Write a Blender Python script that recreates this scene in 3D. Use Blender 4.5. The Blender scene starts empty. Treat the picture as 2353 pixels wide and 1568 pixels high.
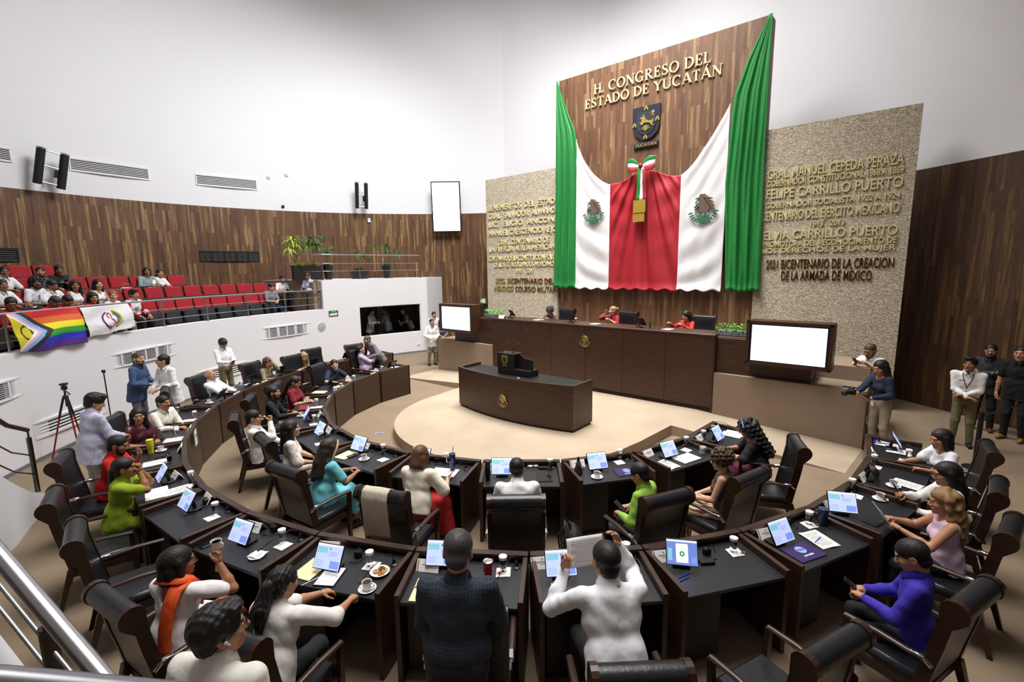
import bpy, math, random
import numpy as np
from mathutils import Vector, Matrix

# ------------------------------------------------------------------ camera, world, lights, exposure
SC = bpy.context.scene
COL = SC.collection
rad = math.radians
CAMZ = 3.35
cd = bpy.data.cameras.new('camera')
cam = bpy.data.objects.new('camera', cd)
COL.objects.link(cam)
cd.sensor_width = 36.0
cd.lens = 1086.0 / 2353.0 * 36.0
cd.clip_start = 0.05
cd.clip_end = 200
TILT = 8.665
cam.matrix_world = (Matrix.Translation((-0.19, -10.01, CAMZ)) @ Matrix.Rotation(rad(90 - TILT), 4, 'X')
                    @ Matrix.Rotation(rad(-0.756), 4, 'Z'))
SC.camera = cam
SC.view_settings.view_transform = 'Standard'
SC.view_settings.look = 'None'
SC.view_settings.gamma = 1.0
SC.view_settings.use_curve_mapping = False
SC.view_settings.exposure = 0.0

w = bpy.data.worlds.new('World')
SC.world = w
w.use_nodes = True
w.node_tree.nodes['Background'].inputs[0].default_value = (0.9, 0.93, 1.0, 1)
w.node_tree.nodes['Background'].inputs[1].default_value = 0.15

U = np.array([math.cos(rad(50)), math.sin(rad(50))])      # towards the dais
V = np.array([-math.sin(rad(50)), math.cos(rad(50))])


def uv(u, v):
    p = U * u + V * v
    return float(p[0]), float(p[1])


def area(name, loc, size, power, aim, color=(1, 0.97, 0.93), spread=180, sizey=None):
    l = bpy.data.lights.new(name, 'AREA')
    l.energy = power
    l.color = color
    l.size = size
    if sizey:
        l.shape = 'RECTANGLE'
        l.size_y = sizey
    l.spread = rad(spread)
    o = bpy.data.objects.new(name, l)
    COL.objects.link(o)
    o.location = loc
    d = Vector(aim) - Vector(loc)
    o.rotation_euler = d.to_track_quat('-Z', 'Y').to_euler()
    return o


# ceiling luminaires of the chamber, high above the hemicycle, plus one added fill light
area('ceiling_luminaire_stage', (1.2, 2.2, 13.8), 5.0, 590, (1.0, 1.6, 0), color=(1, 0.975, 0.94), spread=80)
area('ceiling_luminaire_left', (-3.0, 3.0, 13.8), 5.0, 980, (-9.5, 5.5, 4.8), color=(0.97, 0.975, 1.0), spread=120)
area('fill_light_far', (-0.5, 3.5, 13.8), 5.0, 470, (-2.0, 10.5, 6.5), color=(0.98, 0.98, 1.0), spread=110)  # added fill, brightens the dark stretch of white wall between the other lights
area('ceiling_luminaire_panel', (2.0, 2.0, 13.8), 4.0, 520, (5.5, 6.3, 5.0), color=(1, 0.98, 0.97), spread=110)
area('ceiling_luminaire_hall', (-0.5, -4.5, 13.8), 6.0, 690, (-0.5, -4.5, 0), color=(1, 0.975, 0.95), spread=110)


# ------------------------------------------------------------------ helpers
def lin(c):
    return c / 12.92 if c <= 0.04045 else ((c + 0.055) / 1.055) ** 2.4


def C3(h):
    if isinstance(h, str):
        h = tuple(int(h[i:i + 2], 16) for i in (0, 2, 4))
    return tuple(lin(x / 255.0) for x in h) + (1.0,)


_mats = {}


def M(name, col='808080', rough=0.55, metal=0.0, **k):
    if name in _mats:
        return _mats[name]
    m = bpy.data.materials.new(name)
    m.use_nodes = True
    b = m.node_tree.nodes['Principled BSDF']
    b.inputs['Base Color'].default_value = C3(col)
    b.inputs['Roughness'].default_value = rough
    b.inputs['Metallic'].default_value = metal
    for kk, vv in k.items():
        b.inputs[kk].default_value = vv
    _mats[name] = m
    return m


class NT:
    def __init__(s, m):
        s.t = m.node_tree
        s.b = s.t.nodes['Principled BSDF']

    def n(s, typ, **kw):
        x = s.t.nodes.new(typ)
        for k, v in kw.items():
            if hasattr(x, k):
                setattr(x, k, v)
            else:
                x.inputs[k].default_value = v
        return x

    def l(s, a, b):
        s.t.links.new(a, b)

    def ramp(s, src, stops, interp='LINEAR'):
        r = s.n('ShaderNodeValToRGB')
        r.color_ramp.interpolation = interp
        el = r.color_ramp.elements
        while len(el) < len(stops):
            el.new(0.5)
        for e, (p, c) in zip(el, stops):
            e.position = p
            e.color = C3(c)
        s.l(src, r.inputs[0])
        return r.outputs[0]

    def mapped(s, coord='Object', scale=(1, 1, 1), rot=(0, 0, 0)):
        c = s.n('ShaderNodeTexCoord')
        mp = s.n('ShaderNodeMapping')
        mp.inputs['Scale'].default_value = scale
        mp.inputs['Rotation'].default_value = rot
        s.l(c.outputs[coord], mp.inputs[0])
        return mp.outputs[0]

    def noise(s, vec, scale=5, detail=3, rough=0.5):
        x = s.n('ShaderNodeTexNoise')
        x.inputs['Scale'].default_value = scale
        x.inputs['Detail'].default_value = detail
        x.inputs['Roughness'].default_value = rough
        if vec is not None:
            s.l(vec, x.inputs['Vector'])
        return x.outputs[0]

    def bump(s, h, strength=0.3, dist=0.01):
        x = s.n('ShaderNodeBump')
        x.inputs['Strength'].default_value = strength
        x.inputs['Distance'].default_value = dist
        s.l(h, x.inputs['Height'])
        s.l(x.outputs[0], s.b.inputs['Normal'])

    def mix(s, f, a, b, mode='MIX'):
        x = s.n('ShaderNodeMix', data_type='RGBA', blend_type=mode)
        for i, q in ((0, f), (6, a), (7, b)):
            if isinstance(q, (int, float)):
                x.inputs[i].default_value = q
            elif isinstance(q, str):
                x.inputs[i].default_value = C3(q)
            else:
                s.l(q, x.inputs[i])
        return x.outputs[2]

    def math(s, op, a, b=0.0):
        x = s.n('ShaderNodeMath', operation=op)
        for i, q in ((0, a), (1, b)):
            if isinstance(q, (int, float)):
                x.inputs[i].default_value = q
            else:
                s.l(q, x.inputs[i])
        return x.outputs[0]

    def color(s, o):
        s.l(o, s.b.inputs['Base Color'])


def mat_planks(name, dark, mid, light, coord='UV', width=0.085, length=1.1, contrast=1.0):
    m = M(name, mid, 0.55)
    t = NT(m)
    vec = t.mapped(coord, (1, 1, 1), (0, 0, rad(90)))
    br = t.n('ShaderNodeTexBrick', offset=0.37, offset_frequency=2)
    br.inputs['Color1'].default_value = (0, 0, 0, 1)
    br.inputs['Color2'].default_value = (1, 1, 1, 1)
    br.inputs['Mortar'].default_value = (0.15, 0.15, 0.15, 1)
    br.inputs['Scale'].default_value = 1.0
    br.inputs['Mortar Size'].default_value = 0.002
    br.inputs['Brick Width'].default_value = length
    br.inputs['Row Height'].default_value = width
    t.l(vec, br.inputs['Vector'])
    grain = t.noise(t.mapped(coord, (28, 1.2, 28)), 1.0, 4, 0.6)
    v = t.math('ADD', t.math('MULTIPLY', br.outputs[0], 0.45), t.math('MULTIPLY', grain, 0.75))
    base = t.ramp(v, [(0.25, dark), (0.58, mid), (0.72, mid), (0.90, light)])
    streak = t.noise(t.mapped(coord, (9.0, 0.55, 9)), 1.0, 2, 0.4)
    sm = t.ramp(streak, [(0.60, '000000'), (0.68, 'ffffff')])
    t.color(t.mix(t.math('MULTIPLY', sm, 0.55 * contrast), base, light))
    t.bump(v, 0.15, 0.004)
    return m


def mat_stone(name):
    m = M(name, 'cdbd9f', 0.85)
    t = NT(m)
    vec = t.mapped('UV', (1, 1, 1))
    wob = t.noise(vec, 3, 2)
    mp = t.mapped('UV', (15, 62, 1))
    vo = t.n('ShaderNodeTexVoronoi', feature='F1')
    vo.inputs['Scale'].default_value = 1.0
    vo.inputs['Randomness'].default_value = 0.9
    t.l(mp, vo.inputs['Vector'])
    ed = t.n('ShaderNodeTexVoronoi', feature='DISTANCE_TO_EDGE')
    ed.inputs['Scale'].default_value = 1.0
    ed.inputs['Randomness'].default_value = 0.9
    t.l(mp, ed.inputs['Vector'])
    bw = t.n('ShaderNodeRGBToBW')
    t.l(vo.outputs['Color'], bw.inputs[0])
    tone = t.ramp(bw.outputs[0], [(0.1, 'bdae94'), (0.4, 'd3c6ae'), (0.7, 'e1d7c2'), (0.95, 'ece4d3')])
    gap = t.ramp(ed.outputs['Distance'], [(0.0, '857257'), (0.14, 'ffffff')])
    t.color(t.mix(0.85, tone, gap, 'MULTIPLY'))
    h = t.math('ADD', t.math('MULTIPLY', bw.outputs[0], 0.7), t.math('MINIMUM', t.math('MULTIPLY', ed.outputs['Distance'], 4.0), 1.0))
    t.bump(h, 0.6, 0.015)
    return m


def mat_carpet(name, col):
    m = M(name, col, 0.95)
    t = NT(m)
    n1 = t.noise(t.mapped('Object'), 1.3, 4)
    n2 = t.noise(t.mapped('Object'), 220, 2)
    f = t.math('ADD', t.math('MULTIPLY', n1, 0.6), t.math('MULTIPLY', n2, 0.4))
    c = C3(col)
    r = t.n('ShaderNodeValToRGB')
    r.color_ramp.elements[0].position = 0.3
    r.color_ramp.elements[0].color = tuple(x * 0.82 for x in c[:3]) + (1,)
    r.color_ramp.elements[1].position = 0.7
    r.color_ramp.elements[1].color = tuple(min(1, x * 1.12) for x in c[:3]) + (1,)
    t.l(f, r.inputs[0])
    t.color(r.outputs[0])
    t.bump(n2, 0.25, 0.004)
    return m


def mat_dark_wood(name, dark='24130d', light='452a1c', rough=0.38):
    m = M(name, dark, rough)
    t = NT(m)
    g = t.noise(t.mapped('Object', (3, 3, 34)), 1.0, 4, 0.6)
    t.color(t.ramp(g, [(0.3, dark), (0.75, light)]))
    return m


def mat_leather(name, col='101114', rough=0.36):
    m = M(name, col, rough)
    t = NT(m)
    n = t.noise(t.mapped('Object'), 9, 4, 0.6)
    t.bump(n, 0.25, 0.02)
    return m


def mat_cloth(name, col, wr=0.35, rough=0.85, pattern=None, p=None):
    """woven cloth with soft creases and an optional printed pattern"""
    if name in _mats:
        return _mats[name]
    m = M(name, col, rough)
    t = NT(m)
    ob = t.mapped('Object')
    if pattern == 'check':          # fine grid of lighter lines
        sp, wd, c2 = p
        sx = t.n('ShaderNodeSeparateXYZ')
        t.l(ob, sx.inputs[0])
        out = None
        for i in (0, 2):
            mo = t.math('LESS_THAN', t.math('FRACT', t.math('DIVIDE', t.math('ADD', sx.outputs[i], 5.0), sp)), wd)
            out = mo if out is None else t.math('MAXIMUM', out, mo)
        t.color(t.mix(t.math('MULTIPLY', out, 0.65), col, c2))
    elif pattern == 'stripe':
        ax, sp, wd, c2 = p
        sx = t.n('ShaderNodeSeparateXYZ')
        t.l(ob, sx.inputs[0])
        mo = t.math('LESS_THAN', t.math('FRACT', t.math('DIVIDE', t.math('ADD', sx.outputs[ax], 5.0), sp)), wd)
        t.color(t.mix(mo, col, c2))
    elif pattern == 'blotch':       # printed flowers or spots
        sc, th, cols = p
        vo = t.n('ShaderNodeTexVoronoi', feature='F1')
        vo.inputs['Scale'].default_value = sc
        t.l(ob, vo.inputs['Vector'])
        bw = t.n('ShaderNodeRGBToBW')
        t.l(vo.outputs['Color'], bw.inputs[0])
        st = [(i / max(1, len(cols)), cc) for i, cc in enumerate(cols)]
        cc = t.ramp(bw.outputs[0], st, 'CONSTANT')
        nz = t.noise(ob, sc * 2.2, 2)
        d = t.math('ADD', vo.outputs['Distance'], t.math('MULTIPLY', nz, 0.4))
        msk = t.math('LESS_THAN', d, th)
        t.color(t.mix(msk, col, cc))
    n = t.noise(t.mapped('Object', (1, 1, 0.55), (0.3, 0.2, 0.4)), 11, 3, 0.55)
    rg = t.math('ABSOLUTE', t.math('SUBTRACT', t.noise(t.mapped('Object', (1.2, 1.0, 0.6), (0.5, 0.3, 0.9)), 5.5, 2, 0.5), 0.5))
    rg = t.math('MINIMUM', t.math('MULTIPLY', rg, 7.0), 1.0)
    t.bump(t.math('ADD', n, t.math('MULTIPLY', rg, 0.4)), wr * 0.75, 0.03)
    return m


class MB:
    """collects geometry for ONE mesh object"""

    def __init__(s):
        s.v = []
        s.f = []
        s.m = []
        s.uvs = None

    def add(s, vs, fs, mi=0, X=None):
        o = len(s.v)
        for p in vs:
            if X is not None:
                p = X @ Vector(p)
            s.v.append((p[0], p[1], p[2]))
        for f in fs:
            s.f.append(tuple(i + o for i in f))
            s.m.append(mi)
        return s

    def box(s, c, d, rz=0.0, mi=0, b=0.0, X=None, R=None):
        hx, hy, hz = d[0] / 2, d[1] / 2, d[2] / 2
        b = min(b, hx * 0.9, hy * 0.9, hz * 0.9)
        T = Matrix.Translation(c) @ (R.to_4x4() if R is not None else Matrix.Rotation(rz, 4, 'Z'))
        if X is not None:
            T = X @ T
        if b <= 0:
            vs = [(x * hx, y * hy, z * hz) for z in (-1, 1) for y in (-1, 1) for x in (-1, 1)]
            fs = [(0, 2, 3, 1), (4, 5, 7, 6), (0, 1, 5, 4), (2, 6, 7, 3), (0, 4, 6, 2), (1, 3, 7, 5)]
            return s.add(vs, fs, mi, T)
        vs = []
        ix = {}
        for sx in (-1, 1):
            for sy in (-1, 1):
                for sz in (-1, 1):
                    ix[(sx, sy, sz, 0)] = len(vs); vs.append((sx * hx, sy * (hy - b), sz * (hz - b)))
                    ix[(sx, sy, sz, 1)] = len(vs); vs.append((sx * (hx - b), sy * hy, sz * (hz - b)))
                    ix[(sx, sy, sz, 2)] = len(vs); vs.append((sx * (hx - b), sy * (hy - b), sz * hz))
        fs = []

        def orient(f):
            a, bb, cc = (Vector(vs[f[i]]) for i in range(3))
            n = (bb - a).cross(cc - a)
            ctr = sum((Vector(vs[i]) for i in f), Vector()) / len(f)
            return f if n.dot(ctr) > 0 else f[::-1]
        for a in range(3):
            o1, o2 = [i for i in range(3) if i != a]
            for sg in (-1, 1):
                q = []
                for s1, s2 in ((-1, -1), (1, -1), (1, 1), (-1, 1)):
                    k = [0, 0, 0]; k[a] = sg; k[o1] = s1; k[o2] = s2
                    q.append(ix[tuple(k) + (a,)])
                fs.append(orient(tuple(q)))
            for s1 in (-1, 1):
                for s2 in (-1, 1):
                    k0 = [0, 0, 0]; k0[a] = -1; k0[o1] = s1; k0[o2] = s2
                    k1 = list(k0); k1[a] = 1
                    fs.append(orient((ix[tuple(k0) + (o1,)], ix[tuple(k1) + (o1,)], ix[tuple(k1) + (o2,)], ix[tuple(k0) + (o2,)])))
        for sx in (-1, 1):
            for sy in (-1, 1):
                for sz in (-1, 1):
                    fs.append(orient(tuple(ix[(sx, sy, sz, i)] for i in range(3))))
        return s.add(vs, fs, mi, T)

    def tube(s, path, r, n=10, mi=0, cap=True, X=None, flat=None):
        P = [Vector(p) for p in path]
        rs = r if isinstance(r, (list, tuple)) else [r] * len(P)
        vs, fs = [], []
        up = Vector((0, 0, 1))
        pt = None
        for i, p in enumerate(P):
            t = (P[min(i + 1, len(P) - 1)] - P[max(i - 1, 0)]).normalized()
            if pt is None:
                a = up if abs(t.z) < 0.95 else Vector((1, 0, 0))
                x = t.cross(a).normalized()
            else:
                x = (x - t * x.dot(t)).normalized()
            y = t.cross(x)
            pt = t
            for k in range(n):
                an = 2 * math.pi * k / n
                fy = 1.0 if flat is None else flat
                vs.append(p + x * (math.cos(an) * rs[i]) + y * (math.sin(an) * rs[i] * fy))
        for i in range(len(P) - 1):
            for k in range(n):
                k2 = (k + 1) % n
                fs.append((i * n + k, i * n + k2, (i + 1) * n + k2, (i + 1) * n + k))
        if cap:
            fs.append(tuple(range(n))[::-1])
            fs.append(tuple(range((len(P) - 1) * n, len(P) * n)))
        return s.add(vs, fs, mi, X)

    def lathe(s, prof, n=20, mi=0, c=(0, 0, 0), X=None):
        vs, fs = [], []
        for (r, z) in prof:
            for k in range(n):
                an = 2 * math.pi * k / n
                vs.append((c[0] + r * math.cos(an), c[1] + r * math.sin(an), c[2] + z))
        for i in range(len(prof) - 1):
            for k in range(n):
                k2 = (k + 1) % n
                fs.append((i * n + k, i * n + k2, (i + 1) * n + k2, (i + 1) * n + k))
        if prof[0][0] > 1e-5:
            fs.append(tuple(range(n))[::-1])
        if prof[-1][0] > 1e-5:
            fs.append(tuple(range((len(prof) - 1) * n, len(prof) * n)))
        return s.add(vs, fs, mi, X)

    def prism(s, poly, z0, z1, mi=0, X=None):
        n = len(poly)
        ar = sum(poly[i][0] * poly[(i + 1) % n][1] - poly[(i + 1) % n][0] * poly[i][1] for i in range(n))
        if ar < 0:
            poly = poly[::-1]
        vs = [(x, y, z0) for x, y in poly] + [(x, y, z1) for x, y in poly]
        fs = [tuple(range(n))[::-1], tuple(range(n, 2 * n))]
        fs += [(i, (i + 1) % n, n + (i + 1) % n, n + i) for i in range(n)]
        return s.add(vs, fs, mi, X)

    def sphere(s, c, r, n=12, mi=0, X=None):
        if not isinstance(r, (tuple, list)):
            r = (r, r, r)
        m = max(5, n // 2)
        vs = [(c[0], c[1], c[2] - r[2])]
        for i in range(1, m):
            ph = -math.pi / 2 + math.pi * i / m
            for k in range(n):
                an = 2 * math.pi * k / n
                vs.append((c[0] + r[0] * math.cos(ph) * math.cos(an), c[1] + r[1] * math.cos(ph) * math.sin(an), c[2] + r[2] * math.sin(ph)))
        vs.append((c[0], c[1], c[2] + r[2]))
        fs = [(0, 1 + (k + 1) % n, 1 + k) for k in range(n)]
        for i in range(m - 2):
            for k in range(n):
                k2 = (k + 1) % n
                fs.append((1 + i * n + k, 1 + i * n + k2, 1 + (i + 1) * n + k2, 1 + (i + 1) * n + k))
        L = len(vs) - 1
        b = 1 + (m - 2) * n
        fs += [(b + k, b + (k + 1) % n, L) for k in range(n)]
        return s.add(vs, fs, mi, X)

    def grid(s, fn, nu, nv, mi=0, X=None, thick=None):
        """fn(i/nu, j/nv) -> point; open sheet"""
        vs = [fn(i / nu, j / nv) for i in range(nu + 1) for j in range(nv + 1)]
        fs = [(i * (nv + 1) + j, (i + 1) * (nv + 1) + j, (i + 1) * (nv + 1) + j + 1, i * (nv + 1) + j + 1)
              for i in range(nu) for j in range(nv)]
        return s.add(vs, fs, mi, X)

    def obj(s, name, mats, parent=None, smooth=None, solid=0.0, loc=None, rotz=0.0):
        me = bpy.data.meshes.new(name)
        me.from_pydata(s.v, [], s.f)
        if not isinstance(mats, (list, tuple)):
            mats = [mats]
        for m in mats:
            me.materials.append(m)
        if len(mats) > 1:
            me.polygons.foreach_set('material_index', s.m)
        if smooth:
            me.polygons.foreach_set('use_smooth', [True] * len(me.polygons))
            if smooth is not True:
                me.set_sharp_from_angle(angle=rad(smooth))
        me.update()
        o = bpy.data.objects.new(name, me)
        COL.objects.link(o)
        if parent is not None:
            o.parent = parent
        if loc is not None:
            o.location = loc
        o.rotation_euler.z = rotz
        if solid:
            md = o.modifiers.new('solid', 'SOLIDIFY')
            md.thickness = solid
            md.offset = 0
        return o


def tag(o, label, cat, group=None):
    o['label'] = label
    o['category'] = cat
    if group:
        o['group'] = group
    return o


def thing(name, label, cat, loc=(0, 0, 0), rotz=0.0, group=None):
    o = bpy.data.objects.new(name, None)
    o.empty_display_size = 0.1
    COL.objects.link(o)
    o.location = loc
    o.rotation_euler = (0, 0, rotz)
    return tag(o, label, cat, group)


def struct(o, label=None):
    o['kind'] = 'structure'
    if label:
        o['label'] = label
    return o


def dup(root, loc, rotz, label, group=None, scale=None):
    r = root.copy()
    COL.objects.link(r)
    r.location = loc
    r.rotation_euler = (0, 0, rotz)
    r['label'] = label
    if group:
        r['group'] = group
    for ch in list(root.children):
        c = ch.copy()
        COL.objects.link(c)
        c.parent = r
        for g in ch.children:
            d = g.copy()
            COL.objects.link(d)
            d.parent = c
    return r


class Maker:
    """first call returns the prototype itself, later calls return copies"""

    def __init__(s, fn):
        s.fn = fn
        s.o = None

    def __call__(s, loc, rotz, label, group=None):
        if s.o is None:
            s.o = s.fn()
            s.o.location = loc
            s.o.rotation_euler = (0, 0, rotz)
            s.o['label'] = label
            if group:
                s.o['group'] = group
            return s.o
        return dup(s.o, loc, rotz, label, group)


def uvmap(o, fn):
    me = o.data
    l = me.uv_layers.new(name='UVMap')
    for lp in me.loops:
        l.data[lp.index].uv = fn(me.vertices[lp.vertex_index].co)


def text(name, body, size, mat, X, extrude=0.02, bold=0.0, align='CENTER', width=None, parent=None, sx=1.0, space=1.0, shear=0.0):
    cu = bpy.data.curves.new(name, 'FONT')
    cu.body = body
    cu.size = size
    cu.extrude = extrude
    cu.offset = bold
    cu.align_x = align
    cu.space_character = space
    cu.shear = shear
    cu.resolution_u = 3
    o = bpy.data.objects.new(name, cu)
    COL.objects.link(o)
    bpy.context.view_layer.update()
    dg = bpy.context.evaluated_depsgraph_get()
    me = bpy.data.meshes.new_from_object(o.evaluated_get(dg))
    bpy.data.objects.remove(o)
    xs = [v.co.x for v in me.vertices]
    if width:
        sx = width / (max(xs) - min(xs))
    cx = 0.5 * (max(xs) + min(xs))
    for v in me.vertices:
        v.co.x = (v.co.x - cx) * sx
    me.transform(X)
    me.materials.clear()
    me.materials.append(mat)
    ob = bpy.data.objects.new(name, me)
    COL.objects.link(ob)
    if parent:
        ob.parent = parent
    return ob
# ------------------------------------------------------------------ shared materials
m_white = M('white_plaster', 'e9e9ec', 0.8)
m_wall_wood = mat_planks('plank_wood_wall', '372412', '654428', 'a08253')
m_wall_wood2 = mat_planks('plank_wood_right', '2b1b0f', '49301c', '75572f', contrast=0.6)
m_panel_wood = mat_planks('plank_wood_panel', '4a3020', '6f4d33', 'a0815a', contrast=0.8)
m_stone = mat_stone('split_stone')
m_carpet = mat_carpet('tan_carpet', '86745f')
m_stagec = mat_carpet('stage_carpet', 'ae9d87')
m_carpet_wall = mat_carpet('tan_carpet_wall', '93806d')
m_dark = mat_dark_wood('dark_wood')
m_dais = mat_dark_wood('dais_wood', '301a10', '4c2f1d', 0.42)
m_black = M('black_laminate', '14161a', 0.42)
m_steel = M('brushed_steel', 'b9b9bd', 0.32, 1.0)
m_chrome = M('chrome', 'd8d8dc', 0.18, 1.0)
m_gold = M('pale_gold', 'd9cfa0', 0.4, 0.55)
m_emb = M('gold_emblem', 'a08a52', 0.4, 0.7)
m_blackp = M('black_plastic', '0d0e10', 0.45)
m_grey = M('grey_baseboard', '77767a', 0.6)
m_whitep = M('white_plastic', 'ececee', 0.5)
m_paper = M('white_paper', 'f3f2f0', 0.8)


def emit(name, col, st):
    m = M(name, col, 0.4)
    b = m.node_tree.nodes['Principled BSDF']
    b.inputs['Emission Color'].default_value = C3(col)
    b.inputs['Emission Strength'].default_value = st
    return m


m_screen = emit('lit_white_screen', 'ffffff', 1.6)
m_glass = M('clear_glass', 'ffffff', 0.02, 0.0, **{'Transmission Weight': 1.0, 'IOR': 1.45})

# ------------------------------------------------------------------ room shell
PCX, PCY, PR = 1.83, 0.13, 10.82         # balcony front curve
WCX, WCY, WR = -2.91, -0.90, 11.97       # tall left wall curve
SZ = 0.20                                # stage height


def pol(cx, cy, R, a):
    return (cx + R * math.cos(rad(a)), cy + R * math.sin(rad(a)))


left_arc = [pol(WCX, WCY, WR, a) for a in range(206, 76, -2)]
right_run = [uv(8.9, 3.0), uv(8.9, -3.0), uv(8.0, -5.0), uv(7.27, -6.23), (9.74, 0.40), (9.92, -0.29), (10.25, -2.2), (10.4, -4.5), (10.0, -7.5), (8.6, -10.5),
             (5.5, -13.4), (0, -14.6), (-6, -13.8), (-10.5, -11.2)]


def strip_wall(name, pts, z0, z1, mat, tk=0.0, closed=False):
    """wall following a plan line; z0, z1 numbers or functions of the index"""
    mb = MB()
    s = [0.0]
    for a, b in zip(pts, pts[1:]):
        s.append(s[-1] + math.hypot(b[0] - a[0], b[1] - a[1]))
    for i, (x, y) in enumerate(pts):
        mb.v.append((x, y, z0(i) if callable(z0) else z0))
        mb.v.append((x, y, z1(i) if callable(z1) else z1))
    for i in range(len(pts) - 1):
        mb.f.append((2 * i, 2 * i + 2, 2 * i + 3, 2 * i + 1))
        mb.m.append(0)
    o = mb.obj(name, mat, smooth=(None if tk else 25))
    l = o.data.uv_layers.new(name='UVMap')
    for lp in o.data.loops:
        l.data[lp.index].uv = (s[lp.vertex_index // 2], o.data.vertices[lp.vertex_index].co.z)
    if tk:
        md = o.modifiers.new('solid', 'SOLIDIFY')
        md.thickness = tk
        md.offset = 1 if tk > 0 else -1
        md.thickness = abs(tk)
    return struct(o)


CEIL = 14.5
struct(strip_wall('wall_left', left_arc, 0, 5.75, m_wall_wood), 'curved dark plank wall behind the balcony')
struct(strip_wall('wall_left_upper', left_arc, 5.75, CEIL, m_white), 'tall white wall above the planks')
nr = len(right_run)
struct(strip_wall('wall_right', right_run, 0, 5.53, m_wall_wood2), 'dark plank wall at the right')
struct(strip_wall('wall_right_upper', [left_arc[-1]] + right_run, 5.53, CEIL, m_white), 'white wall above the right planks')
struct(strip_wall('wall_back', [right_run[-1], left_arc[0]], 0, CEIL, m_white))
outline = left_arc + right_run
mb = MB(); mb.add([(x, y, 0) for x, y in outline], [tuple(range(len(outline)))[::-1]])
fl = struct(mb.obj('floor', m_carpet), 'tan carpet floor')
mb = MB(); mb.add([(x, y, CEIL) for x, y in outline], [tuple(range(len(outline)))])
struct(mb.obj('ceiling', m_white))

# stage with two ramps
mb = MB()
prof = [uv(2.75, -2.85), uv(1.25, -2.85), uv(0.0, -2.75)]
prof += [(2.72 * math.cos(rad(a)), 2.72 * math.sin(rad(a))) for a in range(-45, -226, -5)]
prof += [uv(0.0, 2.75), uv(1.25, 2.85), uv(2.75, 2.85)]
mb.prism(prof, 0.0, SZ)
for sg in (-1, 1):
    a, b = uv(1.25, 2.85 * sg), uv(2.75, 2.85 * sg)
    c, d = uv(2.75, 5.9 * sg), uv(1.2, 5.75 * sg)
    vs = [(*a, 0), (*b, 0), (*c, 0), (*d, 0), (*a, SZ), (*b, SZ), (*c, 0.004), (*d, 0.004)]
    fs = [(4, 5, 6, 7), (0, 4, 7, 3), (1, 2, 6, 5)] if sg > 0 else [(7, 6, 5, 4), (3, 7, 4, 0), (5, 6, 2, 1)]
    mb.add(vs, fs)
struct(mb.obj('floor_stage', m_stagec), 'low round carpeted stage with side ramps')

# carpeted low walls flanking the dais
for sg, vend, side in ((-1, 5.87, 'right'), (1, 5.70, 'left')):
    mb = MB()
    mb.prism([uv(2.62, 3.22 * sg), uv(2.62, vend * sg), uv(3.5, vend * sg), uv(3.5, 3.22 * sg)], 0.0, 1.08)
    mb.prism([uv(3.5, 4.6 * sg), uv(3.5, (vend - 0.02) * sg), uv(4.7, (vend - 0.02) * sg), uv(4.7, 4.6 * sg)], 0.0, 1.36)
    struct(mb.obj('wall_stage_' + side, m_carpet_wall), 'low carpeted wall beside the dais')

# stone wings and tall plank panel
for sg, v1, side in ((-1, 6.18, 'right'), (1, 6.43, 'left')):
    mb = MB()
    mb.prism([uv(5.92, 3.12 * sg), uv(5.92, v1 * sg), uv(6.35, v1 * sg), uv(6.35, 3.12 * sg)], 0.0, 6.70)
    o = mb.obj('wall_stone_' + side, m_stone)
    uvmap(o, lambda c: (c.x * V[0] + c.y * V[1] + (c.x * U[0] + c.y * U[1]) * 1.0, c.z))
    struct(o, 'split stone wall with raised golden lettering')
mb = MB()
mb.prism([uv(6.0, -3.14), uv(6.0, 3.11), uv(6.4, 3.11), uv(6.4, -3.14)], 0.0, 9.42)
o = mb.obj('wall_panel', m_panel_wood)
uvmap(o, lambda c: (c.x * V[0] + c.y * V[1] + (c.x * U[0] + c.y * U[1]), c.z))
struct(o, 'tall plank panel behind the dais')

# balcony front, control room box
struct(strip_wall('wall_balcony', [pol(PCX, PCY, PR, a) for a in range(216, 142, -1)], 0.0, 2.03, m_white, -0.24), 'curved white balcony front')
W0, W1 = 135.5, 122.1                    # window span
box_mb = [('a', 143.0, W0, 0, 3.05), ('b', W0, W1, 0, 0.86), ('c', W0, W1, 2.0, 3.05), ('d', W1, 120.9, 0, 3.05)]
for nm, a0, a1, z0, z1 in box_mb:
    n = max(2, int(abs(a0 - a1)))
    strip_wall('wall_booth', [pol(PCX, PCY, PR, a0 + (a1 - a0) * i / n) for i in range(n + 1)], z0, z1, m_white, -0.12)
e0 = pol(PCX, PCY, PR, 120.9)
e1 = (-3.35, 11.05)
strip_wall('wall_booth_end', [e0, e1], 0, 3.05, m_white, 0.1)
f0 = pol(PCX, PCY, PR + 0.13, 143.0); f1 = pol(PCX, PCY, PR + 3.0, 145.5)
strip_wall('wall_booth_side', [f1, f0], 0, 3.05, m_carpet_wall, 0.1)
mb = MB()
top = [pol(PCX, PCY, PR, a) for a in np.linspace(143, 120.9, 14)] + [e1, (-5.6, 10.7), (-8.3, 9.9), f1]
mb.prism(top, 2.98, 3.05)
struct(mb.obj('ceiling_booth', m_white))
m_booth = M('booth_interior', '5d5246', 0.8)
mb = MB()
bk = [pol(PCX, PCY, PR + 1.35, a) for a in np.linspace(142, 121.5, 10)]
o = strip_wall('wall_booth_back', bk, 0, 2.98, m_booth)
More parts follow.
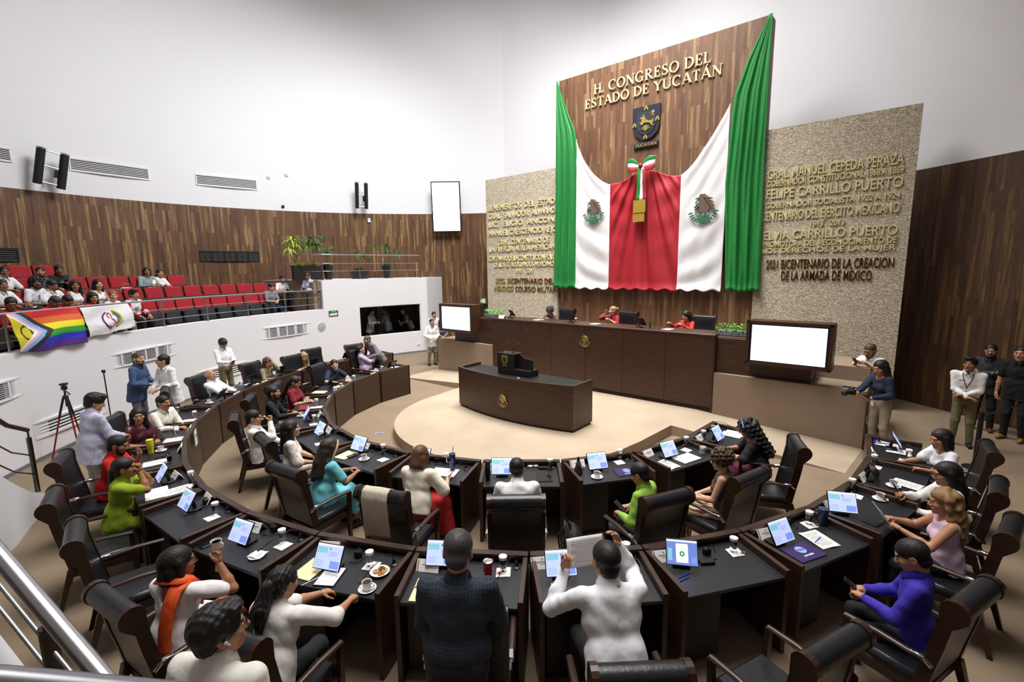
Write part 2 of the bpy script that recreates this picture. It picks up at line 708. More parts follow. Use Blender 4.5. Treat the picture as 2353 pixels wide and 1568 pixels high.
# doorway inside the booth: a dark opening and a pale jamb
mb = MB()
for a0, a1, z0, z1, mi in ((128.0, 124.0, 0.0, 2.3, 1), (129.2, 128.0, 0.0, 2.98, 0), (135.4, 133.9, 1.6, 2.1, 1)):
    p, q = pol(PCX, PCY, PR + 1.31, a0), pol(PCX, PCY, PR + 1.31, a1)
    c = ((p[0] + q[0]) / 2, (p[1] + q[1]) / 2, (z0 + z1) / 2)
    mb.box(c, (math.hypot(q[0] - p[0], q[1] - p[1]), 0.04, z1 - z0), rz=math.atan2(q[1] - p[1], q[0] - p[0]), mi=mi)
struct(mb.obj('door_1', [M('booth_jamb', '8d8272', 0.8), M('booth_dark', '100e0d', 0.8)]))
# window pane and frame
wn = [pol(PCX, PCY, PR + 0.06, W0 + (W1 - W0) * i / 8) for i in range(9)]
o = strip_wall('window_1', wn, 0.86, 2.0, M('booth_glass', 'cfd2d2', 0.04, **{'Transmission Weight': 1.0, 'IOR': 1.12}))
o['label'] = 'dark control room window in the white booth'
mb = MB()
for z in (0.87, 1.99):
    mb.tube([(x, y, z) for x, y in wn], 0.018, 6)
for x, y in (wn[0], wn[-1]):
    mb.tube([(x, y, 0.86), (x, y, 2.0)], 0.02, 6)
fr = mb.obj('window_frame', M('white_frame', 'dcdce0', 0.5)); fr.parent = o

# balcony tiers
TIER = [(10.9, 12.0, 1.65), (12.0, 12.95, 1.97), (12.95, 13.9, 2.28), (13.9, 17.6, 2.60)]
for r0, r1, z in TIER:
    mb = MB()
    A = np.linspace(146.0, 214, 40)
    for a in A:
        p, q = pol(PCX, PCY, r0, a), pol(PCX, PCY, r1, a)
        mb.v += [(*p, 0.9), (*p, z), (*q, z)]
    for i in range(len(A) - 1):
        k = 3 * i
        mb.f += [(k, k + 1, k + 4, k + 3), (k + 1, k + 2, k + 5, k + 4)]; mb.m += [0, 0]
    struct(mb.obj('floor_balcony', m_carpet), 'carpeted balcony tier')
mb = MB()
for r0, r1, a0, a1, z1 in ((11.0, 12.2, 143.3, 144.2, 2.98), (12.5, 13.1, 145.2, 147.4, 2.75), (12.2, 13.2, 143.5, 144.6, 2.98)):
    mb.prism([pol(PCX, PCY, r0, a0), pol(PCX, PCY, r1, a0), pol(PCX, PCY, r1, a1), pol(PCX, PCY, r0, a1)], 1.0, z1)
struct(mb.obj('wall_balcony_end', m_carpet_wall), 'carpet clad partitions at the balcony end')

# baseboards
bb = [pol(PCX, PCY, PR - 0.012, a) for a in range(216, 120, -1)]
struct(strip_wall('baseboard_left', bb, 0, 0.07, m_grey, 0.01))

# curved stair wall at the left
hw = [(-7.10, -3.58), (-7.07, -3.61), (-6.9, -3.98), (-6.71, -4.3), (-6.53, -4.6), (-6.25, -5.25), (-5.95, -6.1), (-5.75, -7.0), (-5.7, -8.2)]
hz = [0.20, 0.22, 0.42, 0.66, 0.92, 1.35, 1.75, 2.1, 2.3]
o = strip_wall('wall_stair', hw, 0, lambda i: hz[i], m_white, -0.12)
o['label'] = 'curved white stair wall at the left'
struct(strip_wall('baseboard_stair', [(x + 0.012, y + 0.004) for x, y in hw], 0, 0.07, m_grey, 0.01))

# ------------------------------------------------------------------ dais
t = thing('dais', 'long dark wood dais desk below the draped flag', 'desk', (*uv(2.62, 0), 0), rad(50 - 90))
# local: x = towards -v, y = +u
mb = MB()
for i in range(6):
    x = -3.195 + 1.065 * i
    mb.box((x + 0.5325, 0.025, (SZ + 0.1 + 1.86) / 2), (1.059, 0.05, 1.86 - SZ - 0.1), b=0.003)
mb.box((0, 0.05, (SZ + 1.86) / 2), (6.36, 0.04, 1.86 - SZ))
mb.obj('front_panel', m_dais, t)
mb = MB(); mb.box((0, 0.055, SZ + 0.05), (6.34, 0.05, 0.10)); mb.obj('plinth', M('dais_plinth', '1c100b', 0.5), t)
mb = MB(); mb.box((0, 0.36, 1.885), (6.42, 0.76, 0.045), b=0.006); mb.obj('countertop', m_dais, t)
for x in (-3.19, 3.19):
    mb = MB(); mb.box((x, 0.36, (SZ + 1.86) / 2), (0.05, 0.70, 1.86 - SZ)); mb.obj('side_panel', m_dais, t)
mb = MB(); mb.box((0, 2.0, 0.9), (9.6, 2.2, 0.1)); mb.obj('seat_platform', m_carpet, t)


def emblem_bm(mb, r, X, mi=0):
    """round national eagle badge in low relief: wreath arc, eagle, cactus and ribbon"""
    for a in range(200, 345, 12):
        for k in (0, 1):
            rr = r * (0.93 - 0.12 * k)
            mb.sphere((rr * math.cos(rad(a)), rr * math.sin(rad(a)), 0.012), (r * 0.09, r * 0.06, 0.012), 6, mi, X)
    body = [(-0.1, -0.3), (0.16, -0.34), (0.38, -0.1), (0.46, 0.25), (0.36, 0.62), (0.1, 0.86), (-0.22, 0.9), (-0.3, 0.72), (-0.58, 0.62), (-0.34, 0.5), (-0.2, 0.35), (-0.42, 0.3), (-0.62, 0.05), (-0.4, -0.05), (-0.3, -0.2)]
    mb.prism([(x * r, y * r) for x, y in body], 0, 0.022, mi, X)
    for k in range(5):
        mb.tube([((0.0 + 0.08 * k) * r, (0.7 - 0.1 * k) * r, 0.024), ((0.55 + 0.05 * k) * r, (0.55 - 0.22 * k) * r, 0.02)], 0.05 * r, 6, mi, X=X)
    mb.tube([(-0.3 * r, 0.62 * r, 0.03), (-0.5 * r, 0.35 * r, 0.028), (-0.3 * r, 0.15 * r, 0.028), (-0.55 * r, -0.1 * r, 0.025)], 0.05 * r, 6, mi, X=X)
    for dx in (-0.3, 0.0, 0.3):
        mb.sphere((dx * r, -0.45 * r, 0.012), (0.12 * r, 0.16 * r, 0.014), 8, mi, X)
    mb.prism([(-0.55 * r, -0.72 * r), (-0.3 * r, -0.62 * r), (0.3 * r, -0.62 * r), (0.55 * r, -0.72 * r), (0.3 * r, -0.8 * r), (0.0, -1.02 * r), (-0.3 * r, -0.8 * r)], 0, 0.018, mi, X)
    return mb


# X matrix of a vertical face looking towards -u: local x -> -v (picture right), local y -> up, local z -> -u
def face(u, v, z):
    o = uv(u, v)
    return Matrix(((-V[0], 0, -U[0], o[0]), (-V[1], 0, -U[1], o[1]), (0, 1, 0, z), (0, 0, 0, 1)))


def dface(x, y, z):    # same inside a thing rotated by rad(50-90)
    return Matrix(((1, 0, 0, x), (0, 0, -1, y), (0, 1, 0, z), (0, 0, 0, 1)))


emblem_bm(MB(), 0.17, dface(0, 0.0, 1.50)).obj('eagle_emblem', m_emb, t, smooth=40)

# wings with planters and screen cabinets
for sg, side in ((-1, 'right'), (1, 'left')):
    t = thing('dais_wing', 'dark wood side counter of the dais, %s wing' % side, 'counter', (*uv(2.70, 0), 1.08), rad(50 - 90))
    s = -sg
    mb = MB(); mb.box((s * 4.1, 0.06, 0.15), (1.75, 0.04, 0.30), b=0.004); mb.box((s * 3.56, 0.06, 0.38), (0.70, 0.05, 0.76), b=0.004); mb.obj('front_panel', m_dais, t)
    mb = MB(); mb.box((s * 3.56, 0.42, 0.77), (0.70, 0.76, 0.04), b=0.004); mb.obj('countertop', m_dais, t)
    mb = MB(); mb.box((s * 4.95, 0.42, 0.15), (0.05, 0.70, 0.30)); mb.obj('side_panel', m_dais, t)
    mb = MB(); mb.box((s * 3.9, 0.42, 0.45), (0.04, 0.70, 0.6)); mb.obj('side_panel', m_dais, t)
    # cabinet
    c = thing('screen_cabinet', ('large wood framed display, blank white, on the right wing of the dais' if sg < 0 else
                                 'wood framed display of faint text lines, on the left wing of the dais'), 'screen', (*uv(2.40, 4.59 * sg), 1.40), rad(50 - 90))
    W, H, D = 1.46, 0.88, 0.42
    mb = MB()
    mb.box((0, D / 2 + 0.02, H / 2), (W, D - 0.04, H), b=0.01)
    mb.box((0, 0.02, H - 0.03), (W, 0.05, 0.06)); mb.box((0, 0.02, 0.03), (W, 0.05, 0.06))
    for x in (-W / 2 + 0.03, W / 2 - 0.03):
        mb.box((x, 0.02, H / 2), (0.06, 0.05, H))
    mb.obj('cabinet', m_dais, c)
    mb = MB(); mb.box((0, 0.035, H / 2), (W - 0.12, 0.02, H - 0.12)); mb.obj('bezel', M('screen_bezel', '12102a', 0.4), c)
    mb = MB(); mb.box((0, 0.028, H / 2), (W - 0.20, 0.02, H - 0.17)); sc = mb.obj('screen', m_screen, c)
    mb = MB()
    if sg > 0:
        random.seed(4)
        for k, n in enumerate((0.9, 0.82, 0.95, 0.4, 0.7)):
            for j in range(6):
                mb.box((-0.55 + 0.18 * j * n + 0.08, 0.016, H - 0.28 - 0.065 * k), (0.12 * n, 0.002, 0.008))
        mb.obj('screen_text', M('screen_ink', 'c9cdd6', 0.6), c)
    # planter with leafy plants
    p = thing('planter', 'trough of bright green leafy plants on the %s dais wing' % side, 'plant', (*uv(2.98, 3.47 * sg), 1.87), rad(50 - 90))
    mb = MB(); mb.box((0, 0, 0.06), (0.60, 0.22, 0.12), b=0.01); mb.obj('trough', M('trough_grey', '7d8a86', 0.5), p)
    mb = MB(); rng = random.Random(11 + sg)
    for k in range(150):
        x, y, z = rng.uniform(-0.34, 0.34), rng.uniform(-0.14, 0.14), rng.uniform(0.08, 0.26)
        a, tl, L = rng.uniform(0, 6.28), rng.uniform(-0.6, 0.7), rng.uniform(0.05, 0.09)
        X = Matrix.Translation((x, y, z)) @ Matrix.Rotation(a, 4, 'Z') @ Matrix.Rotation(tl, 4, 'X')
        mb.add([(0, 0, 0), (0.3 * L, 0.4 * L, 0.01), (0, L, -0.01), (-0.3 * L, 0.4 * L, 0.01)], [(0, 1, 2, 3)], 0, X)
    mb.obj('foliage', mat_cloth('leaf_bright', '6db83a', 0.1, 0.5, 'blotch', (20, 0.5, ['3f8f1f', '8fd04f'])), p)

# ------------------------------------------------------------------ podium and lectern
t = thing('podium', 'dark wood speaker podium with golden eagle on the round stage', 'podium', (*uv(-0.35, 0.02), SZ), rad(50 - 90))
xs = np.linspace(-1.57, 1.57, 13)
bul = lambda x: -0.24 * (1 - (x / 1.57) ** 2)
mb = MB(); mb.prism([(x, bul(x)) for x in xs] + [(1.57, 0.72), (-1.57, 0.72)], 0.05, 0.86); mb.obj('body', m_dais, t, smooth=20)
mb = MB(); mb.prism([(x * 0.985, bul(x) + 0.03) for x in xs] + [(1.545, 0.70), (-1.545, 0.70)], 0.0, 0.05); mb.obj('plinth', M('dais_plinth'), t)
mb = MB(); mb.prism([(x * 0.97, bul(x) + 0.04) for x in xs] + [(1.52, 0.70), (-1.52, 0.70)], 0.86, 0.872); mb.obj('worktop', m_black, t)
mb = MB()
for a, b in zip(xs, xs[1:]):
    mb.prism([(a, bul(a)), (b, bul(b)), (b * 0.975, bul(b) + 0.04), (a * 0.975, bul(a) + 0.04)], 0.86, 0.93)
for x in (-1.55, 1.55):
    mb.box((x, 0.36, 0.895), (0.045, 0.72, 0.07))
mb.obj('rim', m_dais, t)
emblem_bm(MB(), 0.155, dface(0, -0.243, 0.44)).obj('eagle_emblem', m_emb, t, smooth=40)
mb = MB(); mb.box((1.53, 0.70, 0.12), (0.012, 0.012, 0.012)); mb.obj('screw', m_steel, t)

t = thing('lectern', 'black lectern box with gold coat of arms and two microphones on the podium', 'lectern', (*uv(-0.12, 0.22), SZ + 0.872), rad(50 - 90))
mb = MB(); mb.box((0.10, 0.15, 0.07), (0.90, 0.30, 0.14), b=0.006)
mb.prism([(-0.36, 0.0), (0.12, 0.0), (0.12, 0.3), (-0.36, 0.3)], 0.14, 0.46)
mb.obj('body', M('lectern_black', '17120f', 0.45), t)
mb = MB()
sidep = [(0.0, 0.0), (0.0, 0.46), (0.08, 0.47), (0.2, 0.38), (0.42, 0.36), (0.42, 0.0)]
mb.prism(sidep, 0.0, 0.03, 0, Matrix(((1, 0, 0, 0.11), (0, 0, 1, 0.12), (0, 1, 0, 0.0), (0, 0, 0, 1))))
mb.obj('side_panel', M('lectern_black'), t)
mb = MB(); X = dface(-0.14, 0.0, 0.32)
mb.prism([(-0.08, 0.09), (0.08, 0.09), (0.08, -0.03), (0.05, -0.08), (0, -0.10), (-0.05, -0.08), (-0.08, -0.03)], 0, 0.012, 0, X)
mb.prism([(-0.07, -0.115), (0.07, -0.115), (0.07, -0.135), (-0.07, -0.135)], 0, 0.01, 0, X)
mb.obj('coat_of_arms', M('brass_green', 'a79a45', 0.4, 0.4), t)
mb = MB(); mb.prism([(-0.05, 0.06), (0.05, 0.06), (0.05, -0.02), (0, -0.075), (-0.05, -0.02)], 0.012, 0.016, 0, X); mb.obj('shield_field', M('shield_dark', '2b3a22', 0.5), t)
for k, x in enumerate((-0.30, 0.02)):
    mb = MB(); mb.lathe([(0.03, 0.46), (0.03, 0.475), (0.008, 0.48), (0.008, 0.50)], 10, c=(x, 0.1, 0)); mb.tube([(x, 0.1, 0.49), (x, 0.1, 0.58), (x + 0.02, 0.14, 0.64), (x + 0.05, 0.2, 0.66)], 0.006, 6); mb.tube([(x + 0.05, 0.2, 0.66), (x + 0.07, 0.26, 0.66)], 0.014, 8)
    mb.obj('microphone', m_blackp, t)
mb = MB(); mb.box((0.05, -0.1, 0.01), (0.05, 0.025, 0.02), b=0.004); tag(mb.obj('remote', m_whitep, None, loc=(*uv(-0.24, -0.05), SZ + 0.872)), 'small white gadget on the podium top before the lectern', 'gadget')
# ------------------------------------------------------------------ raised lettering
def serif_text(name, body, size, mat, X, width, depth=0.03):
    """roman capitals built from stems, thin bars, bowls and serifs"""
    mb = MB()
    TK, TN, SE = 0.15, 0.065, 0.05
    x0 = 0.0

    def rect(a, b, c, d):
        mb.prism([(x0 + a, b), (x0 + c, b), (x0 + c, d), (x0 + a, d)], 0, depth / size)

    def stem(x, a=0.0, b=1.0, w=TK):
        rect(x - w / 2, a, x + w / 2, b)

    def ser(x, y, w=0.30):
        rect(x - w / 2, y, x + w / 2, y + SE)

    def rib(pts, ws):
        L, Rr = [], []
        for i, p in enumerate(pts):
            a, b = pts[max(0, i - 1)], pts[min(len(pts) - 1, i + 1)]
            dx, dy = b[0] - a[0], b[1] - a[1]
            n = math.hypot(dx, dy) or 1
            nx, ny = -dy / n * ws[i] / 2, dx / n * ws[i] / 2
            L.append((x0 + p[0] + nx, p[1] + ny)); Rr.append((x0 + p[0] - nx, p[1] - ny))
        for i in range(len(pts) - 1):
            mb.prism([L[i], L[i + 1], Rr[i + 1], Rr[i]], 0, depth / size)

    def arc(cx, cy, rx, ry, a0, a1, n=16):
        pts, ws = [], []
        for i in range(n + 1):
            a = rad(a0 + (a1 - a0) * i / n)
            pts.append((cx + rx * math.cos(a), cy + ry * math.sin(a)))
            ws.append(TN + (TK - TN) * abs(math.cos(a)))
        rib(pts, ws)
    for ch in body:
        if ch == ' ':
            x0 += 0.38; continue
        if ch == '.':
            rect(0, 0, 0.14, 0.14); x0 += 0.30; continue
        if ch == 'H':
            for x in (0.15, 0.67):
                stem(x); ser(x, 0); ser(x, 1 - SE)
            rect(0.15, 0.48, 0.67, 0.48 + TN); adv = 0.82
        elif ch in 'COG':
            if ch == 'O':
                arc(0.42, 0.5, 0.35, 0.47, 0, 360, 28); adv = 0.84
            else:
                arc(0.42, 0.5, 0.35, 0.47, 48, 312, 24); adv = 0.78
                rect(0.62, 0.70, 0.69, 0.98)
                if ch == 'G':
                    stem(0.66, 0.05, 0.42, 0.13); ser(0.66, 0.40, 0.28); adv = 0.84
        elif ch == 'N':
            stem(0.15, w=TN); stem(0.72, w=TN); ser(0.12, 0, 0.26); ser(0.12, 1 - SE, 0.22); ser(0.72, 1 - SE, 0.26)
            rib([(0.13, 0.98), (0.72, 0.02)], [0.16, 0.16]); adv = 0.86
        elif ch == 'R':
            stem(0.15); ser(0.15, 0); ser(0.1, 1 - SE, 0.2)
            arc(0.30, 0.745, 0.22, 0.22, -90, 90, 12); rect(0.15, 0.967 - TN / 2, 0.30, 1.0); rect(0.15, 0.5, 0.30, 0.5 + TN)
            rib([(0.32, 0.50), (0.66, 0.03)], [0.14, 0.15]); ser(0.68, 0, 0.16); adv = 0.76
        elif ch in 'EL':
            stem(0.15); ser(0.13, 0, 0.26); ser(0.13, 1 - SE, 0.26 if ch == 'L' else 0.2)
            rect(0.15, 0, 0.56, TN); rect(0.51, 0, 0.57, 0.26); adv = 0.62
            if ch == 'E':
                rect(0.15, 1 - TN, 0.54, 1); rect(0.49, 0.76, 0.55, 1); rect(0.15, 0.48, 0.42, 0.48 + TN); rect(0.38, 0.38, 0.43, 0.65)
        elif ch == 'S':
            rib([(0.47, 0.80), (0.42, 0.92), (0.28, 0.965), (0.15, 0.90), (0.11, 0.76), (0.18, 0.62), (0.34, 0.50), (0.48, 0.37), (0.52, 0.22), (0.44, 0.08), (0.28, 0.035), (0.14, 0.08), (0.08, 0.22)],
                [0.05, 0.07, 0.07, 0.10, 0.13, 0.15, 0.16, 0.15, 0.13, 0.10, 0.07, 0.07, 0.05]); rect(0.44, 0.72, 0.49, 0.98); rect(0.06, 0.02, 0.11, 0.28); adv = 0.62
        elif ch == 'D':
            stem(0.15); ser(0.12, 0, 0.24); ser(0.12, 1 - SE, 0.24); arc(0.30, 0.5, 0.42, 0.465, -90, 90, 18); rect(0.15, 1 - TN, 0.31, 1); rect(0.15, 0, 0.31, TN); adv = 0.82
        elif ch == 'T':
            stem(0.34); ser(0.34, 0); rect(0.02, 1 - TN, 0.66, 1); rect(0.02, 0.74, 0.07, 1); rect(0.61, 0.74, 0.66, 1); adv = 0.68
        elif ch in 'AÁ':
            rib([(0.10, 0.02), (0.40, 1.0)], [TN, TN]); rib([(0.40, 1.0), (0.72, 0.02)], [0.16, 0.16]); rect(0.2, 0.30, 0.62, 0.30 + TN); ser(0.10, 0, 0.22); ser(0.73, 0, 0.26); adv = 0.80
            if ch == 'Á':
                rib([(0.38, 1.08), (0.52, 1.24)], [0.06, 0.12])
        elif ch == 'Y':
            rib([(0.10, 0.98), (0.38, 0.45)], [0.15, 0.15]); rib([(0.66, 0.98), (0.38, 0.45)], [TN, TN]); stem(0.38, 0, 0.48); ser(0.38, 0); ser(0.1, 1 - SE, 0.26); ser(0.66, 1 - SE, 0.22); adv = 0.74
        elif ch == 'U':
            stem(0.15, 0.28, 1.0); stem(0.68, 0.28, 1.0, TN); arc(0.415, 0.30, 0.27, 0.28, 180, 360, 14); ser(0.15, 1 - SE); ser(0.68, 1 - SE, 0.24); adv = 0.82
        x0 += adv + 0.07
    tot = x0 - 0.07
    k = width / tot
    S = Matrix.Translation((-width / 2, -size / 2, 0)) @ Matrix.Diagonal((k, size, size, 1))
    mb2 = MB(); mb2.add(mb.v, mb.f, 0, X @ S)
    return mb2.obj(name, mat)


m_let = M('letter_gold', 'ddd29e', 0.45, 0.1)
m_let2 = M('letter_polished', 'b8a468', 0.15, 1.0)
for body, v0, v1, z, h in (('H. CONGRESO DEL', 1.79, -1.75, 8.84, 0.285), ('ESTADO DE YUCATÁN', 2.10, -2.05, 8.46, 0.27)):
    o = serif_text('sign_lettering', body, h, m_let, face(5.985, (v0 + v1) / 2, z), v0 - v1)
    tag(o, 'golden serif lettering reading "%s" at the top of the plank panel' % body, 'lettering', None)
LINES = [('GRAL. MANUEL CEPEDA PERAZA', -3.30, -5.96, 5.62, .235), ('GOBERNADOR CONSTITUCIONAL 1868 A 1869', -3.30, -5.97, 5.39, .15),
         ('FELIPE CARRILLO PUERTO', -3.30, -5.98, 5.14, .24), ('GOBERNADOR SOCIALISTA 1922 A 1924', -3.30, -5.96, 4.855, .14),
         ('CENTENARIO DEL EJERCITO MEXICANO', -3.22, -5.97, 4.595, .23), ('1913   2013', -4.31, -4.99, 4.345, .14),
         ('ELVIA CARRILLO PUERTO', -3.30, -5.98, 4.115, .225), ('PROMOTORA DEL RECONOCIMIENTO DE', -3.30, -5.98, 3.89, .14),
         ('LOS DERECHOS DE LA MUJER', -3.28, -5.98, 3.73, .13), ('2021 BICENTENARIO DE LA CREACION', -3.40, -5.97, 3.395, .235),
         ('DE LA ARMADA DE MÉXICO', -3.76, -5.60, 3.105, .235),
         ('BENEMERITOS  DEL  ESTADO', 6.29, 3.00, 5.64, .21), ('GRAL.  SALVADOR  ALVARADO', 6.29, 3.00, 5.33, .20), ('LIC.  ELIGIO  ANCONA', 6.28, 2.99, 5.02, .19),
         ('MANUEL CRESCENCIO REJON', 6.29, 2.94, 4.70, .20), ('2015. CENTENARIO DE', 5.76, 3.43, 4.35, .19), ('LA FUERZA AEREA MEXICANA', 6.28, 2.99, 4.10, .19),
         ('CENTENARIO DE LA CONSTITUCIÓN POLÍTICA', 6.32, 2.94, 3.75, .19), ('DE LOS ESTADOS UNIDOS MEXICANOS', 6.01, 3.19, 3.515, .17), ('1917   2017', 4.95, 4.12, 3.285, .17),
         ('2022. BICENTENARIO DEL', 5.98, 3.26, 2.925, .19), ('HEROICO COLEGIO MILITAR', 6.05, 3.17, 2.63, .19)]
for body, v0, v1, z, h in LINES:
    dim = body.startswith(('2021', 'DE LA ARM', '2022', 'HEROICO'))
    o = text('sign_lettering', body, h / 0.73, m_let2 if dim else m_let, face(5.905, (v0 + v1) / 2, z - h / 2), 0.014, 0.002, 'CENTER', v0 - v1)
    side = 'right' if v0 < 0 else 'left'
    n_ = LINES.index((body, v0, v1, z, h)) % 11
    tag(o, '%s raised lettering, %s line from the top on the %s stone wall' % ('tarnished golden' if dim else 'golden', ['first', 'second', 'third', 'fourth', 'fifth', 'sixth', 'seventh', 'eighth', 'ninth', 'tenth', 'eleventh'][n_], side), 'lettering', 'lettering on the %s stone wall' % side)


# ------------------------------------------------------------------ state coat of arms
t = thing('coat_of_arms', 'dark shield with golden leaping deer and name plate on the plank panel', 'emblem', (0, 0, 0))
X = face(5.985, 0.02, 7.52)
navy, gold = M('shield_navy', '1f2430', 0.45), M('shield_gold', 'b3a05a', 0.4, 0.5)


def shield(k):
    return [(x * k, y * k) for x, y in [(-0.42, 0.46), (0.42, 0.46), (0.42, -0.08), (0.36, -0.28), (0.2, -0.42), (0.0, -0.48), (-0.2, -0.42), (-0.36, -0.28), (-0.42, -0.08)]]


mb = MB(); mb.prism(shield(1.0), 0, 0.05, 0, X); mb.obj('shield', navy, t)
mb = MB(); mb.prism(shield(0.70), 0.05, 0.065, 0, X); mb.obj('inner_shield', M('shield_navy2', '262c3a', 0.5), t)
mb = MB()
deer = [(-0.20, 0.0), (-0.13, 0.05), (-0.12, 0.10), (-0.18, 0.13), (-0.15, 0.17), (-0.10, 0.16), (-0.06, 0.25), (-0.04, 0.17), (0.0, 0.08), (0.12, 0.03), (0.2, 0.04), (0.22, 0.09), (0.24, 0.0), (0.2, -0.06), (0.26, -0.13), (0.18, -0.10), (0.13, -0.03), (0.0, 0.0), (-0.06, -0.01), (-0.1, -0.06), (-0.17, -0.05), (-0.13, -0.02)]
mb.prism(deer, 0.065, 0.085, 0, X)
for a in range(-70, 71, 14):
    mb.prism([(0, -0.24), (0.15 * math.sin(rad(a)) - 0.015 * math.cos(rad(a)), -0.24 + 0.15 * math.cos(rad(a))), (0.17 * math.sin(rad(a)), -0.24 + 0.17 * math.cos(rad(a))), (0.15 * math.sin(rad(a)) + 0.015 * math.cos(rad(a)), -0.24 + 0.15 * math.cos(rad(a)))], 0.065, 0.08, 0, X)
mb.sphere((0.21, 0.25, 0.06), (0.045, 0.045, 0.02), 10, 0, X)
for a in range(180, 290, 18):
    mb.tube([(0.21, 0.25, 0.07), (0.21 + 0.11 * math.cos(rad(a)), 0.25 + 0.11 * math.sin(rad(a)), 0.07)], 0.007, 5, 0, X=X)
for cx, cy in ((0, 0.40), (-0.35, -0.02), (0.35, 0.05), (0, -0.40)):
    mb.prism([(cx - .06, cy - .06), (cx - .02, cy - .06), (cx - .02, cy - .01), (cx + .02, cy - .01), (cx + .02, cy - .06), (cx + .06, cy - .06), (cx + .06, cy + .02), (cx + .03, cy + .02), (cx + .03, cy + .06), (cx - .03, cy + .06), (cx - .03, cy + .02), (cx - .06, cy + .02)], 0.05, 0.075, 0, X)
mb.obj('gold_figures', gold, t)
mb = MB(); mb.box((0, -0.61, 0.02), (0.76, 0.15, 0.05), b=0.01, X=X); mb.obj('name_plate', navy, t)
text('name_letters', 'YUCATAN', 0.12, gold, X @ Matrix.Translation((0, -0.65, 0.045)), 0.01, 0.002, 'CENTER', 0.66, t)

# ------------------------------------------------------------------ draped flag
t = thing('draped_flag', 'huge green, white and red flag draped in folds below the lettering', 'flag', (0, 0, 0))


def interp(pts, x):
    pts = sorted(pts)
    return float(np.interp(x, [p[0] for p in pts], [p[1] for p in pts]))


FT = [(3.08, 9.36), (2.74, 8.47), (2.4, 7.73), (2.25, 7.2), (2.02, 6.74), (1.82, 6.45), (1.61, 6.22), (1.36, 6.02), (1.12, 5.9), (0.8, 5.92), (0.56, 5.97), (0.25, 6.12), (0.03, 6.2), (-0.2, 6.16), (-0.42, 6.08), (-0.79, 5.91), (-1.12, 5.88), (-1.3, 6.0), (-1.51, 6.22), (-1.72, 6.5), (-1.94, 6.82), (-2.22, 7.28), (-2.43, 7.68), (-2.7, 8.44), (-3.14, 9.30)]
ZB = 2.68
cloth_g = mat_cloth('flag_green', '1b8038', 0.15, 0.6)
cloth_w = mat_cloth('flag_white', 'e8e7e8', 0.15, 0.7)
cloth_r = mat_cloth('flag_red', 'a81a28', 0.15, 0.6)


def P3(v, z, d):
    x, y = uv(5.845 - d, v)
    return (x, y, z)


def bottom_roll(z, d):
    return d + 0.05 * max(0.0, (ZB + 0.25 - z) / 0.25) ** 2


def green(sg):
    inner = [(9.36, 3.06), (8.47, 2.72), (7.73, 2.38), (7.2, 2.30), (2.66, 2.32)] if sg > 0 else [(9.32, 3.12), (8.44, 2.68), (7.68, 2.42), (7.2, 2.38), (5.5, 2.31), (2.66, 2.46)]
    outer = [(9.36, 3.10), (6, 3.12), (2.66, 3.20)] if sg > 0 else [(9.32, 3.20), (6, 3.22), (2.66, 3.30)]

    def fn(s, q):
        z = ZB + (9.36 - ZB) * (q if q < 1 else 1)
        vi, vo = interp(inner, z), interp(outer, z)
        v = vo + (vi - vo) * s
        wv = 0.055 * math.sin(2 * math.pi * (3.2 * s + 0.15 * math.sin(z * 0.9))) + 0.03 * math.sin(2 * math.pi * (6.3 * s + 0.3) + z)
        d = wv * min(1, (9.5 - z) / 3) * math.sin(math.pi * min(1, s * 1.02 + 0.0)) ** 0.5 + 0.03
        return P3(sg * v, z + 0.03 * math.sin(9 * s) * max(0, 1 - q * 6), bottom_roll(z, d))
    mb = MB(); mb.grid(fn, 48, 70)
    return mb


def cols(v0, v1, dfn, n=60):
    def fn(s, q):
        v = v0 + (v1 - v0) * s
        zt = interp(FT, v)
        zb = ZB + 0.03 * math.sin(v * 14)
        z = zb + (zt - zb) * q
        e = math.sin(math.pi * min(1, max(0, s))) ** 0.45
        return P3(v, z, bottom_roll(z, 0.03 + dfn(v, z, zt) * e))
    mb = MB(); mb.grid(fn, n, 90)
    return mb


def white_d(v, z, zt):
    a = abs(v)
    h = zt - z
    q = min(1.0, max(0.0, (2.42 - a) / 1.3))
    sw = 0.022 * math.sin(2 * math.pi * (h * 1.5 + 0.2 * (a - 1.1))) * min(1, h / 0.15) * math.exp(-h / 1.2)
    lo = 0.022 * math.sin(2 * math.pi * (1.25 * (z + 1.3 * math.sqrt(q) - 0.25 * q)) + 0.8 * math.sin(2.2 * z)) * max(0, min(1, (5.4 - z) / 1.0))
    return sw + lo + 0.006 * math.sin(15 * v + 1.3 * z)


def red_d(v, z, zt):
    an = math.atan2(v, 6.9 - z)
    ra = 0.05 * math.sin(an * 34 + 1.2 * math.sin(z * 1.1)) * min(1, max(0, (6.25 - z) / 0.5)) + 0.02 * math.sin(an * 63 + 1.0)
    sw = 0.035 * math.sin(2 * math.pi * ((zt - z) * 1.3 + abs(v) * 0.9)) * math.exp(-(zt - z) / 1.1)
    return ra * (0.55 + 0.45 * min(1, (zt - z) / 1.5)) + sw * min(1, abs(v) * 1.4)


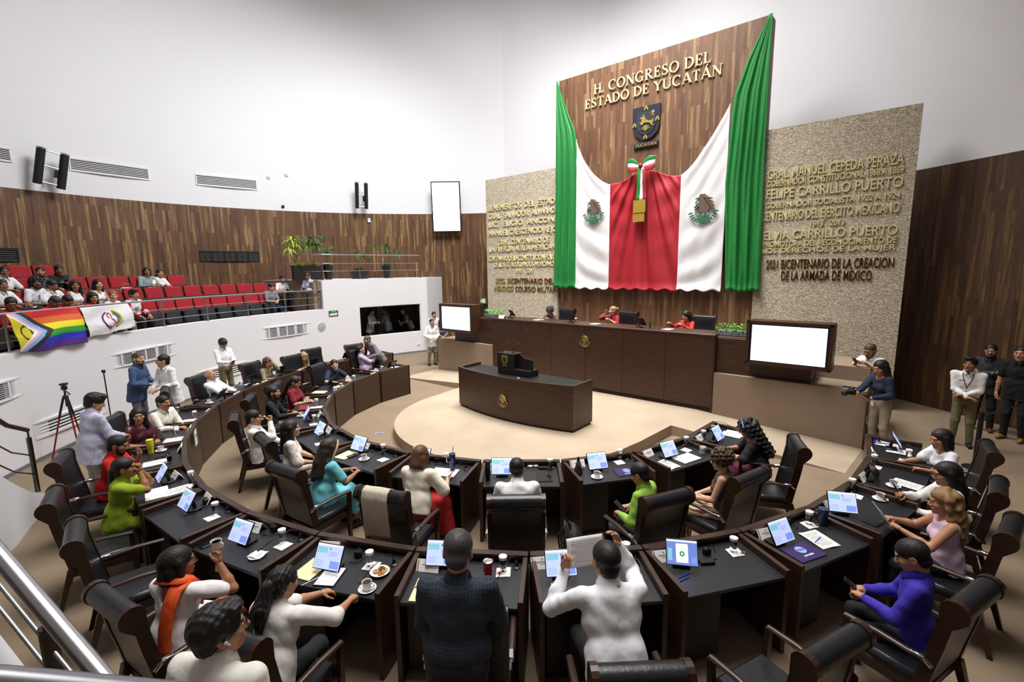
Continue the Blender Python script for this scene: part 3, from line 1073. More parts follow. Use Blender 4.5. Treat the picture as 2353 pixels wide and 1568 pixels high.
for nm, mb, mt in (('green_panel', green(1), cloth_g), ('white_panel', cols(2.32, 1.08, white_d), cloth_w), ('red_panel', cols(1.08, -1.12, red_d, 90), cloth_r),
                   ('white_panel', cols(-1.12, -2.34, white_d), cloth_w), ('green_panel', green(-1), cloth_g)):
    mb.obj(nm, mt, t, smooth=True, solid=0.008)
brown, leaf, teal = M('eagle_brown', '6b5648', 0.7), M('eagle_green', '2f6b4c', 0.7), M('eagle_teal', '4f8a7a', 0.7)
for v, z, r in ((1.63, 5.15, 0.40), (-1.79, 4.93, 0.42)):
    e = MB(); X = face(5.765, v, z)
    emblem_bm(e, r, X)
    nw = 30 * 0 + 0
    ob = e.obj('eagle_emblem', [brown, leaf, teal], t, smooth=40)
    me = ob.data
    Xi = X.inverted()
    for p in me.polygons:
        c = Xi @ p.center
        rr = math.hypot(c.x, c.y)
        p.material_index = 1 if (rr > 0.72 * r and c.y < 0.1 * r) else (2 if (c.y < -0.3 * r or (c.x < -0.25 * r and c.y < 0.7 * r)) else 0)

t = thing('ribbon_bow', 'green white and red ribbon bow with golden fringe at the flag centre', 'ribbon', (0, 0, 0))
X = face(5.70, 0.0, 6.25)
for sx in (-1, 1):
    for k, mt in enumerate((cloth_g, cloth_w, cloth_r)):
        mb = MB()

        def fn(s, q, sx=sx, k=k):
            x = sx * (0.02 + 0.40 * s)
            hh = 0.04 + 0.16 * math.sin(min(1, s * 1.05) * math.pi * 0.72)
            y0 = hh - (2 * hh) * ((k + q) / 3) + (0.08 * s)
            return X @ Vector((x, y0, 0.05 + 0.06 * math.sin(math.pi * s)))
        mb.grid(fn, 12, 4); mb.obj('bow_loop', mt, t, smooth=True, solid=0.01)
mb = MB(); mb.sphere((0, 0.02, 0.09), (0.07, 0.07, 0.06), 12, 0, X); mb.obj('knot', cloth_r, t, smooth=True)
for k, (mt, xa) in enumerate(((cloth_g, -0.13), (cloth_w, -0.02), (cloth_r, 0.09))):
    mb = MB()
    mb.grid(lambda s, q, xa=xa: X @ Vector((xa * (1 - 0.4 * (1 - s)) + 0.11 * q - 0.0 * s, -0.02 - 0.95 * s, 0.09 + 0.02 * math.sin(6 * s))), 10, 3)
    mb.obj('ribbon_tail', mt, t, smooth=True, solid=0.01)
mb = MB(); mb.box((0.0, -1.13, 0.10), (0.38, 0.36, 0.035), X=X); mb.box((-0.02, -1.42, 0.09), (0.36, 0.30, 0.03), X=X)
mb.obj('gold_fringe', mat_cloth('fringe_gold', 'a98a2c', 0.2, 0.6, 'stripe', (0, 0.02, 0.3, '8a6d1c')), t)


# ------------------------------------------------------------------ fittings on the left wall and balcony front
def cface(cx, cy, R, a, z):
    """frame on the inside of a round wall: x to the right, y up, z into the room"""
    c, s = math.cos(rad(a)), math.sin(rad(a))
    return Matrix(((s, 0, -c, cx + R * c), (-c, 0, -s, cy + R * s), (0, 1, 0, z), (0, 0, 0, 1)))


def LW(a, z, out=0.0):
    return cface(WCX, WCY, WR - out, a, z)


def BW(a, z, out=0.0):
    return cface(PCX, PCY, PR - out, a, z)


m_vent_dark = M('vent_dark', '0c0c0d', 0.8)


def vent(X, W, H, n, label, mats, panels=1, cat='vent', frame=0.035):
    t = thing('air_vent', label, cat, X.to_translation(), 0)
    t.rotation_euler = X.to_euler()
    pw = W / panels
    bk, fr, sl = MB(), MB(), MB()
    for i in range(panels):
        cx = -W / 2 + pw * (i + 0.5)
        w2 = pw - (0.05 if panels > 1 else 0)
        bk.box((cx, 0, 0.008), (w2, H, 0.012))
        for yy in (-H / 2, H / 2):
            fr.box((cx, yy, 0.02), (w2 + frame, frame, 0.04))
        for xx in (-w2 / 2, w2 / 2) + ((0,) if panels > 1 else ()):
            fr.box((cx + xx, 0, 0.02), (frame, H, 0.04))
        for k in range(n):
            yy = -H / 2 + H * (k + 0.5) / n
            sl.box((cx, yy, 0.02), (w2, H / n * 0.50, 0.012), R=Matrix.Rotation(rad(-25), 3, 'X'))
    bk.obj('backing', m_vent_dark, t); fr.obj('frame', mats[0], t); sl.obj('slats', mats[1], t)
    return t


vm = (m_white, M('vent_slat', 'cfcfd2', 0.5))
vent(LW(146.5, 6.645, 0.03), 2.0, 0.35, 7, 'long white slotted air vent high on the left wall, between loudspeaker and second vent', vm)
vent(LW(130.4, 6.66, 0.03), 1.95, 0.35, 7, 'long white slotted air vent high on the left wall, nearest the hanging display', vm)
vent(LW(162.3, 6.63, 0.03), 2.0, 0.34, 7, 'white slotted air vent cut by the left edge of the photo', vm)
dm = (M('grille_black', '15110e', 0.6), M('grille_black2', '0f0c0a', 0.6))
vent(LW(131.1, 3.965, 0.03), 1.98, 0.34, 6, 'black grille in the plank wall above the empty red seats', dm, 5)
vent(LW(163.2, 3.92, 0.03), 2.0, 0.34, 6, 'black grille in the plank wall at the far left above the seated visitors', dm, 1)
gm = (m_white, M('vent_grey', '9a9a9c', 0.5))
vent(BW(174.9, 1.445), 1.9, 0.29, 9, 'white framed triple grille in the balcony front below the white banner', gm, 3)
vent(BW(150.7, 1.44), 1.9, 0.34, 14, 'grey triple grille in the balcony front beside the round loudspeaker', gm, 3)
vent(BW(195.8, 1.44), 1.9, 0.31, 9, 'white framed grille in the balcony front at the left edge', gm, 3)
vent(BW(185.8, 0.555), 1.72, 0.29, 5, 'low slotted return vent behind the red tripod', vm)
vent(BW(162.8, 0.53), 2.0, 0.31, 5, 'low slotted return vent behind the white shirted man using a phone', vm)

for a, z, lab in ((123.6, 7.0, 'left'), (120.5, 7.15, 'right')):
    t = thing('smoke_detector', 'small round white detector high on the left wall, %s one of two' % lab, 'detector'); t.matrix_world = LW(a, z)
    mb = MB(); mb.lathe([(0.085, 0), (0.085, 0.03), (0.05, 0.05), (0.0, 0.055)], 16); mb.obj('housing', m_whitep, t, smooth=40)
    mb = MB(); mb.lathe([(0.03, 0.05), (0.028, 0.065), (0.0, 0.066)], 10); mb.obj('cap', M('detector_grey', 'c9c9cc', 0.5), t, smooth=40)
t = thing('security_camera', 'tiny black dome camera just above the plank wall', 'camera'); t.matrix_world = LW(121.6, 5.91)
mb = MB(); mb.lathe([(0.06, 0), (0.06, 0.03), (0.0, 0.03)], 14); mb.obj('base', m_blackp, t)
mb = MB(); mb.sphere((0, 0, 0.04), 0.05, 12); mb.obj('dome', M('dome_black', '08080a', 0.1), t, smooth=True)
t = thing('wall_sensor', 'small white sensor box on the planks below the far loudspeaker', 'sensor'); t.matrix_world = LW(105.9, 5.47)
mb = MB(); mb.box((0, 0, 0.03), (0.11, 0.18, 0.06), b=0.01); mb.obj('box', m_whitep, t)
mb = MB(); mb.box((0, 0.03, 0.062), (0.06, 0.05, 0.004)); mb.obj('lens', M('sensor_lens', 'c4c6ca', 0.3), t)
t = thing('round_speaker', 'round grey flush loudspeaker in the white balcony front', 'speaker'); t.matrix_world = BW(143.7, 1.43)
mb = MB(); mb.lathe([(0.155, 0), (0.155, 0.012), (0.135, 0.018), (0.0, 0.02)], 28); mb.obj('grille', M('speaker_mesh', 'b4b4b6', 0.6), t, smooth=40)
mb = MB(); mb.lathe([(0.165, 0), (0.165, 0.016), (0.155, 0.016), (0.155, 0.0)], 28); mb.obj('ring', m_white, t)


def line_speaker(a, z0, z1, dia, sep, lean, label):
    t = thing('line_array_speaker', label, 'speaker'); t.matrix_world = LW(a, (z0 + z1) / 2, 0.42) @ Matrix.Rotation(rad(lean), 4, 'Z') @ Matrix.Rotation(rad(8), 4, 'X')
    h = (z1 - z0)
    for sx in (-1, 1):
        mb = MB(); mb.tube([(sx * sep / 2, -h / 2, 0), (sx * sep / 2, h / 2, 0)], dia / 2, 18); o = mb.obj('speaker_column', M('speaker_cloth', '0b0b0c', 0.7), t, smooth=40)
        mb = MB(); mb.tube([(sx * sep / 2, h / 2, 0), (sx * sep / 2, h / 2 + 0.04, 0)], dia / 2 * 1.02, 18); mb.obj('end_cap', m_steel, t, smooth=40)
    mb = MB()
    for y in (-h / 2 + 0.08, 0.05, h / 2 - 0.02):
        mb.tube([(-sep / 2, y, 0.0), (sep / 2, y, 0.0)], 0.018, 8)
    mb.obj('crossbars', m_steel, t)
    mb = MB(); mb.box((sep / 4 if lean else sep / 2 - dia / 2, -0.1, -0.03), (0.09, 0.22, 0.09)); mb.obj('transformer', m_blackp, t)
    mb = MB(); mb.tube([(0, h / 2 - 0.02, 0), (-0.12, h / 2 + 0.08, -0.40)], 0.02, 8); mb.tube([(0, -h / 2 + 0.08, 0), (0, -h / 2 + 0.1, -0.40)], 0.015, 8); mb.obj('wall_bracket', m_whitep, t)


line_speaker(154.2, 5.86, 6.84, 0.20, 0.52, -9, 'pair of tall black column loudspeakers tilted on the white wall at the left')
line_speaker(107.1, 5.90, 6.90, 0.15, 0.36, -2, 'pair of black column loudspeakers on the far white wall above the sensor')

t = thing('hanging_display', 'tall blank white display hung on the far wall beside the stone', 'screen')
t.matrix_world = Matrix.Translation((-2.90, 10.62, 5.98)) @ Matrix.Rotation(rad(6), 4, 'X') @ cface(0, 0, 0, 90, 0)
mb = MB(); mb.box((0, 0, -0.03), (1.22, 2.06, 0.09), b=0.01); mb.obj('housing', m_blackp, t)
mb = MB(); mb.box((0, 0, 0.018), (1.13, 1.97, 0.01)); mb.obj('screen', m_screen, t)
mb = MB(); mb.box((0, 0, -0.22), (0.4, 0.5, 0.32)); mb.obj('wall_mount', m_blackp, t)


def exit_sign(X, wd, ht, label, arrow):
    t = thing('exit_sign', label, 'sign'); t.matrix_world = X
    mb = MB(); mb.box((0, 0, 0.012), (wd, ht, 0.02), b=0.004); mb.obj('board', M('sign_green', '1d6b3d' if arrow else '4f9a78', 0.5), t)
    pale = M('sign_pale', 'e6ecd2', 0.5)
    mb = MB()
    if arrow:
        y = -0.22 * ht
        mb.prism([(-0.42 * wd, y - .14 * ht), (0.24 * wd, y - .14 * ht), (0.24 * wd, y - .3 * ht + 0.02), (0.44 * wd, y + .08 * ht), (0.24 * wd, y + .42 * ht), (0.24 * wd, y + .22 * ht), (-0.42 * wd, y + .22 * ht)], 0.022, 0.026)
    else:
        mb.box((0.12 * wd, 0, 0.024), (0.6 * wd, 0.6 * ht, 0.004)); mb.prism([(-0.42 * wd, -0.3 * ht), (-0.3 * wd, -0.3 * ht), (-0.24 * wd, 0.0), (-0.34 * wd, 0.3 * ht), (-0.42 * wd, 0.1 * ht)], 0.022, 0.026)
    mb.obj('pictogram', pale, t)
    if arrow:
        text('sign_letters', 'SALIDA', 0.3 * ht, pale, Matrix.Translation((0, 0.2 * ht, 0.024)), 0.002, 0, 'CENTER', 0.5 * wd, t)


exit_sign(BW(141.1, 1.86), 0.36, 0.20, 'green exit sign with arrow on the white booth wall', True)
exit_sign(face(5.86, 6.62, 2.12), 0.30, 0.26, 'pale green emergency sign beside the left stone wall', False)
t = thing('door_canopy', 'dark wood ledge over a doorway left of the stone wall', 'ledge', (*uv(5.95, 7.35), 1.9), rad(-40))
mb = MB(); mb.box((0, 0.1, 0.05), (1.5, 0.4, 0.07), b=0.01); mb.obj('ledge_board', m_dark, t)
mb = MB(); mb.box((0, 0.2, -0.93), (1.4, 0.05, 1.9)); mb.obj('door_panel', m_dark, t)


# ------------------------------------------------------------------ railings
def railing(name, label, pts, z0, ztop, zmid, posts, rt=0.022, rp=0.02):
    t = thing(name, label, 'railing')
    mb = MB(); mb.tube([(x, y, ztop) for x, y in pts], rt, 10); mb.obj('top_rail', m_steel, t, smooth=50)
    for z in zmid:
        mb = MB(); mb.tube([(x, y, z) for x, y in pts], 0.009, 8); mb.obj('mid_rail', m_steel, t, smooth=50)
    for x, y in posts:
        mb = MB(); mb.tube([(x, y, z0), (x, y, ztop)], rp, 10); mb.lathe([(0.045, 0), (0.045, 0.012), (0.02, 0.02)], 12, c=(x, y, z0)); mb.obj('post', m_steel, t, smooth=50)
    return t


RR = 10.9
railing('balcony_railing', 'long steel railing along the balcony front', [pol(PCX, PCY, RR, a) for a in np.arange(143.0, 214, 1.5)], 2.03, 2.70, (2.46, 2.22),
        [pol(PCX, PCY, RR, a) for a in (143.2, 150.2, 157.1, 164.1, 171.0, 178.0, 184.6, 191.0, 198, 205)])
ba = [142.4, 140, 137.5, 134.8, 131.4, 128.0, 125, 121.7]
railing('booth_railing', 'thin steel railing round the plants on the white booth', [pol(PCX, PCY, 12.3, 145.2)] + [pol(PCX, PCY, RR, a) for a in ba], 3.05, 3.94, (3.63, 3.36),
        [pol(PCX, PCY, 12.3, 145.2)] + [pol(PCX, PCY, RR, a) for a in (142.4, 134.8, 128.0, 121.7)], 0.02, 0.016)

# stair railing at the left
t = thing('stair_railing', 'dark steel stair railing on the curved wall at the left', 'railing')
m_dsteel = M('dark_steel', '5a5854', 0.35, 1.0)
hp = [(-7.08, -3.56, 1.18), (-6.93, -3.95, 1.38), (-6.55, -4.6, 1.85), (-6.2, -5.4, 2.3), (-5.9, -6.3, 2.7)]
mb = MB(); mb.tube(hp, 0.03, 10); mb.obj('handrail', M('handrail_brown', '4a3a30', 0.4, 0.5), t, smooth=50)
for dz in (-0.38, -0.66):
    mb = MB(); mb.tube([(x, y, z + dz) for x, y, z in hp], 0.01, 8); mb.obj('mid_rail', m_dsteel, t, smooth=50)
for (x, y, z), zb in ((hp[0], 0.25), (hp[2], 0.95), (hp[4], 1.7)):
    mb = MB(); mb.tube([(x, y, zb), (x, y, z - 0.11)], 0.03, 10); mb.tube([(x, y, z - 0.12), (x, y, z)], 0.012, 8); mb.obj('post', m_dsteel, t, smooth=50)

# handrail close to the camera, descending the stair at the lower left
t = thing('foreground_handrail', 'shiny steel stair handrail slanting across the lower left corner', 'railing')
CM = Vector((-0.19, -10.01, 3.35))


def at(d, k):
    return tuple(CM + Vector(d).normalized() * k)


dA, dB = Vector((-0.71, 0.60, -0.38)), Vector((-0.585, 0.59, -0.565))
A, B = Vector(at(dA, 2.25)), Vector(at(dB, 1.95))
mb = MB(); mb.tube([tuple(A + (A - B) * 0.5), tuple(A), tuple(B), tuple(B + (B - A) * 0.6)], 0.024, 16); mb.obj('handrail', m_steel, t, smooth=50)
for k in (0.13, 0.235):
    o = Vector((0, 0, -1)) * k * 1.0
    mb = MB(); mb.tube([tuple(A + (A - B) * 0.5 + o), tuple(B + o + (B - A) * 0.3)], 0.006, 10); mb.obj('rod', m_steel, t, smooth=50)
pm = A + (B - A) * 0.46
mb = MB(); mb.tube([(pm.x, pm.y, pm.z - 0.06), (pm.x, pm.y, pm.z - 0.9)], 0.022, 14); mb.tube([tuple(pm), (pm.x, pm.y, pm.z - 0.07)], 0.01, 8); mb.obj('post', m_dsteel, t, smooth=50)
st = MB(); o = Vector((0, 0, -0.36)); a0, b0 = A + (A - B) * 0.5 + o, B + o
st.add([tuple(a0), tuple(b0), tuple(b0 + Vector((-0.06, -0.03, -0.0))), tuple(a0 + Vector((-0.06, -0.03, 0.0))), tuple(a0 + Vector((0, 0, -.3))), tuple(b0 + Vector((0, 0, -.3)))], [(0, 1, 2, 3)[::-1], (0, 4, 5, 1)])
st.obj('stringer', m_white, t)
t = thing('landing_rail', 'grey steel landing rail along the bottom left edge', 'railing')
mb = MB(); mb.tube([(-1.10, -9.56, 2.94), (-0.886, -9.449, 2.807), (-0.75, -9.387, 2.724), (-0.45, -9.27, 2.56)], 0.021, 14); mb.obj('rail', M('grey_steel', '8a8b90', 0.35, 0.8), t, smooth=50)

# ------------------------------------------------------------------ plants on the booth
m_leaf = mat_cloth('leaf_green', '3f7a33', 0.1, 0.5, 'blotch', (9, 0.5, ['2f6a2a', '5c9440']))
m_leafy = mat_cloth('leaf_yellow', 'a9c43a', 0.1, 0.5, 'blotch', (9, 0.5, ['86b02f', 'c6d650']))
m_pot = M('pot_black', '17130f', 0.5)
m_stem = M('stem_tan', '8a7a55', 0.8)


def potted(loc, label, pot, h, canes, rng, lm, fronds=14, ll=0.42, under=True):
    t = thing('potted_plant', label, 'plant', loc)
    mb = MB()
    if pot[0] == 'box':
        mb.prism([(-pot[1], -0.17), (pot[1], -0.17), (pot[1], 0.17), (-pot[1], 0.17)], 0, pot[2])
    elif pot[0] == 'bowl':
        n = 20
        mb.lathe([(pot[1] * 0.8, 0), (pot[1] * 0.95, pot[2] * 0.7), (pot[1], pot[2]), (pot[1] * 0.9, pot[2])], n)
    else:
        mb.lathe([(pot[1] * 0.62, 0), (pot[1], pot[2]), (pot[1] * 0.9, pot[2])], 20)
    mb.obj('pot', m_pot, t, smooth=30, rotz=rad(130 - 90))
    mb = MB(); mf = MB()

    def leaf(b, a, el, L, wd, droop):
        pts = []
        for i in range(6):
            q = i / 5
            r = L * q
            pts.append((b[0] + math.cos(a) * r * math.cos(el * (1 - q)), b[1] + math.sin(a) * r * math.cos(el * (1 - q)), b[2] + L * (math.sin(el) * q - droop * q * q)))
        for i in range(5):
            w0, w1 = wd * math.sin(math.pi * (0.12 + 0.86 * i / 5)), wd * math.sin(math.pi * (0.12 + 0.86 * (i + 1) / 5))
            nx, ny = -math.sin(a), math.cos(a)
            p, q = pts[i], pts[i + 1]
            mf.add([(p[0] + nx * w0, p[1] + ny * w0, p[2]), (q[0] + nx * w1, q[1] + ny * w1, q[2]), (q[0] - nx * w1, q[1] - ny * w1, q[2]), (p[0] - nx * w0, p[1] - ny * w0, p[2])], [(0, 1, 2, 3)])
    for cx, cy, ch in canes:
        top = (cx, cy, ch)
        mb.tube([(cx * 0.15, cy * 0.15, pot[2] - 0.02), (cx * 0.6, cy * 0.6, (pot[2] + ch) / 2), top], 0.013, 6)
        for k in range(int(fronds * 1.9)):
            leaf(top, rng.uniform(0, 6.28), rng.uniform(0.1, 1.3), ll * rng.uniform(0.7, 1.15), 0.021, rng.uniform(0.5, 1.0))
    if under:
        for k in range(40):
            a, r = rng.uniform(0, 6.28), rng.uniform(0, pot[1] * 0.8)
            leaf((r * math.cos(a), r * math.sin(a), pot[2] - 0.02), a, rng.uniform(0.8, 1.5), 0.2, 0.012, 0.3)
    if mb.v:
        mb.obj('stem', m_stem, t, smooth=True)
    mf.obj('foliage', lm, t)
    return t


rg = random.Random(5)
PB = 11.75
for a, lab, pot, h, canes, lm, kw in (
        (143.9, 'yellow green dracaena in a black box planter, leftmost on the booth', ('box', 0.30, 0.52), 1.6, [(-0.28, 0.0, 1.42), (-0.15, 0.1, 1.25), (-0.32, -0.1, 1.1)], m_leafy, dict(fronds=22, ll=0.45)),
        (141.6, 'dark green palm in a black box planter behind the railing corner post', ('box', 0.26, 0.50), 1.5, [(0.0, 0, 1.45), (-0.18, 0.1, 1.25), (0.15, 0.0, 1.2)], m_leaf, dict(fronds=22, ll=0.5)),
        (138.9, 'tall thin plant in a tapered black pot, third from the left', ('cone', 0.19, 0.52), 1.5, [(-0.05, 0.0, 1.55), (0.15, 0.05, 1.1), (0.02, 0, 1.0)], m_leaf, dict(fronds=13, ll=0.36)),
        (132.7, 'low drooping palm in a wide black bowl on the booth', ('bowl', 0.40, 0.33), 1.1, [(-0.05, 0.0, 1.0), (0.2, 0.0, 0.85)], m_leaf, dict(fronds=16, ll=0.42)),
        (127.2, 'slender branching plant in a tapered black pot, rightmost on the booth', ('cone', 0.18, 0.50), 1.4, [(0.0, 0, 1.25), (-0.45, 0.0, 1.3), (0.5, 0.1, 0.95), (0.1, 0, 1.1)], m_leaf, dict(fronds=13, ll=0.36))):
    potted((*pol(PCX, PCY, PB, a), 3.05), lab, pot, h, canes, rg, lm, **kw)


# ------------------------------------------------------------------ flags tied to the balcony railing
def hung(name, label, a0, a1, zt, zb, color_fn, mats, nu, nv, sag, parent=None):
    def fn(s, q):
        a = a0 + (a1 - a0) * s
        z = zt(s) + (zb(s) - zt(s)) * q
        out = 0.035 + 0.11 * min(1, q * 1.6) + 0.02 * math.sin(14 * s + 3 * q) * q + 0.015 * math.sin(9 * q + 5 * s)
        x, y = pol(PCX, PCY, RR - out, a)
        return (x, y, z + 0.01 * math.sin(12 * s) * q)
    mb = MB(); mb.grid(fn, nu, nv)
    k = 0
    for i in range(nu):
        for j in range(nv):
            mb.m[k] = color_fn((i + 0.5) / nu, (j + 0.5) / nv)
            k += 1
    o = mb.obj(name, mats, None, smooth=True, solid=0.004)
    return tag(o, label, 'flag'), fn


hexes = ['c8202b', 'd9661f', 'efe01f', '2a9a3a', '2430c8', '4a1a7a', '2b2320', '6a4630', '7fb2e6', 'e8b4c0', 'eeeeee', 'c9c21c', '3a2a12']
fm = [mat_cloth('pride_%s' % h, h, 0.1, 0.6) for h in hexes]


def pride(s, q):
    y = q
    # chevron tip near the middle: distance along s grows towards mid height
    tip = 1 - abs(y - 0.5) * 2
    edge = 0.20 + 0.32 * tip
    for k, c in enumerate((6, 8, 9, 10)):
        w = (0.085, 0.065, 0.05, 0.04)[k]
        if edge - w < s <= edge:
            return c if c != 6 or y < 0.62 else 6
        edge -= w
    if s <= edge:
        e = math.hypot((s - 0.17) / 0.085, (y - 0.52) / 0.20)
        return 12 if 0.72 < e < 1.0 else 11
    return min(5, int(y * 6))


hung('progress_flag', 'rainbow flag with chevrons and yellow triangle tied to the balcony railing', 191.0, 182.7,
     lambda s: 2.70, lambda s: 2.03 - 0.08 * s - 0.03 * math.sin(5 * s), pride, fm, 110, 72, 0.1)
o, fn = hung('white_banner', 'white banner with a red ribbon and coloured arcs, hung beside the rainbow flag', 182.5, 176.0,
             lambda s: 2.68, lambda s: 2.06 + 0.10 * s * s, lambda s, q: 0, [mat_cloth('banner_white', 'e2e2e4', 0.3, 0.7)], 40, 24, 0.1)


def bp(s, q):
    a = 182.5 + (176.0 - 182.5) * s
    p = fn(s, q)
    return (p[0] + 0.012 * math.cos(rad(180 + a)), p[1] + 0.012 * math.sin(rad(180 + a)), p[2])


def barc(cx, cy, rx, ry, a0, a1, w, col):
    mb = MB()
    def g(s, q):
        an = rad(a0 + (a1 - a0) * s)
        k = 1 + w * (q - 0.5)
        return bp(cx + rx * k * math.cos(an), cy - ry * k * math.sin(an))
    mb.grid(g, 16, 2)
    mb.obj('printed_arc', M('print_' + col, col, 0.7), o, smooth=True, solid=0.003)


barc(0.52, 0.52, 0.17, 0.30, 110, 255, 0.16, '6b2a6a'); barc(0.54, 0.5, 0.19, 0.32, -70, 75, 0.22, 'd8c23a')
barc(0.54, 0.5, 0.145, 0.25, -70, 70, 0.16, '2f8a52'); barc(0.54, 0.5, 0.11, 0.19, -60, 65, 0.14, '3a52b0')
barc(0.50, 0.36, 0.035, 0.09, -60, 240, 0.5, 'd05050'); barc(0.49, 0.62, 0.075, 0.14, -150, 75, 0.32, 'd05050')


# ------------------------------------------------------------------ red auditorium seats
def make_seat():
    t = thing('auditorium_seat', 'seat', 'seat')
    red, dk = mat_cloth('seat_red', '9e1420', 0.1, 0.8), M('seat_shell', '1f2225', 0.5)
    # local +y = facing the hall
    mb = MB(); mb.box((0, -0.02, 0.73), (0.50, 0.09, 0.56), b=0.035, R=Matrix.Rotation(rad(10), 3, 'X')); mb.obj('backrest', red, t, smooth=40)
    mb = MB(); mb.box((0, -0.075, 0.72), (0.48, 0.03, 0.58), b=0.01, R=Matrix.Rotation(rad(10), 3, 'X')); mb.obj('back_shell', dk, t)
    mb = MB(); mb.box((0, 0.15, 0.52), (0.47, 0.10, 0.40), b=0.03, R=Matrix.Rotation(rad(14), 3, 'X')); mb.obj('seat_pan', dk, t, smooth=40)
    mb = MB(); mb.box((0, 0.085, 0.52), (0.45, 0.05, 0.38), b=0.02, R=Matrix.Rotation(rad(14), 3, 'X')); mb.obj('cushion', red, t, smooth=40)
    for sx in (-1, 1):
        mb = MB(); mb.box((sx * 0.265, 0.1, 0.32), (0.03, 0.30, 0.64), b=0.01); mb.box((sx * 0.265, 0.12, 0.66), (0.05, 0.36, 0.03), b=0.012); mb.obj('armrest', dk, t)
    return t


seat = Maker(make_seat)
ORD = ['first', 'second', 'third', 'fourth', 'fifth', 'sixth', 'seventh', 'eighth', 'ninth', 'tenth', 'eleventh', 'twelfth', 'thirteenth', 'fourteenth', 'fifteenth', 'sixteenth', 'seventeenth']
ROWS = [('front', 11.62, 1.65, 150.9, 2.66, 16), ('second', 12.52, 1.97, 146.4, 2.63, 16), ('third', 13.5, 2.28, 158.6, 2.36, 13), ('top', 14.5, 2.60, 170.2, 2.2, 5)]
for rn, R, z, a0, st_, n in ROWS:
    for k in range(n):
        a = a0 + st_ * k
        p = pol(PCX, PCY, R, a)
        seat((*p, z), rad(a + 180 - 90), 'red auditorium seat, %s from the right in the %s balcony row' % (ORD[k], rn), 'red seats of the %s balcony row' % rn)
t = thing('handbag', 'patterned white and yellow handbag standing on a red balcony seat', 'bag', (*pol(PCX, PCY, 13.3, 165.6), 2.78), rad(76))
mb = MB(); mb.box((0, 0, 0.10), (0.36, 0.14, 0.20), b=0.05); mb.obj('bag_body', mat_cloth('bag_print', 'd9d6c4', 0.1, 0.7, 'blotch', (16, 0.5, ['b0b84a', '4a6a3a', 'a04a5a'])), t, smooth=40)
mb = MB(); mb.tube([(-0.12, 0, 0.18), (-0.08, 0, 0.30), (0.08, 0, 0.30), (0.12, 0, 0.18)], 0.01, 8); mb.obj('handle', M('bag_handle', '8a7a50', 0.6), t)
# ------------------------------------------------------------------ desks of the two rings
m_top = M('desk_top', '1b1d22', 0.4)
t_ = NT(m_top); t_.bump(t_.noise(t_.mapped('Object'), 60, 2), 0.08, 0.003)
m_rim = mat_dark_wood('rim_wood', '2a1a12', '4a3122', 0.4)
DW, DD, ZT, ZR = 1.035, 0.66, 0.73, 0.80


def make_desk():
    t = thing('legislator_desk', '', 'desk')
    mb = MB(); mb.box((0, 0.02, 0.39), (DW, 0.04, 0.78), b=0.004); mb.obj('front_panel', m_rim, t)
    for sx in (-1, 1):
        mb = MB(); mb.box((sx * (DW / 2 - 0.022), DD / 2, 0.395), (0.044, DD, 0.79), b=0.003); mb.obj('side_panel', m_rim, t)
    mb = MB(); mb.box((0, 0.036, 0.79), (DW, 0.072, 0.03), b=0.004)
    mb.obj('rim', m_rim, t)
    mb = MB(); mb.box((0, DD / 2 + 0.01, ZT - 0.016), (DW - 0.09, DD - 0.03, 0.032), b=0.004); mb.obj('desktop', m_top, t)
    mb = MB(); mb.box((0.27, 0.34, 0.37), (0.36, 0.46, 0.62), b=0.004); mb.obj('drawer_pedestal', M('pedestal_dark', '120e0d', 0.5), t)
    return t


desk = Maker(make_desk)
RI, RO = 3.97, 6.04


def dpos(ring, i):
    a = (-129.5 + 91.8 - 15.3 * (i + 0.5)) if ring == 'I' else (-130.3 + 99.3 - 9.93 * (i + 0.5))
    R = (RI if ring == 'I' else RO) * math.cos(rad(7.65 if ring == 'I' else 4.965))
    return a, R


DESKL = {
    'I': ['of the woman with a blue headband, at the inner ring end', 'used by the curly haired woman in a striped skirt', 'used by the man in a lime green shirt', 'used by the white shirted man seen from behind',
          'used by the woman in a red skirt', 'used by the woman in an aqua dress', 'used by the woman in a floral blouse', 'used by the white shirted man resting his chin on his hand', 'used by the bearded man in a black shirt', 'used by the woman in a dark red blouse',
          'used by the man in a navy polo', 'at the far inner ring end, of the man in lilac'],
    'O': ['at the right outer ring end, of the white bloused woman', 'used by the dark haired woman in a white sweater', 'used by the woman with long wavy blonde hair', 'with the purple folder, used by the man in a violet shirt', 'with nobody seated, between violet shirt and white shirt',
          'used by the man in white lifting a sheet', 'used by the man in a dark checked shirt', 'used by the woman with a black ponytail', 'used by the woman with an orange sash', 'with nobody seated, next to the orange sash woman', 'used by the woman in a lime dress', 'used by the man in a red shirt',
          'used by the woman in a maroon blouse', 'used by the moustached man in a cream shirt', 'used by the white haired man in a white guayabera', 'before the empty chair next to the white haired man', 'used by the woman in leopard print', 'used by the blonde woman at the far wall', 'beyond the far blonde woman', 'at the far left end of the outer ring']}
DESKS = {}
for ring, n in (('I', 12), ('O', 20)):
    for i in range(n):
        a, R = dpos(ring, i)
        DESKS[(ring, i)] = (a, R)
        desk((R * math.cos(rad(a)), R * math.sin(rad(a)), 0), rad(a - 90), 'dark wood desk ' + DESKL[ring][i], 'desks of the %s ring' % ('inner' if ring == 'I' else 'outer'))

# ------------------------------------------------------------------ leather armchairs
m_leath = mat_leather('black_leather', '15171c', 0.34)
m_chair = mat_dark_wood('chair_wood', '20120b', '3d2416', 0.32)


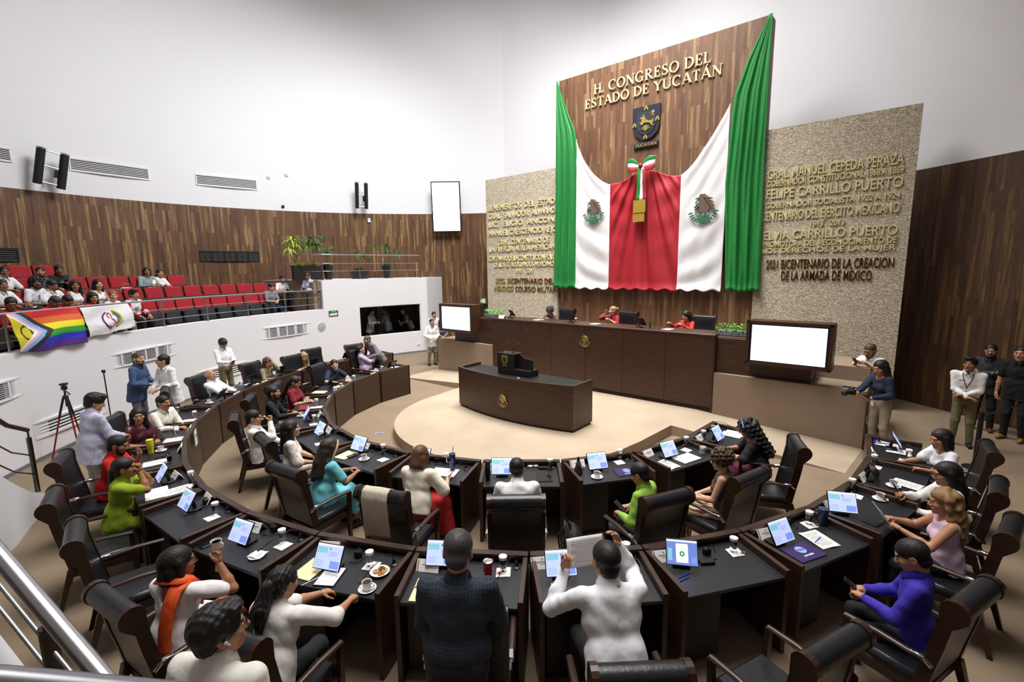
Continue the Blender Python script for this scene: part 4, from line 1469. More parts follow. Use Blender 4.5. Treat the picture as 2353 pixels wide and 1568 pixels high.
def frust(mb, a, b, wa, wb, mi=0):
    """square tapered post from a to b"""
    vs = []
    for p, w_ in ((a, wa), (b, wb)):
        for sx, sy in ((-1, -1), (1, -1), (1, 1), (-1, 1)):
            vs.append((p[0] + sx * w_ / 2, p[1] + sy * w_ / 2, p[2]))
    fs = [(3, 2, 1, 0), (4, 5, 6, 7)] + [(k, (k + 1) % 4, 4 + (k + 1) % 4, 4 + k) for k in range(4)]
    if a[2] > b[2]:
        fs = [f[::-1] for f in fs]
    mb.add(vs, fs, mi)


def back_profile(g=0.0):
    pts = [(-0.175 + g, 0.43), (-0.205 + g, 0.60), (-0.245 + g, 0.80), (-0.275 + g, 0.98)]
    for a in range(20, 250, 23):
        pts.append((-0.345 + (0.075 + g) * math.cos(rad(a)), 1.075 + (0.075 + g) * math.sin(rad(a))))
    pts += [(-0.335 - g, 0.95), (-0.31 - g, 0.78), (-0.275 - g, 0.60), (-0.245 - g, 0.43)]
    return pts


def make_chair():
    t = thing('leather_armchair', '', 'chair')
    mb = MB(); mb.box((0, 0.03, 0.425), (0.52, 0.50, 0.09), b=0.03); mb.obj('seat', m_leath, t, smooth=40)
    mb = MB(); mb.box((0, 0.27, 0.365), (0.54, 0.035, 0.06)); mb.box((0, -0.22, 0.365), (0.50, 0.035, 0.06))
    for sx in (-1, 1):
        mb.box((sx * 0.27, 0.02, 0.365), (0.035, 0.50, 0.06))
    mb.obj('seat_frame', m_chair, t)
    for sx in (-1, 1):
        mb = MB(); frust(mb, (sx * 0.275, 0.265, 0.0), (sx * 0.275, 0.265, 0.40), 0.035, 0.055); lo = mb.obj('leg', m_chair, t)
        mb = MB(); frust(mb, (sx * 0.27, -0.36, 0.0), (sx * 0.265, -0.235, 0.42), 0.036, 0.06); mb.obj('leg', m_chair, t)
        mb = MB()
        pf = back_profile(0.008)
        mb.prism(pf, 0, 0.045, 0, Matrix(((0, 0, 1, sx * 0.2675 - 0.0225), (1, 0, 0, 0), (0, 1, 0, 0), (0, 0, 0, 1))))
        mb.obj('back_frame', m_chair, t)
        mb = MB(); mb.tube([(sx * 0.30, -0.17, 0.655), (sx * 0.305, 0.05, 0.668), (sx * 0.305, 0.27, 0.655)], 0.026, 8, flat=0.7); ar = mb.obj('armrest', m_chair, t, smooth=50)
        mb = MB(); mb.box((sx * 0.30, -0.19, 0.662), (0.042, 0.09, 0.036), b=0.008); mb.tube([(sx * 0.296, -0.22, 0.66), (sx * 0.29, -0.27, 0.62)], 0.016, 8); mb.obj('bracket', m_chrome, ar, smooth=40)
        mb = MB(); frust(mb, (sx * 0.285, 0.262, 0.39), (sx * 0.305, 0.262, 0.65), 0.045, 0.04); mb.obj('arm_post', m_chair, t)
    mb = MB()
    mb.prism(back_profile(0.0), -0.245, 0.245, 0, Matrix(((0, 0, 1, 0), (1, 0, 0, 0), (0, 1, 0, 0), (0, 0, 0, 1))))
    mb.obj('backrest', m_leath, t, smooth=35)
    return t


chair = Maker(make_chair)


def seat_at(bx, by, face, label):
    """chair whose rolled top is over (bx, by), facing the direction given in degrees"""
    f = rad(face)
    chair((bx + 0.345 * math.cos(f), by + 0.345 * math.sin(f), 0), f - rad(90), label, 'black leather armchairs')


def ctr(x, y):
    return math.degrees(math.atan2(-y, -x))


CH = [('I1', 3.44, -4.27, 162, 'black leather armchair pulled back behind the woman with a blue headband'), ('I2', 2.36, -5.19, 122, 'black leather armchair of the curly haired woman, right of the backpack'),
      ('I3', 1.32, -5.63, 112, 'black leather armchair of the man in lime green, right of the backpack'), ('I4', -0.17, -5.64, 90, 'black leather armchair of the white shirted man, seen squarely from behind'),
      ('I5', -1.54, -5.47, 72, 'black leather armchair with a cream cloth draped over its back'), ('I6', -2.81, -4.86, 58, 'black leather armchair of the woman in aqua, left of the cream cloth chair'),
      ('I7', -3.55, -3.88, 42, 'black leather armchair of the woman in a floral blouse'), ('I8', -4.53, -2.92, 28, 'black leather armchair of the man with his chin on his hand'),
      ('I9', -4.94, -1.76, 17, 'black leather armchair behind the bearded man in black'), ('I10', -4.96, -0.81, 6, 'dark armchair behind the woman in a dark red blouse'),
      ('I11', -4.92, 1.19, -12, 'black leather armchair of the man in navy at the far side'), ('I12', -4.62, 3.27, -32, 'black leather armchair hidden behind the man in lilac'),
      ('O1', 5.62, -4.53, 143, 'black leather armchair of the white bloused woman at the right'), ('O2', 4.69, -5.54, 134, 'black leather armchair behind the dark haired woman at the right'),
      ('O3', 4.06, -6.26, 128, 'black leather armchair tilted at the right edge behind the blonde woman'), ('O4', 2.94, -7.09, 118, 'black leather armchair of the man in the violet shirt'),
      ('O5', 1.71, -7.50, 116, 'empty black leather armchair at the bottom right, nobody in it'), ('O6', 0.51, -7.67, 92, 'black leather armchair at the bottom edge behind the man in white'),
      ('O7', -0.53, -7.20, 88, 'dark armchair between the checked shirt man and his desk'), ('O8', -1.99, -7.36, 68, 'black leather armchair behind the ponytail woman, beside the foreground man'),
      ('O9', -2.99, -7.03, 60, 'black leather armchair of the orange sash woman'), ('O10', -4.06, -6.15, 40, 'empty black leather armchair left of the orange sash woman'),
      ('O11', -4.90, -5.49, 36, 'black leather armchair of the woman in the lime dress'), ('O12', -5.79, -4.45, 30, 'black leather armchair behind the man in red, by the stair wall'),
      ('O13', -6.52, -2.87, 10, 'black leather armchair of the woman in maroon'), ('O14', -6.92, -1.11, 35, 'black leather armchair turned beside the moustached man'),
      ('O16', -7.10, 0.12, -4, 'dark armchair of the white haired man'), ('O17', -6.69, 1.48, -15, 'empty black leather armchair next to the white haired man'),
      ('O19', -6.11, 2.44, -24, 'empty black leather armchair left of the far blonde woman'), ('O20', -6.04, 3.56, -33, 'empty black leather armchair right of the far blonde woman'), ('O21', -5.04, 4.27, -42, 'black leather armchair beside the standing bearded man at the far end')]
for k, x, y, f, lab in CH:
    seat_at(x, y, f, lab)
# dais chairs
for v, lab in ((1.98, 'black leather chair on the dais at the left, behind the woman in patterned black'), (-0.12, 'black leather chair on the dais in the middle, behind the woman in red'), (-2.25, 'black leather chair on the dais at the right, behind the woman in coral')):
    p = uv(4.45, v)
    o = chair((*p, 0.95), rad(230 - 90 - 6), lab, 'black leather armchairs')
# ------------------------------------------------------------------ bodies: smooth fields turned into meshes
class SDF:
    def __init__(s):
        s.p = []

    def cone(s, a, b, ra, rb, k=0.02, R=None, sc=None, sub=False, c=None):
        s.p.append(('c', np.array(a, float), np.array(b, float), ra, rb, k, R, sc, sub, c)); return s

    def ell(s, c, r, k=0.02, R=None, sub=False):
        s.p.append(('e', np.array(c, float), np.array(r, float), 0, 0, k, R, None, sub, None)); return s

    def mesh(s, h, noise=None):
        lo, hi = np.full(3, 1e9), np.full(3, -1e9)
        bbs = []
        for p in s.p:
            if p[0] == 'c':
                rr = max(p[3], p[4])
                if p[7] is not None:
                    rr *= max(p[7])
                l, u = np.minimum(p[1], p[2]) - rr, np.maximum(p[1], p[2]) + rr
            else:
                m = max(p[2]) if p[6] is not None else p[2]
                l, u = p[1] - m, p[1] + m
            bbs.append((l, u))
            if not p[8]:
                lo, hi = np.minimum(lo, l), np.maximum(hi, u)
        lo = lo - 2.5 * h
        hi = hi + 2.5 * h
        n = np.ceil((hi - lo) / h).astype(int) + 1
        ax = [lo[i] + h * np.arange(n[i]) for i in range(3)]
        F = np.full(n, 0.3, np.float32)
        for p, (l, u) in zip(s.p, bbs):
            k = p[5]
            mg = k + 3 * h
            i0 = np.clip(np.floor((l - mg - lo) / h).astype(int), 0, n)
            i1 = np.clip(np.ceil((u + mg - lo) / h).astype(int) + 1, 0, n)
            if np.any(i1 <= i0):
                continue
            X = ax[0][i0[0]:i1[0]][:, None, None]
            Y = ax[1][i0[1]:i1[1]][None, :, None]
            Z = ax[2][i0[2]:i1[2]][None, None, :]
            if p[0] == 'c':
                a, b = p[1], p[2]
                if p[6] is not None:      # local frame with squash
                    R, sc, c = p[6], np.array(p[7]), p[9]
                    q = [((X - c[0]) * R[0, i] + (Y - c[1]) * R[1, i] + (Z - c[2]) * R[2, i]) / sc[i] for i in range(3)]
                    a = (R.T @ (a - c)) / sc
                    b = (R.T @ (b - c)) / sc
                    ms = min(sc)
                else:
                    q = [X, Y, Z]
                    ms = 1.0
                ba = b - a
                dx, dy, dz = q[0] - a[0], q[1] - a[1], q[2] - a[2]
                t = np.clip((dx * ba[0] + dy * ba[1] + dz * ba[2]) / max(1e-9, ba @ ba), 0, 1)
                D = (np.sqrt((dx - t * ba[0]) ** 2 + (dy - t * ba[1]) ** 2 + (dz - t * ba[2]) ** 2) - (p[3] + (p[4] - p[3]) * t)) * ms
            else:
                c, r, R = p[1], p[2], p[6]
                dx, dy, dz = X - c[0], Y - c[1], Z - c[2]
                if R is not None:
                    dx, dy, dz = (dx * R[0, 0] + dy * R[1, 0] + dz * R[2, 0], dx * R[0, 1] + dy * R[1, 1] + dz * R[2, 1], dx * R[0, 2] + dy * R[1, 2] + dz * R[2, 2])
                k0 = np.sqrt((dx / r[0]) ** 2 + (dy / r[1]) ** 2 + (dz / r[2]) ** 2)
                k1 = np.sqrt((dx / r[0] ** 2) ** 2 + (dy / r[1] ** 2) ** 2 + (dz / r[2] ** 2) ** 2) + 1e-9
                D = k0 * (k0 - 1) / k1
            D = D.astype(np.float32)
            S = F[i0[0]:i1[0], i0[1]:i1[1], i0[2]:i1[2]]
            if p[8]:
                hh = np.maximum(k - np.abs(S + D), 0) / k
                S[...] = np.maximum(S, -D) + hh * hh * k * 0.25
            else:
                hh = np.maximum(k - np.abs(S - D), 0) / k
                S[...] = np.minimum(S, D) - hh * hh * k * 0.25
        if noise is not None:
            F += noise(ax[0][:, None, None], ax[1][None, :, None], ax[2][None, None, :]).astype(np.float32)
        return surfnet(F, lo, h)


def surfnet(F, lo, h):
    F[0], F[-1] = 0.1, 0.1
    F[:, 0], F[:, -1] = 0.1, 0.1
    F[:, :, 0], F[:, :, -1] = 0.1, 0.1
    ins = F < 0
    nx, ny, nz = F.shape
    cn = [(i, j, k) for i in (0, 1) for j in (0, 1) for k in (0, 1)]
    cnt = np.zeros((nx - 1, ny - 1, nz - 1), np.int8)
    for i, j, k in cn:
        cnt += ins[i:nx - 1 + i, j:ny - 1 + j, k:nz - 1 + k]
    I, J, K = np.nonzero((cnt > 0) & (cnt < 8))
    idx = np.full(cnt.shape, -1, np.int64)
    idx[I, J, K] = np.arange(len(I))
    val = {c: F[I + c[0], J + c[1], K + c[2]] for c in cn}
    P = np.zeros((len(I), 3))
    N = np.zeros(len(I))
    for a in cn:
        for d in range(3):
            if a[d] == 0:
                b = tuple(1 if q == d else a[q] for q in range(3))
                va, vb = val[a], val[b]
                m = (va < 0) != (vb < 0)
                t = np.where(m, va / np.where(m, va - vb, 1), 0)
                for q in range(3):
                    P[:, q] += np.where(m, a[q] + (t if q == d else 0), 0)
                N += m
    P = P / N[:, None] + np.stack([I, J, K], 1)
    P = lo + h * P
    faces = []
    for d in range(3):
        s0 = [slice(1, -1)] * 3
        A = [slice(1, -1)] * 3
        A[d] = slice(0, -1)
        B = [slice(1, -1)] * 3
        B[d] = slice(1, None)
        fa, fb = ins[tuple(A)], ins[tuple(B)]
        e1, e2 = (d + 1) % 3, (d + 2) % 3
        for flip, m in ((False, fa & ~fb), (True, ~fa & fb)):
            ii = np.stack(np.nonzero(m), 1)
            if not len(ii):
                continue
            base = ii.copy()
            base[:, e1] += 1
            base[:, e2] += 1
            qs = []
            for o1, o2 in ((-1, -1), (0, -1), (0, 0), (-1, 0)):
                c = base.copy()
                c[:, e1] += o1
                c[:, e2] += o2
                qs.append(idx[c[:, 0], c[:, 1], c[:, 2]])
            q = np.stack(qs, 1)
            faces.append(q[:, ::-1] if flip else q)
    Q = np.concatenate(faces) if faces else np.zeros((0, 4), np.int64)
    return P, Q


def smooth_pts(P, Q, it=1, lam=0.5):
    for _ in range(it):
        S = np.zeros_like(P)
        n = np.zeros(len(P))
        for a, b in ((0, 1), (1, 2), (2, 3), (3, 0)):
            np.add.at(S, Q[:, a], P[Q[:, b]]); np.add.at(n, Q[:, a], 1)
            np.add.at(S, Q[:, b], P[Q[:, a]]); np.add.at(n, Q[:, b], 1)
        P = P + lam * (S / np.maximum(n, 1)[:, None] - P)
    return P


class Parts:
    """several field meshes gathered in one mesh object with material slots"""

    def __init__(s):
        s.P, s.Q, s.M, s.n = [], [], [], 0

    def add(s, PQ, mi=0, R=None, t=None, flip=False):
        P, Q = PQ[0], PQ[1]
        if R is not None:
            P = P @ np.asarray(R).T
        if t is not None:
            P = P + np.asarray(t)
        if flip:
            Q = Q[:, ::-1]
        s.P.append(P); s.Q.append(Q + s.n); s.n += len(P)
        s.M.append(np.full(len(Q), mi) if np.isscalar(mi) else np.asarray(mi))
        return s

    def obj(s, name, mats, parent=None):
        P, Q, Mi = np.concatenate(s.P), np.concatenate(s.Q), np.concatenate(s.M)
        me = bpy.data.meshes.new(name)
        me.vertices.add(len(P)); me.vertices.foreach_set('co', P.astype(np.float32).ravel())
        me.loops.add(Q.size); me.loops.foreach_set('vertex_index', Q.astype(np.int32).ravel())
        me.polygons.add(len(Q))
        me.polygons.foreach_set('loop_start', np.arange(0, Q.size, 4, dtype=np.int32))
        for m in mats:
            me.materials.append(m)
        me.polygons.foreach_set('material_index', Mi.astype(np.int32))
        me.polygons.foreach_set('use_smooth', [True] * len(Q))
        me.update(calc_edges=True)
        me.validate()
        o = bpy.data.objects.new(name, me)
        COL.objects.link(o)
        if parent:
            o.parent = parent
        return o


# ---- heads (origin between the ears, +y is the face)
_heads = {}


def ellmesh(c, r, h=0.004, R=None):
    return SDF().ell(c, r, 0.002, R).mesh(h)


def head(kind):
    if kind in _heads:
        return _heads[kind]
    f = kind.startswith('f')
    fat = kind.endswith('h')
    s = SDF()
    s.ell((0, -0.014, 0.035), (0.076, 0.097, 0.084), 0.01)
    s.ell((0, 0.028, -0.03), (0.060 + 0.008 * fat, 0.062, 0.085), 0.035)
    s.ell((0, 0.045, -0.080), (0.038 if f else 0.046, 0.040, 0.034), 0.03)
    s.ell((0, 0.074, -0.100), (0.016, 0.016, 0.015), 0.02)
    if fat:
        s.ell((0, 0.03, -0.105), (0.056, 0.055, 0.032), 0.03)
        for x in (-1, 1):
            s.ell((x * 0.046, 0.045, -0.055), (0.026, 0.03, 0.032), 0.03)
    for x in (-1, 1):
        s.ell((x * 0.042, 0.060, -0.022), (0.022, 0.022, 0.02), 0.03)
    s.cone((-0.034, 0.083, 0.026), (0.034, 0.083, 0.026), 0.010, 0.010, 0.02)
    s.ell((-0.031, 0.102, 0.004), (0.017, 0.013, 0.011), 0.012, sub=True)
    s.ell((0.031, 0.102, 0.004), (0.017, 0.013, 0.011), 0.012, sub=True)
    s.cone((0, 0.088, 0.014), (0, 0.109, -0.028), 0.007, 0.0115 if f else 0.014, 0.014)
    for x in (-1, 1):
        s.ell((x * 0.012, 0.097, -0.033), (0.009, 0.011, 0.008), 0.008)
        s.ell((x * 0.078, -0.006, -0.004), (0.010, 0.024, 0.033), 0.008)
        s.ell((x * 0.088, 0.000, -0.002), (0.007, 0.014, 0.02), 0.004, sub=True)
    s.cone((-0.020, 0.089, -0.062), (0.020, 0.089, -0.062), 0.008, 0.008, 0.012)
    s.cone((-0.022, 0.103, -0.0625), (0.022, 0.103, -0.0625), 0.004, 0.004, 0.004, sub=True)
    s.cone((0, -0.012, -0.05), (0, -0.010, -0.095), 0.048 if f else 0.055, 0.046 if f else 0.052, 0.03)
    p = Parts()
    P, Q = s.mesh(0.0048)
    c = P[Q].mean(1)
    mi = np.zeros(len(Q), int)
    lip = (np.abs(c[:, 0]) < (0.023 if f else 0.021)) & (c[:, 1] > 0.088) & (np.abs(c[:, 2] + 0.062) < 0.0095 - 0.2 * np.abs(c[:, 0]))
    mi[lip] = 4
    ax = np.abs(c[:, 0])
    brow = (ax > 0.014) & (ax < 0.050) & (c[:, 1] > 0.05) & (np.abs(c[:, 2] - 0.027 + 0.12 * np.maximum(ax - 0.034, 0)) < (0.0035 if f else 0.005))
    mi[brow] = 1
    p.add((P, Q), mi)
    for x in (-1, 1):
        p.add(ellmesh((x * 0.031, 0.0815, 0.004), (0.0118, 0.0112, 0.0062), 0.003), 2)
        p.add(ellmesh((x * 0.031, 0.0905, 0.0035), (0.0058, 0.0036, 0.0058), 0.002), 3)
        p.add(SDF().cone((x * 0.019, 0.089, 0.0105), (x * 0.044, 0.083, 0.0095), 0.0028, 0.0028, 0.001).mesh(0.0024), 1 if f else 0)
    r = (np.concatenate(p.P), np.concatenate(p.Q), np.concatenate(p.M))
    _heads[kind] = r
    return r


_hairs = {}


def strand(amp, fr):
    return lambda X, Y, Z: amp * (np.sin(X * fr + 2 * np.sin(Z * 31)) * np.sin(Y * fr * 0.9 + 1.7 * np.sin(Z * 23 + 1)))


def curl(amp, fr):
    return lambda X, Y, Z: amp * (np.sin(X * fr + 1.3 * np.sin(Y * fr * .6)) + np.sin(Y * fr + 1.1 * np.sin(Z * fr * .7)) + np.sin(Z * fr + 1.2 * np.sin(X * fr * .5)))


def hair(kind):
    if kind in _hairs:
        return _hairs[kind]
    s = SDF()
    nz, h = strand(0.0014, 260), 0.0050

    def cap(g=0.0, front=0.100, low=True, hl=0.055):
        s.ell((0, -0.016, 0.040), (0.083 + g, 0.104 + g, 0.089 + g), 0.01)
        s.ell((0, 0.118, hl - 0.078), (0.074, 0.075, 0.082), 0.012, sub=True)
        if low:
            s.ell((0, 0.075, -0.10), (0.13, 0.105, 0.105), 0.012, sub=True)
            s.ell((0, -0.06, -0.165), (0.12, 0.12, 0.075), 0.01, sub=True)
        s.ell((0, -0.050, -0.035), (0.064, 0.058, 0.055), 0.02)
    if kind == 'short':
        cap()
    elif kind == 'crop':
        cap(-0.003); nz = strand(0.001, 300)
    elif kind == 'recede':
        cap(-0.003, hl=0.085); nz = strand(0.001, 300)
    elif kind == 'fringe':       # bald crown, hair at the sides and back
        s.ell((0, -0.020, 0.020), (0.081, 0.098, 0.070), 0.01)
        s.ell((0, 0.02, 0.115), (0.075, 0.10, 0.07), 0.01, sub=True)
        s.ell((0, 0.13, 0.0), (0.10, 0.11, 0.13), 0.01, sub=True)
        s.ell((0, 0.06, -0.10), (0.13, 0.10, 0.10), 0.01, sub=True)
        s.ell((0, -0.06, -0.12), (0.12, 0.12, 0.07), 0.01, sub=True)
        nz = strand(0.001, 300)
    elif kind == 'thick':
        cap(0.010); s.ell((0.015, 0.055, 0.105), (0.06, 0.05, 0.03), 0.02); nz = strand(0.0035, 150)
    elif kind in ('bob', 'bobs'):
        cap(0.006, low=False)
        for x in (-1, 1):
            s.cone((x * 0.078, -0.005, 0.03), (x * 0.083, 0.005, -0.11), 0.030, 0.026, 0.03)
        s.cone((0, -0.075, 0.03), (0, -0.085, -0.10), 0.055, 0.055, 0.04)
        s.cone((-0.05, -0.06, -0.03), (-0.06, -0.055, -0.11), 0.045, 0.04, 0.03); s.cone((0.05, -0.06, -0.03), (0.06, -0.055, -0.11), 0.045, 0.04, 0.03)
        s.ell((0, 0.105, -0.05), (0.060, 0.075, 0.115), 0.012, sub=True)
        s.ell((0, -0.0, -0.17), (0.055, 0.055, 0.08), 0.01, sub=True)
    elif kind in ('long', 'longwavy'):
        cap(0.008, low=False)
        for x in (-1, 1):
            s.cone((x * 0.078, -0.01, 0.03), (x * 0.088, -0.015, -0.16), 0.030, 0.032, 0.03)
            s.cone((x * 0.088, -0.03, -0.15), (x * 0.085, -0.06, -0.33), 0.036, 0.024, 0.03)
        s.cone((0, -0.08, 0.02), (0, -0.10, -0.18), 0.055, 0.060, 0.04)
        s.cone((-0.045, -0.075, -0.05), (-0.055, -0.10, -0.33), 0.045, 0.035, 0.04); s.cone((0.045, -0.075, -0.05), (0.055, -0.10, -0.33), 0.045, 0.035, 0.04)
        s.cone((0, -0.10, -0.18), (0, -0.115, -0.38), 0.055, 0.03, 0.04)
        s.ell((0, 0.108, -0.06), (0.058, 0.078, 0.13), 0.012, sub=True)
        s.ell((0, 0.03, -0.25), (0.060, 0.085, 0.16), 0.02, sub=True)
        if kind == 'longwavy':
            nz = curl(0.0045, 75)
        h = 0.0062
    elif kind == 'curlylong':
        cap(0.018, low=False)
        for x in (-1, 1):
            s.cone((x * 0.085, -0.015, 0.03), (x * 0.11, -0.03, -0.22), 0.045, 0.055, 0.03)
            s.cone((x * 0.07, -0.08, 0.0), (x * 0.085, -0.12, -0.40), 0.06, 0.06, 0.03)
        s.cone((0, -0.09, 0.02), (0, -0.135, -0.40), 0.07, 0.07, 0.04)
        s.ell((0, 0.11, -0.06), (0.056, 0.078, 0.13), 0.012, sub=True)
        s.ell((0, 0.045, -0.25), (0.055, 0.085, 0.15), 0.02, sub=True)
        nz, h = curl(0.006, 95), 0.0066
    elif kind == 'curlyshort':
        s.ell((0, -0.02, 0.035), (0.107, 0.125, 0.112), 0.01)
        s.ell((0, 0.12, -0.035), (0.064, 0.082, 0.095), 0.02, sub=True)
        s.ell((0, 0.03, -0.16), (0.10, 0.10, 0.11), 0.02, sub=True)
        nz = curl(0.006, 130)
    elif kind == 'afro':
        s.ell((0, -0.03, 0.035), (0.118, 0.130, 0.115), 0.01); s.ell((0, -0.06, -0.05), (0.10, 0.09, 0.09), 0.03)
        s.ell((0, 0.12, -0.035), (0.068, 0.085, 0.095), 0.02, sub=True)
        nz = curl(0.006, 120)
    elif kind in ('pony', 'bun', 'ponylong'):
        cap(0.002, hl=0.062)
        if kind == 'bun':
            s.ell((0, -0.125, 0.05), (0.045, 0.042, 0.042), 0.01); nz = strand(0.002, 160)
        elif kind == 'pony':
            s.ell((0, -0.115, 0.02), (0.030, 0.03, 0.03), 0.02)
            s.cone((0, -0.13, 0.01), (0.0, -0.155, -0.14), 0.040, 0.055, 0.03); s.cone((0.0, -0.155, -0.13), (0.0, -0.140, -0.30), 0.056, 0.020, 0.03)
            nz = strand(0.004, 150)
        else:
            s.ell((0, -0.10, -0.02), (0.032, 0.03, 0.03), 0.02)
            s.cone((0, -0.115, -0.03), (0, -0.125, -0.30), 0.034, 0.034, 0.03); s.cone((0, -0.125, -0.28), (0, -0.12, -0.45), 0.034, 0.012, 0.03)
    r = s.mesh(h, nz)
    _hairs[kind] = r
    return r


_beards = {}


def beard(kind):
    if kind in _beards:
        return _beards[kind]
    s = SDF()
    if kind == 'full':
        s.ell((0, 0.045, -0.082), (0.052, 0.048, 0.042), 0.02); s.ell((0, 0.07, -0.102), (0.026, 0.026, 0.022), 0.02)
        for x in (-1, 1):
            s.cone((x * 0.062, 0.015, -0.01), (x * 0.05, 0.04, -0.08), 0.016, 0.02, 0.02)
        s.ell((0, 0.105, -0.058), (0.03, 0.03, 0.016), 0.008, sub=True)
    s.cone((-0.024, 0.090, -0.052), (0.024, 0.090, -0.052), 0.0085, 0.0085, 0.006)
    s.ell((0, 0.06, 0.0), (0.06, 0.07, 0.038), 0.01, sub=True)
    r = s.mesh(0.0048, strand(0.001, 300))
    _beards[kind] = r
    return r


# ---- right hand: wrist at origin, fingers along +y, back of the hand +z, thumb on -x
_hands = {}
CURL = {'flat': (8, 10, 8, 0.0), 'relax': (22, 28, 20, 0.2), 'hold': (48, 55, 35, 0.6), 'fist': (78, 85, 55, 0.9)}


def hand(kind):
    if kind in _hands:
        return _hands[kind]
    c1, c2, c3, th = CURL[kind]
    s = SDF()
    Rn = np.eye(3)
    s.cone((-0.018, 0.03, 0), (-0.022, 0.082, 0), 0.0165, 0.014, 0.012); s.cone((0.0, 0.03, 0.001), (0.0, 0.086, 0.001), 0.0165, 0.014, 0.012)
    s.cone((0.018, 0.03, 0), (0.024, 0.078, 0), 0.0155, 0.0125, 0.012)
    s.cone((0, -0.05, 0), (0, 0.03, 0), 0.025, 0.022, 0.02)
    for i, (x, L, r) in enumerate(((-0.030, 0.072, 0.0088), (-0.010, 0.080, 0.0092), (0.011, 0.074, 0.0088), (0.030, 0.058, 0.0078))):
        p = np.array([x, 0.083 - 0.004 * abs(i - 1), 0.0])
        sp = rad((-5, -1, 3, 8)[i])
        el = 0.0
        for j, (cv, q) in enumerate(((c1, 0.45), (c2, 0.31), (c3, 0.24))):
            el -= rad(cv + 4 * i * (j == 0))
            d = np.array([math.sin(sp) * math.cos(el), math.cos(sp) * math.cos(el), math.sin(el)])
            e = p + d * L * q
            s.cone(p, e, r * (1 - 0.08 * j), r * (0.94 - 0.1 * j), 0.004)
            p = e
    p = np.array([-0.024, 0.018, -0.006])
    for L, r, ax, el in ((0.042, 0.0135, 52 - 25 * th, -18 - 40 * th), (0.032, 0.0105, 30 - 45 * th, -20 - 35 * th), (0.026, 0.009, 18 - 60 * th, -20 - 30 * th)):
        d = np.array([-math.sin(rad(ax)) * math.cos(rad(el)), math.cos(rad(ax)) * math.cos(rad(el)), math.sin(rad(el))])
        e = p + d * L
        s.cone(p, e, r, r * 0.88, 0.006)
        p = e
    r = s.mesh(0.0038)
    _hands[kind] = r
    return r


def nrm(v):
    v = np.asarray(v, float)
    return v / (np.linalg.norm(v) + 1e-9)


def frame(y, z):
    y = nrm(y)
    z = np.asarray(z, float)
    z = nrm(z - y * (z @ y))
    x = np.cross(y, z)
    return np.stack([x, y, z], 1)


def rotx(a):
    c, s_ = math.cos(rad(a)), math.sin(rad(a))
    return np.array([[1, 0, 0], [0, c, -s_], [0, s_, c]])


def roty(a):
    c, s_ = math.cos(rad(a)), math.sin(rad(a))
    return np.array([[c, 0, s_], [0, 1, 0], [-s_, 0, c]])


def rotz(a):
    c, s_ = math.cos(rad(a)), math.sin(rad(a))
    return np.array([[c, -s_, 0], [s_, c, 0], [0, 0, 1]])


def ik(S, W, l1, l2, pole):
    d = W - S
    L = np.linalg.norm(d)
    mx = (l1 + l2) * 0.995
    if L > mx:
        W = S + d / L * mx
        d = W - S
        L = mx
    u = d / L
    a = (l1 * l1 - l2 * l2 + L * L) / (2 * L)
    hh = math.sqrt(max(0.0, l1 * l1 - a * a))
    p = np.asarray(pole, float)
    p = nrm(p - u * (p @ u))
    return S + u * a + p * hh, W


SKIN = {'a': 'b98563', 'b': '9c6a49', 'c': '83563a', 'd': 'cfa183'}
m_eye = M('eye_white', 'e4dcd4', 0.3)
m_iris = M('eye_dark', '1d130e', 0.15)
PANTS = {}


def hairmat(col):
    n = 'hair_' + col
    if n in _mats:
        return _mats[n]
    m = M(n, col, 0.55)
    t = NT(m)
    t.bump(t.noise(t.mapped('Object', (170, 170, 14)), 1.0, 3), 0.45, 0.004)
    return m


COUNT = 0


